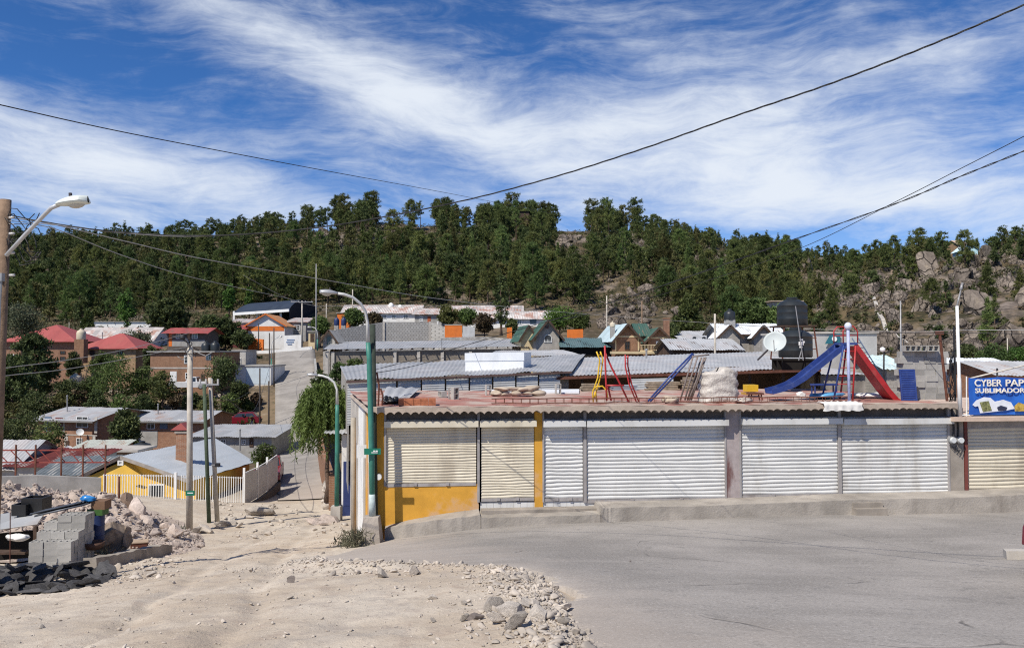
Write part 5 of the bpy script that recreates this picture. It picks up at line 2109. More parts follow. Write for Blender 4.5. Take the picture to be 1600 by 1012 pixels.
def willow():
    base = W(512, 775, 41)
    Y = 41
    root = thing('willow_tree', 'drooping bright green pepper tree hanging over the side street', 'tree', base)
    H = (775 - 560) * Y / F
    b = trunk_mb(H * .8, .16, limbs=[(H * .6, j * 1.3, 1.2) for j in range(5)])
    b.build('trunk', BARK, root, True, local=True)
    V, Fc, o = [], [], 0
    pts = []
    for i in range(520):
        d = unit(1, .5)[0]
        r = nr.rand() ** .35
        p = np.array([d[0] * 1.5 * r, d[1] * 1.4 * r, H * .66 + d[2] * 1.35 * r])
        p[0] -= .12
        L = nr.uniform(.6, 2.1) * (.5 + .7 * np.hypot(p[0], p[1]) / 1.5)
        n = int(L * 21)
        out = np.array([d[0], d[1], 0]) * .35
        for j in range(n):
            f = j / n
            q = p + out * math.sin(f * 1.6) * L * .5 + np.array([0, 0, -L * f ** 1.3]) + nr.normal(size=3) * .045
            pts.append(q)
    P = np.array(pts)
    n = len(P)
    D = unit(n) + np.array([0, 0, -1.1])
    D /= np.linalg.norm(D, axis=1)[:, None]
    v, f = blades(P, D, .2 + .16 * nr.rand(n), .05 + .035 * nr.rand(n))
    npmesh('crown', v, f, [WILLOW], parent=root)


willow()


# ------------------------------------------------------------------ houses
BRICK = brickmat('house_brick', (.27, .115, .062), (.36, .17, .09), (.34, .27, .21), .26, .075, .010, (.14, .07, .05), .5)
ADOBE = brickmat('brown_brick', (.25, .12, .065), (.31, .155, .085), (.3, .22, .16), .3, .09, .012, (.13, .08, .05), .5)
BLOCKP = brickmat('pale_block', (.50, .48, .44), (.55, .525, .48), (.36, .34, .31), .4, .2, .014, (.24, .22, .2), .5)
STONE = mat('rubble_stone', (.36, .34, .31), .95, .3, 2.2, (.2, .18, .165), .6, 2.4, False, .9, 3, .06)
REDROOF = roofmat('red_sheet_roof', (.36, .085, .075), (.25, .1, .07), .25, .9, .5, .05, var=.1)
RUSTROOF = roofmat('rust_streaked_roof', (.50, .46, .43), (.32, .13, .075), .75, 1.0, .55, .15, var=.3)
GREENROOF = roofmat('green_sheet_roof', (.045, .10, .075), (.10, .11, .09), .3, .9, .5, .1, var=.14)
TEALROOF = roofmat('teal_grey_roof', (.085, .145, .15), (.13, .14, .13), .3, .9, .5, .1, var=.14)
DARKROOF = roofmat('dark_blue_roof', (.028, .04, .062), (.05, .055, .06), .2, 1.2, .5, .1, var=.12)
WHITEW = mat('white_wash', (.72, .71, .68), .85, .07, 1.2, (.45, .42, .38), .45, .7, True, .2)
ORANGE = mat('orange_paint', (.66, .17, .03), .75, .1, 2., (.45, .14, .05), .4, 1., True, .1)
CREAM = mat('cream_plaster', (.58, .47, .29), .85, .1, 1.5, (.4, .33, .2), .4, .8, True, .2)
YHOUSE = mat('sunny_yellow_plaster', (.66, .42, .075), .8, .1, 1.2, (.5, .33, .1), .5, .8, True, .2)
GREYP = mat('grey_render', (.33, .32, .30), .9, .15, 1.4, (.2, .185, .17), .5, .8, True, .3)
TIMBER = mat('dark_timber', (.07, .045, .032))
GL = glassmat()


def house(label, px0, px1, yeave, Y, H, D, yaw=0., roof='gable_x', rise=1.2, over=.45, wall=None, rm=None, wins=(), doors=(), name='house', corr=(.22, .02), gable=None, cat=None, trim=None, bands=(), sub=2.5, chim=None):
    A = W(px0, yeave, Y)
    w = (px1 - px0) * Y / F / math.cos(R(yaw))
    t = thing(name, label, cat or name.replace('_', ' '), (A.x, A.y, A.z - H), R(yaw))

    def lp(px, py):
        # pixel on the front wall -> along, up
        d = W(px, py, 1.) - EYE
        n = Vector((math.sin(R(yaw)), -math.cos(R(yaw)), 0))
        k = (A - EYE).dot(n) / d.dot(n)
        p = EYE + d * k - A
        return p.dot(Vector((math.cos(R(yaw)), math.sin(R(yaw)), 0))), p.z + H
    b = MB()
    zt = H - .02
    if roof in ('gable_y', 'gable_x'):
        if roof == 'gable_y':
            b.prism([(0, 0, -sub), (w, 0, -sub), (w, 0, zt), (w / 2, 0, zt + rise * .985), (0, 0, zt)], (0, D, 0))
        else:
            b.prism([(0, 0, -sub), (0, D, -sub), (0, D, zt), (0, D / 2, zt + rise * .985), (0, 0, zt)], (w, 0, 0))
    elif roof == 'shed':
        b.prism([(0, 0, -sub), (0, D, -sub), (0, D, zt + rise), (0, 0, zt)], (w, 0, 0))
    else:
        b.box(0, 0, -sub, w, D, zt)
    b.build('wall', wall, t, local=True)
    rb = MB()
    o = over
    pt, am = corr
    if roof == 'gable_x':
        k = rise / (D / 2) * o
        rb.corr((-o, -o, H - k), (w + o, -o, H - k), (w + o, D / 2, H + rise), (-o, D / 2, H + rise), pt, am, sag=.02)
        rb.corr((-o, D + o, H - k), (w + o, D + o, H - k), (w + o, D / 2, H + rise), (-o, D / 2, H + rise), pt, am, sag=.02)
    elif roof == 'gable_y':
        k = rise / (w / 2) * o
        rb.corr((-o, -o, H - k), (-o, D + o, H - k), (w / 2, D + o, H + rise), (w / 2, -o, H + rise), pt, am, sag=.015)
        rb.corr((w + o, -o, H - k), (w + o, D + o, H - k), (w / 2, D + o, H + rise), (w / 2, -o, H + rise), pt, am, sag=.015)
    elif roof == 'shed':
        k = rise / D * o
        rb.corr((-o, -o, H - k), (w + o, -o, H - k), (w + o, D + o, H + rise + k), (-o, D + o, H + rise + k), pt, am, sag=.02)
    elif roof == 'hip':
        q = min(w, D) / 2 * .95
        P = [(-o, -o, H - .1), (w + o, -o, H - .1), (w + o, D + o, H - .1), (-o, D + o, H - .1)]
        if w >= D:
            r0, r1 = (q, D / 2, H + rise), (w - q, D / 2, H + rise)
            rb.add(P + [r0, r1], [(0, 1, 5, 4), (1, 2, 5), (2, 3, 4, 5), (3, 0, 4)])
        else:
            r0, r1 = (w / 2, q, H + rise), (w / 2, D - q, H + rise)
            rb.add(P + [r0, r1], [(0, 1, 4), (1, 2, 5, 4), (2, 3, 5), (3, 0, 4, 5)])
        rb.add([(a, c, z - .06) for a, c, z in P], [(0, 1, 2, 3)])
        rb.prism([(-o, -o, H - .22), (w + o, -o, H - .22), (w + o, -o, H - .1), (-o, -o, H - .1)], (0, .04, 0))
    elif roof == 'flat':
        rb.box(-o, -o, H - .015, w + o, D + o, H + .14)
    rf = rb.build('roof', rm, t, roof != 'hip' and roof != 'flat', local=True, auto=35)
    if roof in ('gable_y', 'gable_x') and trim:
        tb = MB()
        if roof == 'gable_y':
            k = rise / (w / 2) * o
            for s in (-o, w + o):
                tb.beam((s, -o - .03, H - k - .07), (w / 2, -o - .03, H + rise - .07), .06, .2)
        else:
            tb.beam((-o, -o - .03, H - rise / (D / 2) * o - .07), (w + o, -o - .03, H - rise / (D / 2) * o - .07), .06, .16)
        tb.build('bargeboard', trim, rf, local=True)
    if chim:
        cx, cy, cw, ch, cm = chim
        cb = MB().box(cx, cy, H - .6, cx + cw, cy + cw, H + ch)
        cb.box(cx - .06, cy - .06, H + ch, cx + cw + .06, cy + cw + .06, H + ch + .12)
        cb.build('chimney', cm, rf, local=True)
    for (a0, z0, a1, z1, m) in bands:
        u0, v1 = lp(a0, z0)
        u1, v0 = lp(a1, z1)
        MB().box(u0, -.03, v0, u1, -.004, v1).build('wall_band', m, t, local=True)
    for wn in wins:
        x0, y0, x1, y1 = wn[:4]
        fm = wn[4] if len(wn) > 4 else WHITEP
        arch = len(wn) > 5
        u0, v1 = lp(x0, y0)
        u1, v0 = lp(x1, y1)
        fw = max(.05, .0007 * Y)
        fr = MB()
        fr.box(u0, -.07, v0, u0 + fw, .01, v1).box(u1 - fw, -.07, v0, u1, .01, v1).box(u0 + fw, -.07, v0, u1 - fw, .01, v0 + fw)
        if not arch:
            fr.box(u0 + fw, -.07, v1 - fw, u1 - fw, .01, v1)
        um = (u0 + u1) / 2
        fr.box(um - fw * .35, -.06, v0 + fw, um + fw * .35, -.0, v1 - fw)
        fr.box(u0 + fw, -.055, (v0 + v1) / 2 - fw * .3, um - fw * .35, -.0, (v0 + v1) / 2 + fw * .3).box(um + fw * .35, -.055, (v0 + v1) / 2 - fw * .3, u1 - fw, -.0, (v0 + v1) / 2 + fw * .3)
        pn = MB()
        if arch:
            r = (u1 - u0) / 2
            arcp = [(um + r * math.cos(q), v1 + r * math.sin(q)) for q in np.linspace(0, math.pi, 11)]
            pn.prism([(u0, -.02, v0), (u1, -.02, v0)] + [(a, -.02, z) for a, z in arcp], (0, .03, 0))
            fr.tube([(a, -.04, z) for a, z in arcp], fw * .6, 5)
        else:
            pn.box(u0 + fw * .5, -.02, v0 + fw * .5, u1 - fw * .5, .012, v1 - fw * .5)
        f = fr.build('window', fm, t, local=True)
        pn.build('pane', GL, f, local=True)
    for (x0, y0, x1, y1, m) in doors:
        u0, v1 = lp(x0, y0)
        u1, v0 = lp(x1, y1)
        d = MB().box(u0, -.05, v0, u1, .01, v1).build('door', m, t, local=True)
        MB().box(u1 - .16, -.09, (v0 + v1) / 2 - .05, u1 - .1, -.05, (v0 + v1) / 2 + .05).build('handle', STEEL, d, local=True)
    return t


DKR = mat('dark_red_door', (.12, .03, .028), .6, .1)
WD2 = flat('white_door', (.68, .68, .66), .5)
BLD = flat('blue_grey_door', (.12, .16, .22), .5)
GRT = flat('grey_trim', (.2, .19, .18), .7)

house('two-storey brick house with a pale blue sheet roof at the left', 60, 157, 653, 80, 6.6, 8.5, -14, 'gable_x', .85, .6, BRICK, GALV2, [(120, 650, 138, 668), (120, 684, 129, 695), (68, 688, 79, 701, GRT)], [(87, 652, 98, 676, DKR), (70, 650, 80, 674, BLD), (103, 688, 108, 703, TIMBER)], bands=[(60, 676.5, 152, 681, CONCP), (97, 652, 101, 676.5, CONCP), (148, 651, 152, 676.5, CONCP), (101, 681, 106, 712, CONCP), (145, 681, 149, 702, CONCP)], trim=GRT)
house('long brick house with a grey sheet roof and a row of white windows', 172, 318, 655, 83, 5, 7.5, -4, 'gable_x', .7, .6, BRICK, GALV2, [(230, 655, 242, 670), (278, 655, 289, 664)], [(250, 657, 262, 670, BLD)], bands=[(172, 672, 246, 696, GREYP)], trim=GRT)
house('low grey-roofed house on the slope just below the maroon car', 300, 424, 681, 72, 3, 6.5, 0, 'shed', .38, .5, GREYP, GALV2, [(378, 687, 384, 694, WHITEP), (345, 686, 353, 694)], [(390, 684, 396, 698, TIMBER)], trim=GRT)


def yellow_house():
    """front gable seen from the left, ridge running back to the right"""
    t = thing('house', 'yellow house with a wide pale blue roof and a brick chimney behind the white fence', 'house', W(190, 790, 49))
    RM = roofmat('pale_blue_roof', (.47, .505, .53), (.36, .34, .32), .15, .95, .5, .2, var=.07)
    gl, ga, gr = W(118, 746, 45), W(188, 712, 47), W(300, 751, 45.5)
    bk_a, bk_r, bk_l = W(336, 684, 60), W(399, 721, 58), W(250, 720, 62)
    b = MB()
    b.corr(gr, bk_r, bk_a, ga, .22, .014, 4, 6, sag=.015)
    b.corr(gl, bk_l, bk_a, ga, .22, .014, 4, 6, sag=.015)
    rf = b.build('roof', RM, t, True)
    z0 = gr.z - 3.4
    ins = lambda p, q, k: p.lerp(q, k)
    c = (gl + gr) / 2
    wl, wr, wa = ins(gl, ga, .06), ins(gr, ga, .06), ga + Vector((0, 0, -.08))
    sh = Vector((.25, .55, -.12))
    P = [wl + sh, wa + sh, wr + sh]
    Q = [bk_l + Vector((.3, -.4, -.12)), bk_a + Vector((0, -.4, -.15)), bk_r + Vector((-.3, -.4, -.12))]
    b = MB()
    f = [Vector((P[0].x, P[0].y, z0)), Vector((P[2].x, P[2].y, z0)), P[2], P[1], P[0]]
    g = [Vector((Q[0].x, Q[0].y, z0)), Vector((Q[2].x, Q[2].y, z0)), Q[2], Q[1], Q[0]]
    b.add(f + g, [(0, 1, 2, 3, 4), (9, 8, 7, 6, 5), (1, 6, 7, 2), (0, 4, 9, 5)])
    b.build('wall', YHOUSE, t)
    e = MB()
    e.beam(gl + Vector((0, -.03, -.08)), ga + Vector((0, -.03, -.08)), .06, .2)
    e.beam(gr + Vector((0, -.03, -.08)), ga + Vector((0, -.03, -.08)), .06, .2)
    e.build('bargeboard', mat('weathered_board', (.3, .27, .24), .9), rf)
    # openings on the front wall
    n = (P[2] - P[0]).cross(Vector((0, 0, 1))).normalized()
    ax = Vector((P[2].x - P[0].x, P[2].y - P[0].y, 0)).normalized()
    if n.y > 0:
        n = -n

    def onwall(px, py):
        d = W(px, py, 1.) - EYE
        k = (P[0] - EYE).dot(n) / d.dot(n)
        return EYE + d * k
    for x0, y0, x1, y1, bars in ((185.5, 720, 192, 725.5, 0), (233, 757, 256, 782, 5)):
        a, d = onwall(x0, y0), onwall(x1, y1)
        w = (d - a).dot(ax)
        h = a.z - d.z
        fr = MB()
        cc = (a + d) / 2
        for s in (-1, 1):
            fr.obox(cc + ax * (w / 2) * s + n * .03, ax * .04, n * .04, Vector((0, 0, h / 2 + .04)))
            fr.obox(cc + Vector((0, 0, h / 2 * s)) + n * .028, ax * (w / 2 - .04), n * .035, Vector((0, 0, .04)))
        for i in range(bars):
            fr.obox(cc + ax * (w * ((i + 1) / (bars + 1) - .5)) + n * .06, ax * .015, n * .012, Vector((0, 0, h / 2)))
        q = fr.build('window', WHITEP, t)
        MB().obox(cc + n * .012, ax * w / 2, n * .01, Vector((0, 0, h / 2))).build('pane', GL if bars else mat('vent_grey', (.4, .4, .4)), q)
    # chimney standing through the right roof slope
    p0, p1 = W(274, 741, 50), W(291, 741, 50)
    zt = W(280, 674, 50).z
    cb = MB().box(p0.x, 50, p0.z - .6, p1.x, 50.75, zt - .1)
    ch = cb.build('chimney', BRICK, rf)
    MB().box(p0.x - .07, 49.94, zt - .1, p1.x + .07, 50.82, zt).build('chimney_cap', CONC, ch)
    a = W(283, 671, 50.3)
    hd = MB()
    hd.prism([(a.x - .55, 50.0, a.z), (a.x + .55, 50.0, a.z), (a.x + .1, 50.0, a.z + .45)], (0, .8, 0))
    hd.build('chimney_hood', REDROOF, ch)
    MB().box(p0.x - .3, 49.7, p0.z - .35, p1.x + .5, 49.98, p0.z - .05).build('flashing', mat('dark_flashing', (.12, .13, .14), .6), ch)


yellow_house()
house('red-brick house with a red hipped roof at the far left', 10, 112, 532, 122, 7.0, 11, 4, 'hip', 2.6, .7, BRICK, REDROOF, [(14, 553, 22, 566), (94, 548, 102, 553, TIMBER), (94, 557, 102, 563, TIMBER)], [(44, 545, 47, 566, TIMBER)], bands=[(14, 541, 55, 543.5, CREAM)])
house('small house with a bright red hipped roof behind the trees', 126, 212, 543, 118, 5.0, 8, 0, 'hip', 2.2, .55, mat('tan_brick_plain', (.33, .22, .13), .9, .2, 2.), REDROOF, [(140, 547, 148, 555, TIMBER), (185, 548, 192, 556, TIMBER)])
house('long low shed with a grey streaked roof behind the red-roofed houses', 120, 238, 530, 150, 4, 8, 0, 'gable_x', 2.4, .5, WHITEW, RUSTROOF, name='shed')
house('white compound wall building with a thin roof among the pines', 128, 235, 503, 195, 4.5, 6, 0, 'flat', 0, .3, WHITEW, GREYP, [(150, 508, 157, 514), (215, 508, 222, 514)])
house('two-storey brick house with a balcony and black tanks on top', 235, 335, 550, 106, 5.2, 9, -3, 'flat', 0, .35, ADOBE, GREYP, [(288, 555, 298, 568), (322, 554, 330, 562, BLD), (290, 582, 297, 592)], [(266, 580, 276, 596, WD2), (314, 584, 320, 600, TIMBER)], bands=[(235, 573.5, 330, 576, CONCP)])
house('orange porch house with a red roof above the balcony house', 262, 320, 519, 128, 4.5, 6, 0, 'gable_x', .8, .8, mat('dim_porch_wall', (.12, .1, .085), .9), REDROOF, [(275, 521, 283, 529), (300, 521, 309, 529)], bands=[(264, 519, 268.5, 541, ORANGE), (293, 519, 297, 541, mat('tan_brick_plain', (.33, .22, .13))), (269, 531, 320, 541, GREYP)])
house('white garage with a pale blue door beside the street', 363, 423, 572, 113, 3.6, 7, 0, 'flat', 0, .15, WHITEW, GREYP, [], [(385, 575, 421, 600, mat('pale_blue_door', (.52, .6, .66), .6, .05))])
house('small unfinished block room above the white garage', 363, 384, 548, 118, 3.2, 5, 0, 'flat', 0, .1, BLOCKP, CONCP, [(364, 559, 377, 571, WHITEP)])
house('orange and white gabled house at the head of the street', 386, 444, 507, 152, 6.2, 10, 3, 'gable_y', 2.1, .5, WHITEW, mat('tan_tile_roof', (.4, .2, .1), .8, .2, 2.), [], [], bands=[(386, 509.5, 444, 517, ORANGE)], trim=ORANGE)
house('rust-streaked low roof left of the orange and white house', 352, 388, 504, 158, 4, 7, 0, 'shed', 1.0, .4, GREYP, RUSTROOF)
house('low red-roofed shed under the rust-streaked roof', 356, 382, 514, 150, 3, 5, 0, 'shed', .9, .3, DKR, REDROOF, name='shed')
house('grey house with rust-streaked roof right of the orange gable', 447, 478, 503, 160, 5, 7, 0, 'shed', 1.1, .4, GREYP, RUSTROOF, [(459, 508, 469, 516)], bands=[(445, 508, 455, 520, mat('terracotta_wall', (.3, .09, .04), .9))])


def arena():
    t = thing('arena_roof', 'large dark blue arched sports roof on white posts at the foot of the hill', 'sports roof', W(430, 497, 190))
    rows = []
    for i in range(13):
        f = i / 12
        z = math.sin(f * math.pi) ** .8
        p0 = W(396 + 0, 487, 182)
        q0, q1 = W(365 + 118 * f * .55, 489 - 2 * f, 180 + 26 * f), W(452 + 44 * f, 483, 176 + 26 * f)
        up = Vector((0, 0, 2.3 * z))
        rows.append([q0.lerp(q1, j / 8) + up for j in range(9)])
    MB().grid(rows).build('roof', DARKROOF, t, False)
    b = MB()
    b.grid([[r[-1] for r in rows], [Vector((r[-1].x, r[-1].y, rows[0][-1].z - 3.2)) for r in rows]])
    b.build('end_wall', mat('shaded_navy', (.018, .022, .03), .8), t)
    for px, Y in ((439, 178), (366, 182), (402, 180)):
        p = W(px, 486, Y)
        MB().beam(p, p - Vector((0, 0, 4)), .45).build('post', WHITEP, t)
    b = MB()
    b.beam(rows[0][0] + Vector((0, -.1, -.25)), rows[0][-1] + Vector((0, -.1, -.25)), .3, .6)
    b.build('edge_beam', WHITEP, t)


arena()
# school: long rust-streaked roofs
house('long school building with a rust-streaked roof and two white domes', 536, 655, 488, 172, 4, 9, 1, 'gable_x', 1.9, .6, WHITEW, RUSTROOF, [(596, 492, 604, 498), (612, 492, 619, 498), (630, 492, 638, 498)], [], 'school_building', (.35, .03))
house('near wing of the school with an orange door', 648, 690, 490, 165, 4.5, 9, -2, 'gable_x', 1.4, .6, GREYP, RUSTROOF, [(656, 494, 661, 502, WHITEP)], [(668, 494, 673, 508, mat('orange_red_door', (.4, .1, .04))), (683, 494, 685, 508, WD2)], 'school_building', (.35, .03))
house('orange end of the school with a grey panel', 527, 545, 489, 170, 5, 5, 0, 'flat', 0, .2, ORANGE, GREYP, [(536, 494, 541, 505, GRT)], [], 'school_building')
house('upper school building on the right with a rust-streaked roof', 690, 815, 486, 185, 4, 9, 0, 'gable_x', 1.6, .6, mat('terracotta_wall', (.3, .09, .04)), RUSTROOF, [], [], 'school_building', (.35, .03))
house('lower school wing on the right with a streaked roof over white walls', 730, 865, 497, 168, 4.6, 8, -3, 'gable_x', 1.7, .6, WHITEW, RUSTROOF, [(828, 497, 838, 506, BLD), (808, 500, 815, 507)], [], 'school_building', (.35, .03))
for px, py, Y, lab in [(611, 475, 176, 'left white dome tank on the school roof'), (625, 478, 176, 'right white dome tank on the school roof')]:
    p = W(px, py + 5, Y)
    o = MB().lathe(p - Vector((0, 0, .8)), [(.6, 0), (.62, .9), (.6, 1.3), (.42, 1.65), (.12, 1.8)], 14).build('water_tank', WHITEP, None, True, auto=50)
    tag(o, lab, 'water tank')


def wall_thing(label, pts, h, m, th=.25, name='wall', post=0, cap=None, cat='wall'):
    P = [W(*p) for p in pts]
    t = thing(name, label, cat, P[0] - Vector((0, 0, h)))
    b = MB()
    for p, q in zip(P, P[1:]):
        d = Vector((q.x - p.x, q.y - p.y, 0)).normalized()
        n = Vector((-d.y, d.x, 0)) * th / 2
        b.add([p - n, q - n, q + n, p + n, p - n - Vector((0, 0, h)), q - n - Vector((0, 0, h)), q + n - Vector((0, 0, h)), p + n - Vector((0, 0, h))], [(0, 1, 2, 3), (4, 7, 6, 5), (0, 4, 5, 1), (1, 5, 6, 2), (2, 6, 7, 3), (3, 7, 4, 0)])
    b.build('masonry', m, t)
    if post:
        for p, q in zip(P, P[1:]):
            k = max(1, int((q - p).length / post))
            for i in range(k + (q is P[-1])):
                c = p.lerp(q, i / k)
                MB().box(c.x - .16, c.y - th / 2 - .14, c.z - h, c.x + .16, c.y - th / 2 - .01, c.z + .06).build('pillar', CONCP, t)
    if cap:
        cb = MB()
        for p, q in zip(P, P[1:]):
            cb.beam(p + Vector((0, 0, .06)), q + Vector((0, 0, .06)), th + .1, .12)
        cb.build('coping', cap, t)
    return t


LATT = brickmat('lattice_block', (.56, .54, .5), (.42, .40, .37), (.25, .24, .22), .6, .3, .06, (.38, .36, .33), .4, .8)
wall_thing('tall pale block wall with concrete pillars below the school', [(524, 515, 118), (600, 503, 122), (672, 503, 124), (745, 528, 120)], 6, LATT, .3, post=6.2)
wall_thing('dark stone wall in front of the orange panels', [(690, 527, 108), (760, 526, 108), (815, 530, 106)], 4, STONE, .3)
wall_thing('orange painted wall panel left of the reddish bush', [(695, 508, 114), (722, 508, 114)], 3, ORANGE, .2, cap=CONCP)
wall_thing('grey corrugated fence panel beside the orange panel', [(723, 509, 114), (742, 511, 114)], 3, GALVW, .1)
wall_thing('orange wall panel left of the gabled stone house', [(792, 512, 110), (800, 511, 110)], 3, ORANGE, .2)
wall_thing('orange wall panel right of the gabled stone house', [(886, 515, 112), (911, 514, 112)], 3, ORANGE, .2)
wall_thing('long white retaining wall at the head of the street', [(383, 549, 138), (432, 546, 137), (488, 541, 137)], 1.5, WHITEW, .3)
s = wall_thing('white sign wall with faint blue lettering at the head of the street', [(444, 524, 141), (471, 523, 141)], 3.2, WHITEW, .25)
a0 = W(448, 530, 140.8)
for i, (x0, y0, x1) in enumerate([(448, 530, 460), (447, 533.5, 459), (449, 537, 456)]):
    p, q = W(x0, y0, 140.8), W(x1, y0 + 1.2, 140.8)
    MB().box(p.x, 140.78, q.z, q.x, 140.86, p.z).build('painted_line', flat('faded_blue_lettering', (.16, .24, .4), .8), s)
wall_thing('orange garden wall left of the white sign wall', [(389, 528, 140), (412, 530, 139)], 3, ORANGE, .25)
house('yellow gateway with a dark opening right of the white sign wall', 482, 492, 518, 146, 4, 4, 0, 'flat', 0, .2, CREAM, GREYP, [], [(485, 521, 491, 534, TIMBER)], 'gatehouse')
house('small stone dormer tower with an arched window above the long shed', 505, 524, 528, 96, 4, 4, 0, 'gable_y', 1.0, .45, STONE, GREYP, [(510, 529, 518, 540, GRT, 'arch')], [], 'house', trim=TIMBER)


def long_shed():
    t = thing('long_shed', 'very long low shed with a grey sheet roof and a block wall with concrete pillars', 'shed', W(505, 575, 85))
    A, B, C, D = W(505, 546, 85), W(826, 541, 88), W(838, 530.5, 100), W(520, 534, 100)
    MB().corr(A, B, C, D, .3, .03, 4, 5, sag=.03).build('roof', GALV, t, True)
    e = MB()
    for i in range(20):
        p = A.lerp(B, i / 19) + Vector((0, .1, -.12))
        e.beam(p + Vector((0, -.3, 0)), p + Vector((0, 1.5, .1)), .1, .14)
    e.build('rafter_ends', mat('dark_timber', (.07, .045, .032)), t)
    b = MB()
    p, q = A + Vector((.6, .45, -.25)), B + Vector((-.4, .45, -.25))
    b.add([p, q, q - Vector((0, 0, 4.5)), p - Vector((0, 0, 4.5))], [(0, 1, 2, 3)])
    b.add([p, D - Vector((0, 0, .3)), D - Vector((0, 0, 5)), p - Vector((0, 0, 4.5))], [(0, 1, 2, 3)])
    b.build('wall', brickmat('tan_block_wall', (.29, .25, .2), (.25, .215, .175), (.17, .15, .13), .4, .2, .02, (.16, .14, .115), .6), t)
    for px in (511, 520, 617, 654, 691, 735, 780):
        c = W(px, 549, 85 + 3 * (px - 505) / 321 + .2)
        MB().box(c.x - .17, c.y, c.z - 4.6, c.x + .17, c.y + .24, c.z).build('pillar', CONCP, t)


long_shed()
house('gabled stone house with an arched white window', 838, 874, 522, 84, 4, 7, 4, 'gable_y', 1.55, .5, mat('smooth_stone', (.36, .33, .29), .9, .15, 2., (.24, .21, .18), .5, 1.5), GREENROOF, [(850, 529, 862, 535, WHITEP, 'arch'), (852.5, 508, 857, 513, DKR)], [], 'house', trim=TIMBER, sub=4)
house('cream side wing with a green roof left of the gabled stone house', 814, 838, 527, 88, 4, 7, 8, 'gable_y', 1.4, .3, CREAM, GREENROOF, trim=TIMBER, sub=4)
house('low house with a wide teal-grey roof left of the brown chalets', 882, 952, 541, 82, 3, 10, 0, 'gable_x', .95, .5, DARK, TEALROOF, sub=4)
house('brown chalet with a pale blue gable roof and a tall window', 962, 998, 526, 80, 3.3, 9, 5, 'gable_y', 1.35, .45, ADOBE, roofmat('chalet_pale_roof', (.44, .55, .58), (.3, .3, .3), .2, .9, .45, .2, along='y'), [(976, 533, 984, 546, TIMBER)], bands=[(961, 524.5, 998.5, 527, CREAM), (961, 527, 963, 548, CREAM), (996.5, 527, 998.5, 548, CREAM)], trim=TIMBER, sub=4)
house('brown chalet with a green gable roof and a white balcony door', 1013, 1046, 528, 80, 3.0, 9, -3, 'gable_y', 1.1, .5, ADOBE, GREENROOF, [], [(1025, 533, 1034, 548, WHITEP)], bands=[(1012, 526.5, 1047, 529, CREAM), (1044, 529, 1046.5, 548, CREAM)], trim=TIMBER, sub=4, chim=(2.2, 4.5, .6, 2.1, BRICK))
house('dark recessed wing between the two brown chalets', 998, 1014, 523, 83, 4, 6, 0, 'gable_x', 1.3, .3, ADOBE, GREENROOF, sub=4)
b = MB()
p, q = W(1000, 548, 78.5), W(1048, 548, 78.5)
b.beam(p, q, .1, .12)
t = thing('balcony', 'white balcony rail in front of the brown chalets', 'balcony', p)
MB().beam(p + Vector((0, 0, .6)), q + Vector((0, 0, .6)), .06).build('rail', CREAM, t)
b.box(W(955, 550, 79).x, 78.2, p.z - .3, q.x + .4, 80, p.z - .06)
b.build('floor', CREAM, t)
bb = MB()
for i in range(22):
    bb.beam(p.lerp(q, i / 21), p.lerp(q, i / 21) + Vector((0, 0, .57)), .03)
bb.build('balusters', CREAM, t)['kind'] = 'stuff'
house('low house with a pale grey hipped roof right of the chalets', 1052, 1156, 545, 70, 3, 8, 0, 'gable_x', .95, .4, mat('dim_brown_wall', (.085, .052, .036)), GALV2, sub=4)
house('small teal-roofed shed behind the pale hipped roof', 1042, 1068, 524, 95, 3, 5, 0, 'shed', .8, .3, GREYP, TEALROOF, name='shed', sub=4)
house('low pale roof with dark tanks left of the grey gabled house', 1064, 1122, 529, 92, 3, 6, 0, 'shed', 1.0, .3, GREYP, GALV2, name='shed', sub=4)
house('grey block house with two small gables under a white roof', 1128, 1222, 520, 76, 4, 6, 0, 'gable_x', 1.0, .4, BLOCKW, mat('white_sheet_roof', (.66, .69, .72), .5, .08, 1.), [(1183, 522, 1192, 532, WHITEP), (1127 + 8, 521, 1146, 530, WHITEP)], [], 'house', sub=4, trim=TIMBER)
for x0, x1, lab in ((1124, 1156, 'left'), (1178, 1206, 'right')):
    house('%s grey gable projecting from the white-roofed block house' % lab, x0, x1, 523, 74.5, 4, 3, 0, 'gable_y', .95, .3, BLOCKW, mat('white_sheet_roof', (.66, .69, .72)), [], [], 'gable_wing', cat='house wing', trim=TIMBER, sub=4)
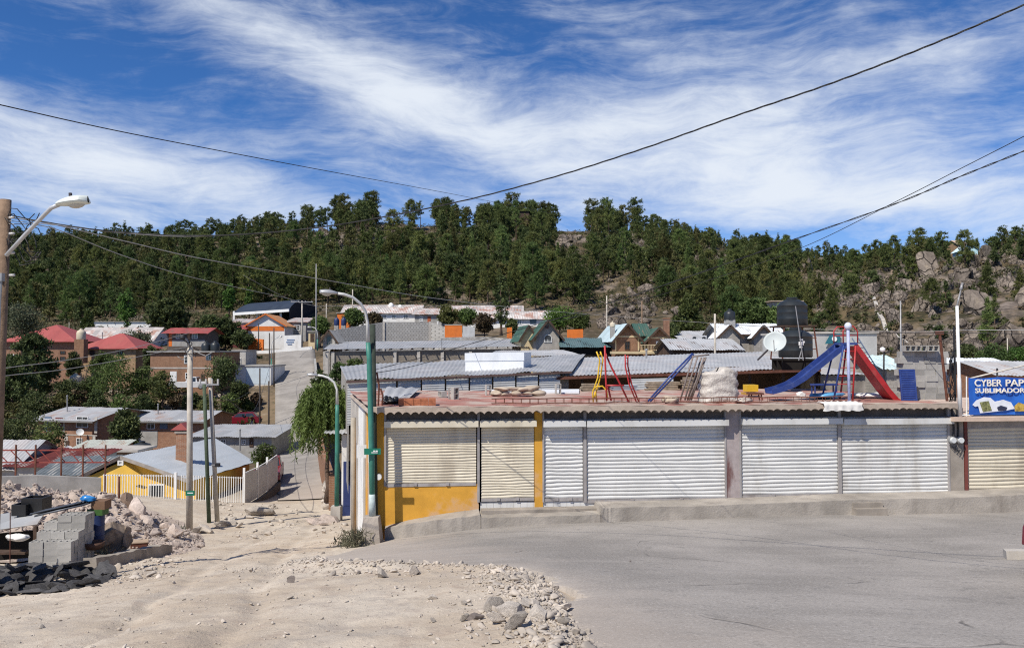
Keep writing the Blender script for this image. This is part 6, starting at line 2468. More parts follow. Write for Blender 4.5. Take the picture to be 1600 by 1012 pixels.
for px, py, Y, r, h, lab, m in [(1140, 492, 78, .55, 1.0, 'black water tank above the white-roofed block house', 'k'), (1085, 533, 90, .6, .8, 'left dark tank on the low pale roof', 'k'), (1100, 533, 90, .6, .8, 'right dark tank on the low pale roof', 'k'),
                               (322, 541.5, 107.5, .62, 1.3, 'left black water tank on the balcony house', 'k'), (336, 541, 107.5, .62, 1.3, 'right black water tank on the balcony house', 'k'), (222, 698, 66, .75, .8, 'squat dark tank between the brick houses', 'k'),
                               (127, 522, 116, .65, 1.5, 'cream water tank on a brick stand between the red roofs', 'c'), (118, 592, 104, .72, 1.3, 'cream domed water tank on the slope below the red roofs', 'c'), (957, 507, 82, .3, .5, 'small white tank behind the pale blue chalet roof', 'c'), (526, 502, 140, .45, 1.4, 'left dark blue drum by the orange school end', 'b'), (537, 502, 140, .45, 1.4, 'right dark blue drum by the orange school end', 'b')]:
    p = W(px, py, Y) - Vector((0, 0, h / 2))
    t = thing('water_tank', lab, 'water tank', p)
    mm = {'k': MATS.get('black_tank_plastic'), 'c': mat('cream_tank', (.55, .48, .36), .6, .08, 2.), 'b': flat('navy_drum', (.015, .03, .1), .5)}[m]
    MB().lathe(p, [(r * .95, 0), (r, h * .1), (r, h * .62), (r * .85, h * .8), (r * .35, h * .95), (r * .3, h * 1.0)], 18).build('body', mm, t, True, auto=45)
    MB().lathe(p + Vector((0, 0, h)), [(r * .33, 0), (r * .33, .08), (r * .1, .12)], 12).build('lid', mm, t)
    if px == 127:
        MB().box(p.x - .7, p.y - .6, p.z - 3.5, p.x + .7, p.y + .6, p.z - .01).build('stand', ADOBE, t)
    elif py < 560 and h < 1.45:
        MB().box(p.x - r * .8, p.y - r * .8, p.z - 1.6, p.x + r * .8, p.y + r * .8, p.z - .01).build('stand', GREYP, t)
# far right roofs
house('wide low pale roof behind the banner at the right', 1488, 1600, 578, 52, 3, 8, 0, 'gable_x', .75, .4, BLOCKW, mat('white_sheet_roof', (.66, .69, .72)), sub=3)
house('low grey-roofed house at the right edge', 1560, 1680, 584, 46, 3, 7, 0, 'gable_x', .7, .4, BRICK, GALV2, sub=3)
house('pale roofed shed right of the red chute', 1385, 1412, 574, 46, 3, 6, 0, 'gable_x', .7, .4, BLOCKW, mat('teal_white_roof', (.5, .62, .62), .5), name='shed', sub=3)
house('small light blue house on the right-hand ridge', 1503, 1526, 390, 205, 4.5, 6, -8, 'gable_y', 1.6, .4, mat('light_blue_wall', (.42, .62, .66), .8), mat('light_blue_roof', (.5, .66, .72), .6), [(1508, 393, 1513, 398, GRT)])
house('tan house beside the light blue one on the ridge', 1497, 1510, 381, 220, 4, 6, 0, 'gable_x', 1.4, .4, mat('tan_brick_plain', (.33, .22, .13)), mat('tan_roof', (.42, .33, .25), .7), [(1500, 383, 1504, 387, GRT)])
house('tiny tin-roofed hut on the crest of the hill', 803, 827, 330, 330, 3, 7, 0, 'shed', 1., .5, TIMBER, RUSTROOF, name='hut')
house('low stone hut with a flat tan roof on the slope above the tanks', 1208, 1250, 471, 135, 3, 6, 0, 'flat', 0, .5, STONE, mat('tan_roof', (.42, .33, .25)), [(1216, 474, 1224, 480, TIMBER)], name='hut')
def small_dish(px, py, Y, label, r=.35):
    c = W(px, py, Y)
    t = thing('satellite_dish', label, 'satellite dish', c)
    n = Vector((.5, -.75, .42)).normalized()
    a = n.cross(Vector((0, 0, 1))).normalized()
    u = a.cross(n)
    MB().grid([[c + (a * math.cos(w) + u * math.sin(w)) * max(.01, r * i / 4) + n * .2 * r * (i / 4) ** 2 for w in np.linspace(0, 6.2832, 17)] for i in range(5)]).build('dish', WHITEP, t, True)
    MB().tube([c, c - Vector((0, -.2, .9))], .03, 6).build('mast', STEEL, t)


small_dish(125, 675, 78, 'small white dish on the upper wall of the two-storey brick house')
small_dish(107, 702, 62, 'small pale dish in front of the lattice beam', .3)
small_dish(1187, 470, 130, 'small white dish high on the slope left of the tanks', .5)
for px, y0, y1, Y, lab in [(105, 645, 619, 82, 'thin vent pipe on the roof of the two-storey brick house'), (247, 648, 632, 85, 'short vent pipe on the long grey roof'), (160, 536, 520, 121, 'short vent pipe on the small red hipped roof'), (375, 704, 672, 70, 'white vent pipe in front of the low grey roof'), (690, 545, 530, 88, 'thin vent pipe on the long shed roof'), (1010, 560, 548, 48, 'stub pipe on the right market roof')]:
    tag(MB().tube([W(px, y0, Y), W(px, y1, Y)], .06, 6).lathe(W(px, y1, Y), [(.1, 0), (.1, .08), (.02, .14)], 8).build('vent_pipe', STEEL, None), lab, 'vent pipe')
# concrete chute down the rocky slope
for k, pts in enumerate([[(1362, 458, 158), (1372, 488, 142), (1388, 512, 128), (1404, 530, 119), (1420, 545, 112)]]):
    P = [W(*p) for p in pts]
    P = [p.lerp(q, k / 6) for p, q in zip(P, P[1:]) for k in range(6)]
    P = [Vector((p.x, p.y, gf(p.x, p.y) + .2)) for p in P]
    b = MB()
    for p, q in zip(P, P[1:]):
        b.beam(p, q, .6, .5)
    tag(b.build('drain_chute', CONCP, None), 'pale concrete drain chute running down the rocky slope', 'chute')
for px, yt, yb, Y, w, lf in [(150, 605, 652, 92, 40, 'j'), (190, 612, 655, 90, 44, 'b'), (222, 610, 650, 91, 36, 'j'), (95, 610, 655, 90, 44, 'o'), (55, 605, 660, 88, 50, 'j'), (120, 600, 640, 95, 30, 'd'), (300, 612, 640, 97, 36, 'j'), (275, 615, 640, 99, 26, 'd'), (325, 612, 650, 92, 34, 'o'), (360, 610, 652, 94, 34, 'b'), (385, 622, 648, 98, 26, 'b'), (240, 620, 648, 92, 26, 'o'), (400, 612, 640, 100, 18, 'd'), (20, 625, 668, 84, 44, 'o'), (115, 545, 585, 112, 30, 'j'), (160, 545, 590, 108, 40, 'b'), (235, 535, 575, 118, 26, 'j')]:
    village_tree(px, yt, yb, Y, w, {'j': 'low dark bush among the stones of the slope below the brick houses', 'b': 'low green bush among the stones of the slope below the brick houses', 'o': 'low olive bush among the stones of the slope below the brick houses', 'd': 'low dry brown bush among the stones of the slope below the brick houses'}[lf], 'broad', {'j': JUN, 'b': BROAD, 'o': OAK, 'd': DRYLEAF}[lf], 'bush', 'bushes on the slope below the brick houses', .05)
# ------------------------------------------------------------------ poles, lamps, wires
WOODP = mat('weathered_pole_wood', (.20, .135, .09), .95, .25, 4., (.08, .055, .04), .6, 3., True, .6, 25, .02)
CONCPOLE = mat('concrete_pole', (.44, .40, .34), .92, .15, 3., (.24, .2, .17), .55, 2., True, .3, 40, .006)
CABLE = flat('black_cable', (.025, .025, .027), .6)
GREYC = flat('grey_cable', (.33, .32, .3), .6)


def lamp_head(name, p, d, L, m, parent, lens=True):
    """cobra head: p at the arm end, pointing along d"""
    d = Vector(d).normalized()
    s = d.cross(Vector((0, 0, 1))).normalized()
    u = s.cross(d)
    rows = []
    for i in range(11):
        f = i / 10
        w = L * (.09 + .20 * math.sin(min(1, f * 1.25) ** .7 * math.pi * .62)) * (1 if f < .86 else math.sqrt(max(.02, 1 - ((f - .86) / .14) ** 2)))
        h = L * (.07 + .13 * math.sin(f * math.pi * .8))
        rows.append([p + d * L * f + s * math.cos(a) * w + u * math.sin(a) * (h if math.sin(a) > 0 else h * .45) for a in np.linspace(0, 2 * math.pi, 17)])
    hd = MB().grid(rows).build(name, m, parent, True)
    if lens:
        c = p + d * L * .62 - u * L * .05
        b = MB()
        b2 = []
        for i in range(5):
            f = i / 4 * math.pi / 2
            b2.append([c + d * L * .26 * math.cos(f) * math.cos(a) + s * L * .17 * math.cos(f) * math.sin(a) - u * L * .13 * math.sin(f) for a in np.linspace(0, 2 * math.pi, 17)])
        b.grid(b2)
        b.build('lens', mat('lamp_lens', (.45, .43, .38), .25, .05, spec=.6), hd, True)
        k = MB().tube([p + d * L * .45 + u * L * .17, p + d * L * .45 + u * L * .3], L * .05, 8)
        k.build('photocell', flat('photocell_dark', (.05, .04, .04), .6), hd)
    return hd


def left_pole():
    p1, pm = W(9, 312, 18), W(-1, 560, 18)
    p0 = pm + (pm - p1) * 1.15
    p0.z = gf(p0.x, p0.y) - .2
    t = thing('utility_pole', 'weathered wooden utility pole at the left edge of the lane', 'utility pole', p0)
    MB().tube([p0, p0.lerp(p1, .5), p1], [.13, .122, .115], 14).build('pole', WOODP, t, True)
    g = np.random.RandomState(12)
    # insulator rack with coiled tails of cable
    for z in (340, 365, 395, 430):
        c = W(15, z, 17.85)
        MB().tube([c, c + Vector((.12, -.02, .0))], .03, 8).build('insulator', flat('porcelain', (.5, .48, .45), .3), t, True)
    for k in range(9):
        c = W(14, 338 + k * 7, 17.9)
        pts = [c]
        for i in range(7):
            pts.append(c + Vector((.12 * i + g.normal() * .03, g.normal() * .08, .18 * math.sin(i * 1.1 + k) - .02 * i * k * .3)))
        MB().tube(pts, .011, 5).build('cable_tail', CABLE, t, True)
    b = MB()
    c = W(1, 433, 17.8)
    b.obox(c, (.06, 0, 0), (0, .06, 0), (0, 0, .09))
    b.build('meter_box', STEEL, t)
    MB().tube([W(2, 436, 17.8), W(0, 470, 17.8), W(-3, 560, 17.8)], .025, 6).build('conduit', STEEL, t)
    # its lamp
    t = thing('street_lamp', 'white cobra-head street lamp on an arm bolted to the wooden pole', 'street lamp', W(10, 400, 17.9))
    a = [W(10, 399, 17.85), W(40, 366, 17.7), W(68, 337, 17.5), W(80, 325, 17.4), W(92, 320, 17.3)]
    MB().tube(a, .045, 10).build('arm', mat('galvanised_tube', (.5, .5, .5), .45, .08, 4., metal=.3), t, True)
    lamp_head('lamp_head', a[-1] - Vector((.04, 0, 0)), Vector((1, -.12, .10)), .74, mat('lamp_white', (.62, .66, .62), .4, .05), t)


left_pole()


def curved_lamp(label, px_base, y_base, Y, pts, r, green_frac, head_dir, head, sgn=True):
    p0 = W(px_base, y_base, Y)
    P = [W(a, b, Y + c) for a, b, c in pts]
    t = thing('street_lamp', label, 'street lamp', p0)
    k = green_frac
    MB().tube([p0] + P[:k], [r] + [r * (1 - .1 * i) for i in range(k)], 14).build('pole', GREENP, t, True)
    MB().tube(P[k - 1:], [r * .72] + [r * .5] * (len(P) - k), 10).build('arm', mat('pale_tube', (.55, .55, .53), .5, .08), t, True)
    lamp_head('lamp_head', P[-1], head_dir, head, mat('lamp_aluminium', (.4, .4, .4), .4, .08, metal=.4), t)
    return t, p0


t, p0 = curved_lamp('tall green street lamp with a pale curved arm at the shop corner', 582, 806, 22.45, [(580.5, 700, 0), (577, 560, 0), (575, 535, 0), (574.5, 505, 0), (571, 487, -.1), (563, 474, -.2), (551, 464.5, -.3), (538, 460, -.4), (528, 458.5, -.45)], .082, 3, Vector((-1, -.15, .05)), .5)
b = MB()
c = W(580, 850, 22.4)
zt = W(580, 806, 22.4).z
zb = gf(c.x, c.y) - .3
b.add([(c.x - .33, c.y - .33, zb), (c.x + .33, c.y - .33, zb), (c.x + .33, c.y + .33, zb), (c.x - .33, c.y + .33, zb), (c.x - .19, c.y - .19, zt), (c.x + .22, c.y - .19, zt), (c.x + .22, c.y + .19, zt), (c.x - .19, c.y + .19, zt)], [(0, 3, 2, 1), (4, 5, 6, 7), (0, 1, 5, 4), (1, 2, 6, 5), (2, 3, 7, 6), (3, 0, 4, 7)])
b.build('plinth', mat('board_marked_concrete', (.36, .315, .27), .95, .22, 1.5, (.17, .14, .12), .7, 6., True, .8, 14, .02), t)
c0 = W(582, 806, 22.45)
MB().tube([c0 + Vector((0, 0, .0)), c0 + Vector((-.02, 0, .62))], [.098, .09], 14).build('worn_foot', mat('worn_pale_paint', (.42, .5, .5), .7, .2, 8., (.3, .26, .22), .7, 5.), t, True)
# dark post behind it
p0 = W(586, 835, 23.0)
p0.z = gf(p0.x, p0.y) - .2
tag(MB().tube([p0, W(582, 507, 23.0)], [.1, .085], 10).build('utility_pole', mat('dark_green_black_wood', (.035, .045, .035), .9, .25, 5.), None, True), 'dark slim pole right behind the tall green street lamp', 'utility pole')
# street name sign on the lamp
c = W(582, 705, 22.28)
t = thing('street_sign', 'small green street name sign clamped to the tall green lamp', 'street sign', c)
MB().obox(c, (.23, .02, 0), (0, .012, 0), (0, 0, .085)).build('plate', flat('sign_green', (.01, .16, .10), .5), t)
b = MB()
for i, (x, w) in enumerate([(-.17, .05), (-.1, .035), (.05, .05), (.12, .06)]):
    b.obox(c + Vector((x, -.016, .015)), (w / 2, 0, 0), (0, .003, 0), (0, 0, .016))
b.obox(c + Vector((.06, -.016, -.03)), (.09, 0, 0), (0, .003, 0), (0, 0, .01))
b.build('lettering', WHITEP, t)
c = W(565, 705, 23.3)
tag(MB().obox(c, (.14, .02, 0), (0, .015, 0), (0, 0, .19)).build('notice_board', WHITEP, None), 'small white notice on the yellow corner wall left of the green lamp', 'notice')
# green lamp further down the side street, mast and small lamps up the street
curved_lamp('second green street lamp with a curved arm beside the side wall', 526, 795, 36, [(527, 700, 0), (527, 650, 0), (527, 632, 0), (526.5, 608, 0), (522, 597, 0), (513, 590, 0), (504, 587, 0), (497, 586, 0)], .105, 3, Vector((-1, 0, .02)), .5)
MB0 = MB().box(W(518, 795, 36).x, 35.8, W(518, 795, 36).z - .8, W(533, 795, 36).x, 36.3, W(518, 790, 36).z)
tag(MB0.build('lamp_plinth', CONCP, None), 'pale concrete block at the foot of the second green lamp', 'plinth')
curved_lamp('small pale street lamp at the head of the street', 496, 548, 128, [(496, 530, 0), (496, 522, 0), (495, 516, 0), (492, 512, 0), (488, 511, 0)], .12, 1, Vector((-1, 0, 0)), .8)
curved_lamp('small grey street lamp at the left side of the upper street', 424, 600, 116, [(424, 560, 0), (424, 540, 0), (426, 533, 0), (430, 529, 0), (434, 527, 0)], .1, 1, Vector((1, 0, .2)), .7)


def pole(name, label, px, ybase, ytop, Y, r0, r1, m, pxt=None, cat='utility pole', sink=True, arms=None, n=10):
    p0 = W(px, ybase, Y)
    if sink:
        p0.z = min(p0.z, gf(p0.x, p0.y)) - .2
    p1 = W(pxt if pxt is not None else px, ytop, Y)
    t = thing(name, label, cat, p0)
    MB().tube([p0, p0.lerp(p1, .5), p1], [r0, (r0 + r1) / 2, r1], n).build('pole', m, t, True)
    for (dy, L, w) in (arms or []):
        c = p1 + Vector((0, -.1, -dy))
        MB().beam(c - Vector((L / 2, 0, 0)), c + Vector((L / 2, 0, 0)), w).build('crossarm', STEEL, t)
        for s in (-.45, -.15, .15, .45):
            MB().tube([c + Vector((L * s, 0, 0)), c + Vector((L * s, 0, .25))], .045, 6).build('insulator', flat('porcelain', (.5, .48, .45)), t)
    return t


t = pole('utility_pole', 'thick pale concrete pole with a small green sign beside the rubble', 296, 828, 540, 33.5, .135, .105, CONCPOLE, 297)
c = W(296, 538, 33.4)
g = np.random.RandomState(31)
for i in range(10):
    a = g.uniform(0, 6.28)
    pts = [c + Vector((g.normal() * .1, g.normal() * .1, g.uniform(-.5, .1)))]
    for k in range(3):
        pts.append(pts[-1] + Vector((math.cos(a) * .25, math.sin(a) * .2, g.uniform(-.2, .25))))
    MB().tube(pts, .02, 5).build('cable_tail', CABLE if i % 3 else GREYC, t, True)
MB().tube([W(297, 542, 33.4), W(291, 530, 33.4), W(286, 527, 33.3)], .05, 8).build('lamp_bracket', STEEL, t, True)
MB().tube([W(283, 527, 33.3), W(289, 528, 33.3)], [.12, .06], 10).build('cable_coil', CABLE, t, True)
c = W(297, 770, 33.25)
t = thing('street_sign', 'small green street name sign strapped to the pale concrete pole', 'street sign', c)
MB().obox(c, (.19, 0, 0), (0, .012, 0), (0, 0, .1)).build('plate', flat('sign_green', (.01, .16, .10)), t)
MB().obox(c + Vector((.01, -.016, .01)), (.12, 0, 0), (0, .003, 0), (0, 0, .018)).build('lettering', WHITEP, t)
t = pole('utility_pole', 'dark green wooden pole between the two pale poles', 327, 812, 600, 35.5, .09, .075, mat('dark_green_wood', (.07, .095, .06), .9, .2, 4., (.04, .04, .03), .5, 3.), 319)
t = pole('utility_pole', 'leaning pale concrete pole right of the dark green pole', 340, 808, 590, 35.8, .105, .08, CONCPOLE, 328, arms=[(.3, .9, .08)])
c = W(340, 726, 35.5)
MB().obox(c, (.09, 0, 0), (0, .09, 0), (0, 0, .08)).build('junction_box', flat('black_iron', (.02, .02, .022)), t)
MB().beam(W(330, 726, 35.6), W(338, 726, 35.6), .05).build('clamp', STEEL, t)
pole('utility_pole', 'grey post against the side wall of the shop corner', 553, 822, 652, 24.6, .085, .08, mat('grey_post_wood', (.36, .32, .26), .9, .15, 3., (.2, .17, .14), .5, 2., True), 552)
for px, yb, yt, Y, lab in [(428, 625, 512, 112, 'dark pole at the left side of the upper street'), (421, 610, 520, 116, 'dark pole left of the street beyond the white garage'), (406, 690, 575, 90, 'slim dark fence pole above the maroon car'), (420, 690, 595, 86, 'slim dark fence pole right of the maroon car'),
                           (404, 548, 505, 138, 'thin dark post in front of the orange gable')]:
    pole('utility_pole', lab, px, yb, yt, Y, .1, .08, mat('dark_pole', (.06, .05, .045), .9, .2))
pole('utility_pole', 'pale pole with a crossarm at the head of the street', 472, 540, 470, 142, .16, .12, CONCPOLE, arms=[(.2, 4, .15)])
pole('steel_mast', 'tall thin grey steel mast above the head of the street', 494, 540, 412, 140, .16, .07, mat('mast_grey', (.35, .34, .33), .6), cat='mast')
pole('utility_pole', 'thin pale pole right of the grey mast', 510, 500, 474, 165, .12, .1, CONCPOLE)
pole('utility_pole', 'short pale pole behind the curved lamp arm', 551, 490, 452, 175, .16, .12, CONCPOLE)
pole('utility_pole', 'pale pole behind the twin brown chalets', 948, 520, 462, 105, .1, .08, CONCPOLE)
pole('utility_pole', 'brown pole behind the chimney of the green-roofed chalet', 1003, 515, 470, 105, .1, .08, WOODP)
pole('utility_pole', 'pale wooden pole in front of the grey gabled block house', 1117, 550, 490, 62, .1, .08, CONCPOLE)
pole('utility_pole', 'thin grey pole on the rocky slope with a small white lamp', 1407, 560, 470, 60, .07, .05, STEEL)
for px, yt, yb, Y, lab in [(1558, 575, 610, 40, 'black pipe post behind the blue banner'), (1533, 588, 605, 38, 'short black stake topped by a dark floodlight behind the banner'), (1574, 528, 565, 70, 'thin pale post behind the bright green trees'), (108, 503, 532, 150, 'white lamp post behind the cream tank'), (1412, 530, 565, 58, 'thin black post left of the tall block stack'), (186, 744, 790, 37, 'thin rusty post behind the rubble mound')]:
    pole('post', lab, px, yb, yt, Y, .05, .045, flat('black_iron', (.02, .02, .022)) if 'black' in lab else (RUST if 'rusty' in lab else CONCPOLE), cat='post')


def wire(label, pts, r=.02, m=None, twist=0, name='power_cable', cat='cable', k=10):
    """smooth cable through surveyed points (px, py, distance)"""
    P = [W(*p) for p in pts]
    out = []
    n = len(P)
    for i in range(n - 1):
        p0, p1, p2, p3 = P[max(0, i - 1)], P[i], P[i + 1], P[min(n - 1, i + 2)]
        for j in range(k):
            t = j / k
            out.append(.5 * ((2 * p1) + (p2 - p0) * t + (2 * p0 - 5 * p1 + 4 * p2 - p3) * t * t + (3 * p1 - p0 - 3 * p2 + p3) * t ** 3))
    out.append(P[-1])
    if not twist:
        o = MB().tube(out, r, 5).build(name, m or CABLE, None, True)
    else:
        b = MB()
        N = len(out) * 5
        fine = []
        for i in range(N):
            f = i / (N - 1) * (len(out) - 1)
            q = min(int(f), len(out) - 2)
            fine.append(out[q].lerp(out[q + 1], f - q))
        for ph in range(twist):
            b.tube([p + Vector((0, 0, 1)) * r * math.cos(i * .2 + ph * 6.28 / twist) + Vector((.5, .8, 0)) * r * math.sin(i * .2 + ph * 6.28 / twist) for i, p in enumerate(fine)], r * .75, 5)
        o = b.build(name, m or CABLE, None, True)
    return tag(o, label, cat)


wire('thick twisted black cable sweeping from the top right corner to the wooden pole', [(1720, -45, 9.5), (1600, 8, 9.8), (1450, 72, 10.4), (1300, 130, 11.2), (1150, 181, 12.2), (1000, 234, 13.2), (850, 281, 14.4), (690, 321, 15.5), (500, 355, 16.6), (330, 368, 17.3), (180, 362, 17.7), (60, 345, 17.9), (14, 335, 17.9)], .0085, None, 3)
wire('upper of the two cables at the right, rising to the edge', [(1700, 160, 9), (1600, 213, 9.6), (1500, 264, 10.4), (1400, 315, 11.4), (1250, 388, 14), (1100, 440, 17.5), (980, 475, 20), (880, 500, 22)], .0055)
wire('lower thicker cable at the right, falling to the tall green lamp', [(1700, 195, 9.2), (1600, 236, 9.6), (1500, 276, 10.2), (1400, 318, 11), (1250, 371, 12.4), (1100, 424, 14.4), (950, 474, 16.8), (800, 518, 19.5), (690, 550, 21.5), (584, 578, 23)], .0075, None, 2)
wire('thin cable high across the left sky down to the hill crest', [(-120, 137, 24), (0, 164, 26), (175, 203, 31), (350, 237, 38), (520, 269, 50), (700, 302, 80), (830, 327, 140), (880, 337, 200)], .022)
wire('light grey cable running from the wooden pole across the forest to the right', [(14, 340, 17.9), (80, 350, 18.3), (200, 378, 20), (320, 405, 23), (500, 436, 30), (680, 466, 42), (850, 485, 55), (1000, 497, 62), (1117, 505, 62), (1250, 513, 45), (1400, 518, 33), (1500, 516, 26), (1640, 515, 24)], .012, GREYC)
wire('second light grey cable dropping from the wooden pole to the concrete poles', [(14, 350, 17.9), (80, 356, 18.4), (180, 395, 21), (280, 428, 26), (370, 449, 36), (472, 472, 60), (520, 488, 110)], .011, GREYC)
wire('thin grey cable sagging along the hill from the wooden pole', [(14, 345, 17.9), (90, 352, 18.2), (170, 362, 19), (260, 369, 20), (330, 369, 21)], .009, GREYC)
wire('upper pale cable slanting up to the concrete pole at the left', [(-60, 590, 20), (8, 575, 22), (100, 563, 25), (200, 545, 29), (296, 520, 33.4)], .012, GREYC)
wire('lower pale cable slanting up to the concrete pole at the left', [(-60, 600, 20), (8, 587, 22), (100, 577, 25), (200, 560, 29), (296, 541, 33.4)], .012, GREYC)
wire('dark service cable from the concrete pole across the side street', [(298, 545, 33.4), (380, 600, 33), (470, 615, 31), (545, 600, 28), (600, 585, 25), (640, 570, 24)], .009) if False else None
wire('thin black cable across the market roofs', [(583, 583, 23), (640, 573, 30), (700, 557, 36), (760, 540, 44), (830, 515, 60), (905, 492, 80)], .013)
wire('thin black cable over the right-hand deck', [(1117, 505, 62), (1200, 511, 50), (1260, 516, 34), (1400, 520, 27), (1497, 520, 25), (1640, 522, 24)], .01)
wire('thin cable along the left side of the street', [(329, 595, 35.8), (380, 640, 40), (405, 625, 60), (424, 560, 100), (428, 530, 112)], .014)
wire('thin cable from the leaning concrete pole to the dark fence pole', [(329, 600, 35.8), (365, 625, 50), (406, 600, 90)], .014)
wire('faint cable over the upper school roofs', [(380, 430, 120), (472, 474, 142), (560, 478, 150), (700, 478, 160), (800, 470, 170)], .03, GREYC)
wire('cable lying loose down the middle of the side street', [(443, 610, 104), (444, 640, 95), (449, 690, 80), (453, 720, 67), (470, 760, 53), (490, 783, 46.5)], .025) if False else None


# ------------------------------------------------------------------ fences
def picket_fence():
    ZB = []
    P = [W(160, 789, 40), W(274, 789, 41), W(381, 790, 43)]
    tops = [742, 742, 742]
    t = thing('picket_fence', 'long white metal picket fence in front of the yellow house', 'fence', P[2])
    h = 46 * 42 / F
    for p, q in zip(P, P[1:]):
        rb = MB()
        for z in (.14, h - .06):
            rb.beam(p + Vector((0, 0, z)), q + Vector((0, 0, z)), .04)
        rb.build('rail', WHITEP, t)
        n = int((q - p).length / .118)
        b = MB()
        for i in range(n):
            c = p.lerp(q, (i + .5) / n)
            b.beam(c + Vector((0, -.03, .05)), c + Vector((0, -.03, h)), .03)
        b.build('pickets', WHITEP, t)['kind'] = 'stuff'
    for c in P[1:]:
        MB().beam(c - Vector((0, 0, .3)), c + Vector((0, 0, h + .12)), .12).build('post', WHITEP, t)
    b = MB()
    for p, q in zip(P, P[1:]):
        b.beam(p + Vector((0, .02, -.25)), q + Vector((0, .02, -.25)), .25, .5)
    b.build('base_wall', CONCP, t)
    # side run up the street with solid panels on a stepped base
    t = thing('panel_fence', 'white post-and-panel fence on a stepped base beside the street', 'fence', P[2])
    Q = [W(381, 790, 43), W(402, 778, 45.5), W(417, 767, 48), W(433, 753, 51)]
    hh = 1.75
    for i, (p, q) in enumerate(zip(Q, Q[1:])):
        MB().beam(p - Vector((0, 0, .8)), p + Vector((0, 0, hh + .3)), .11).build('post', WHITEP, t)
        b = MB()
        n = 14
        b.prism([p + Vector((.02, 0, .05)), q + Vector((0, 0, .05)), q + Vector((0, 0, hh - .1)), p + Vector((.02, 0, hh))], (.03, .02, 0))
        b.build('panel', mat('white_mesh_panel', (.5, .5, .49), .6, .08), t)
        b = MB()
        b.prism([p - Vector((0, 0, 1.6)), q - Vector((0, 0, 1.6)), q, p], (.2, .1, 0))
        b.build('base_wall', mat('dark_base_wall', (.11, .095, .085), .95, .2, 2.), t)
        for k in range(n):
            c = p.lerp(q, (k + .5) / n)
        b = MB()
        for z in (.08, hh):
            b.beam(p + Vector((-.02, -.03, z)), q + Vector((-.02, -.03, z)), .05)
        b.build('rail', WHITEP, t)


picket_fence()


# ------------------------------------------------------------------ rubble, rocks, block pallet
RUB = mat('pink_rubble', (.46, .385, .335), .95, .22, 3., (.3, .22, .18), .6, 1.5, False, .7, 12, .03, rand=.25)
RUBG = mat('grey_rubble', (.42, .375, .325), .95, .22, 3., (.22, .19, .165), .6, 1.5, False, .7, 12, .03, rand=.25)
DARKA = mat('dark_asphalt_chunk', (.085, .082, .082), .95, .22, 5., (.045, .045, .048), .6, 3., False, .9, 30, .02, rand=.3)
ROCKME = {}


def rock_at(name, label, cat, p, size, m, rz=None, group=None, flatz=1., v=None, tilt=.3, kind=None):
    v = rnd.randrange(12) if v is None else v
    key = (v, m.name, name)
    if key not in ROCKME:
        o = npmesh(name, ROCKS[v][0], ROCKS[v][1], [m], smooth=True)
        o.data.set_sharp_from_angle(angle=R(26))
        ROCKME[key] = o.data
        bpy.data.objects.remove(o)
    o = bpy.data.objects.new(name, ROCKME[key])
    COL.objects.link(o)
    s = size / 2
    o.location = p
    o.scale = (s * rnd.uniform(.9, 1.45), s * rnd.uniform(.75, 1.2), s * rnd.uniform(.65, .95) * flatz)
    o.rotation_euler = (rnd.gauss(0, tilt), rnd.gauss(0, tilt), rnd.uniform(0, 6.28) if rz is None else rz)
    return tag(o, label, cat, group, kind)


def scatter_mesh(name, pts, m, label):
    """stones nobody would count, joined"""
    V, Fc, o = [], [], 0
    g = np.random.RandomState(17)
    for (x, y, z, s) in pts:
        rv, rf = ROCKS[6 + g.randint(6)]
        a = g.uniform(0, 6.28)
        c, q = math.cos(a), math.sin(a)
        v = rv * (s * g.uniform(.7, 1.3) / 2, s * g.uniform(.7, 1.2) / 2, s * g.uniform(.45, .9) / 2)
        t = g.normal() * .4
        v = v @ np.array([[1, 0, 0], [0, math.cos(t), math.sin(t)], [0, -math.sin(t), math.cos(t)]])
        v = v @ np.array([[c, q, 0], [-q, c, 0], [0, 0, 1]]) + (x, y, z)
        V.append(v)
        Fc.append(rf + o)
        o += len(v)
    ob = npmesh(name, np.concatenate(V), np.concatenate(Fc), [m])
    return tag(ob, label, kind='stuff')


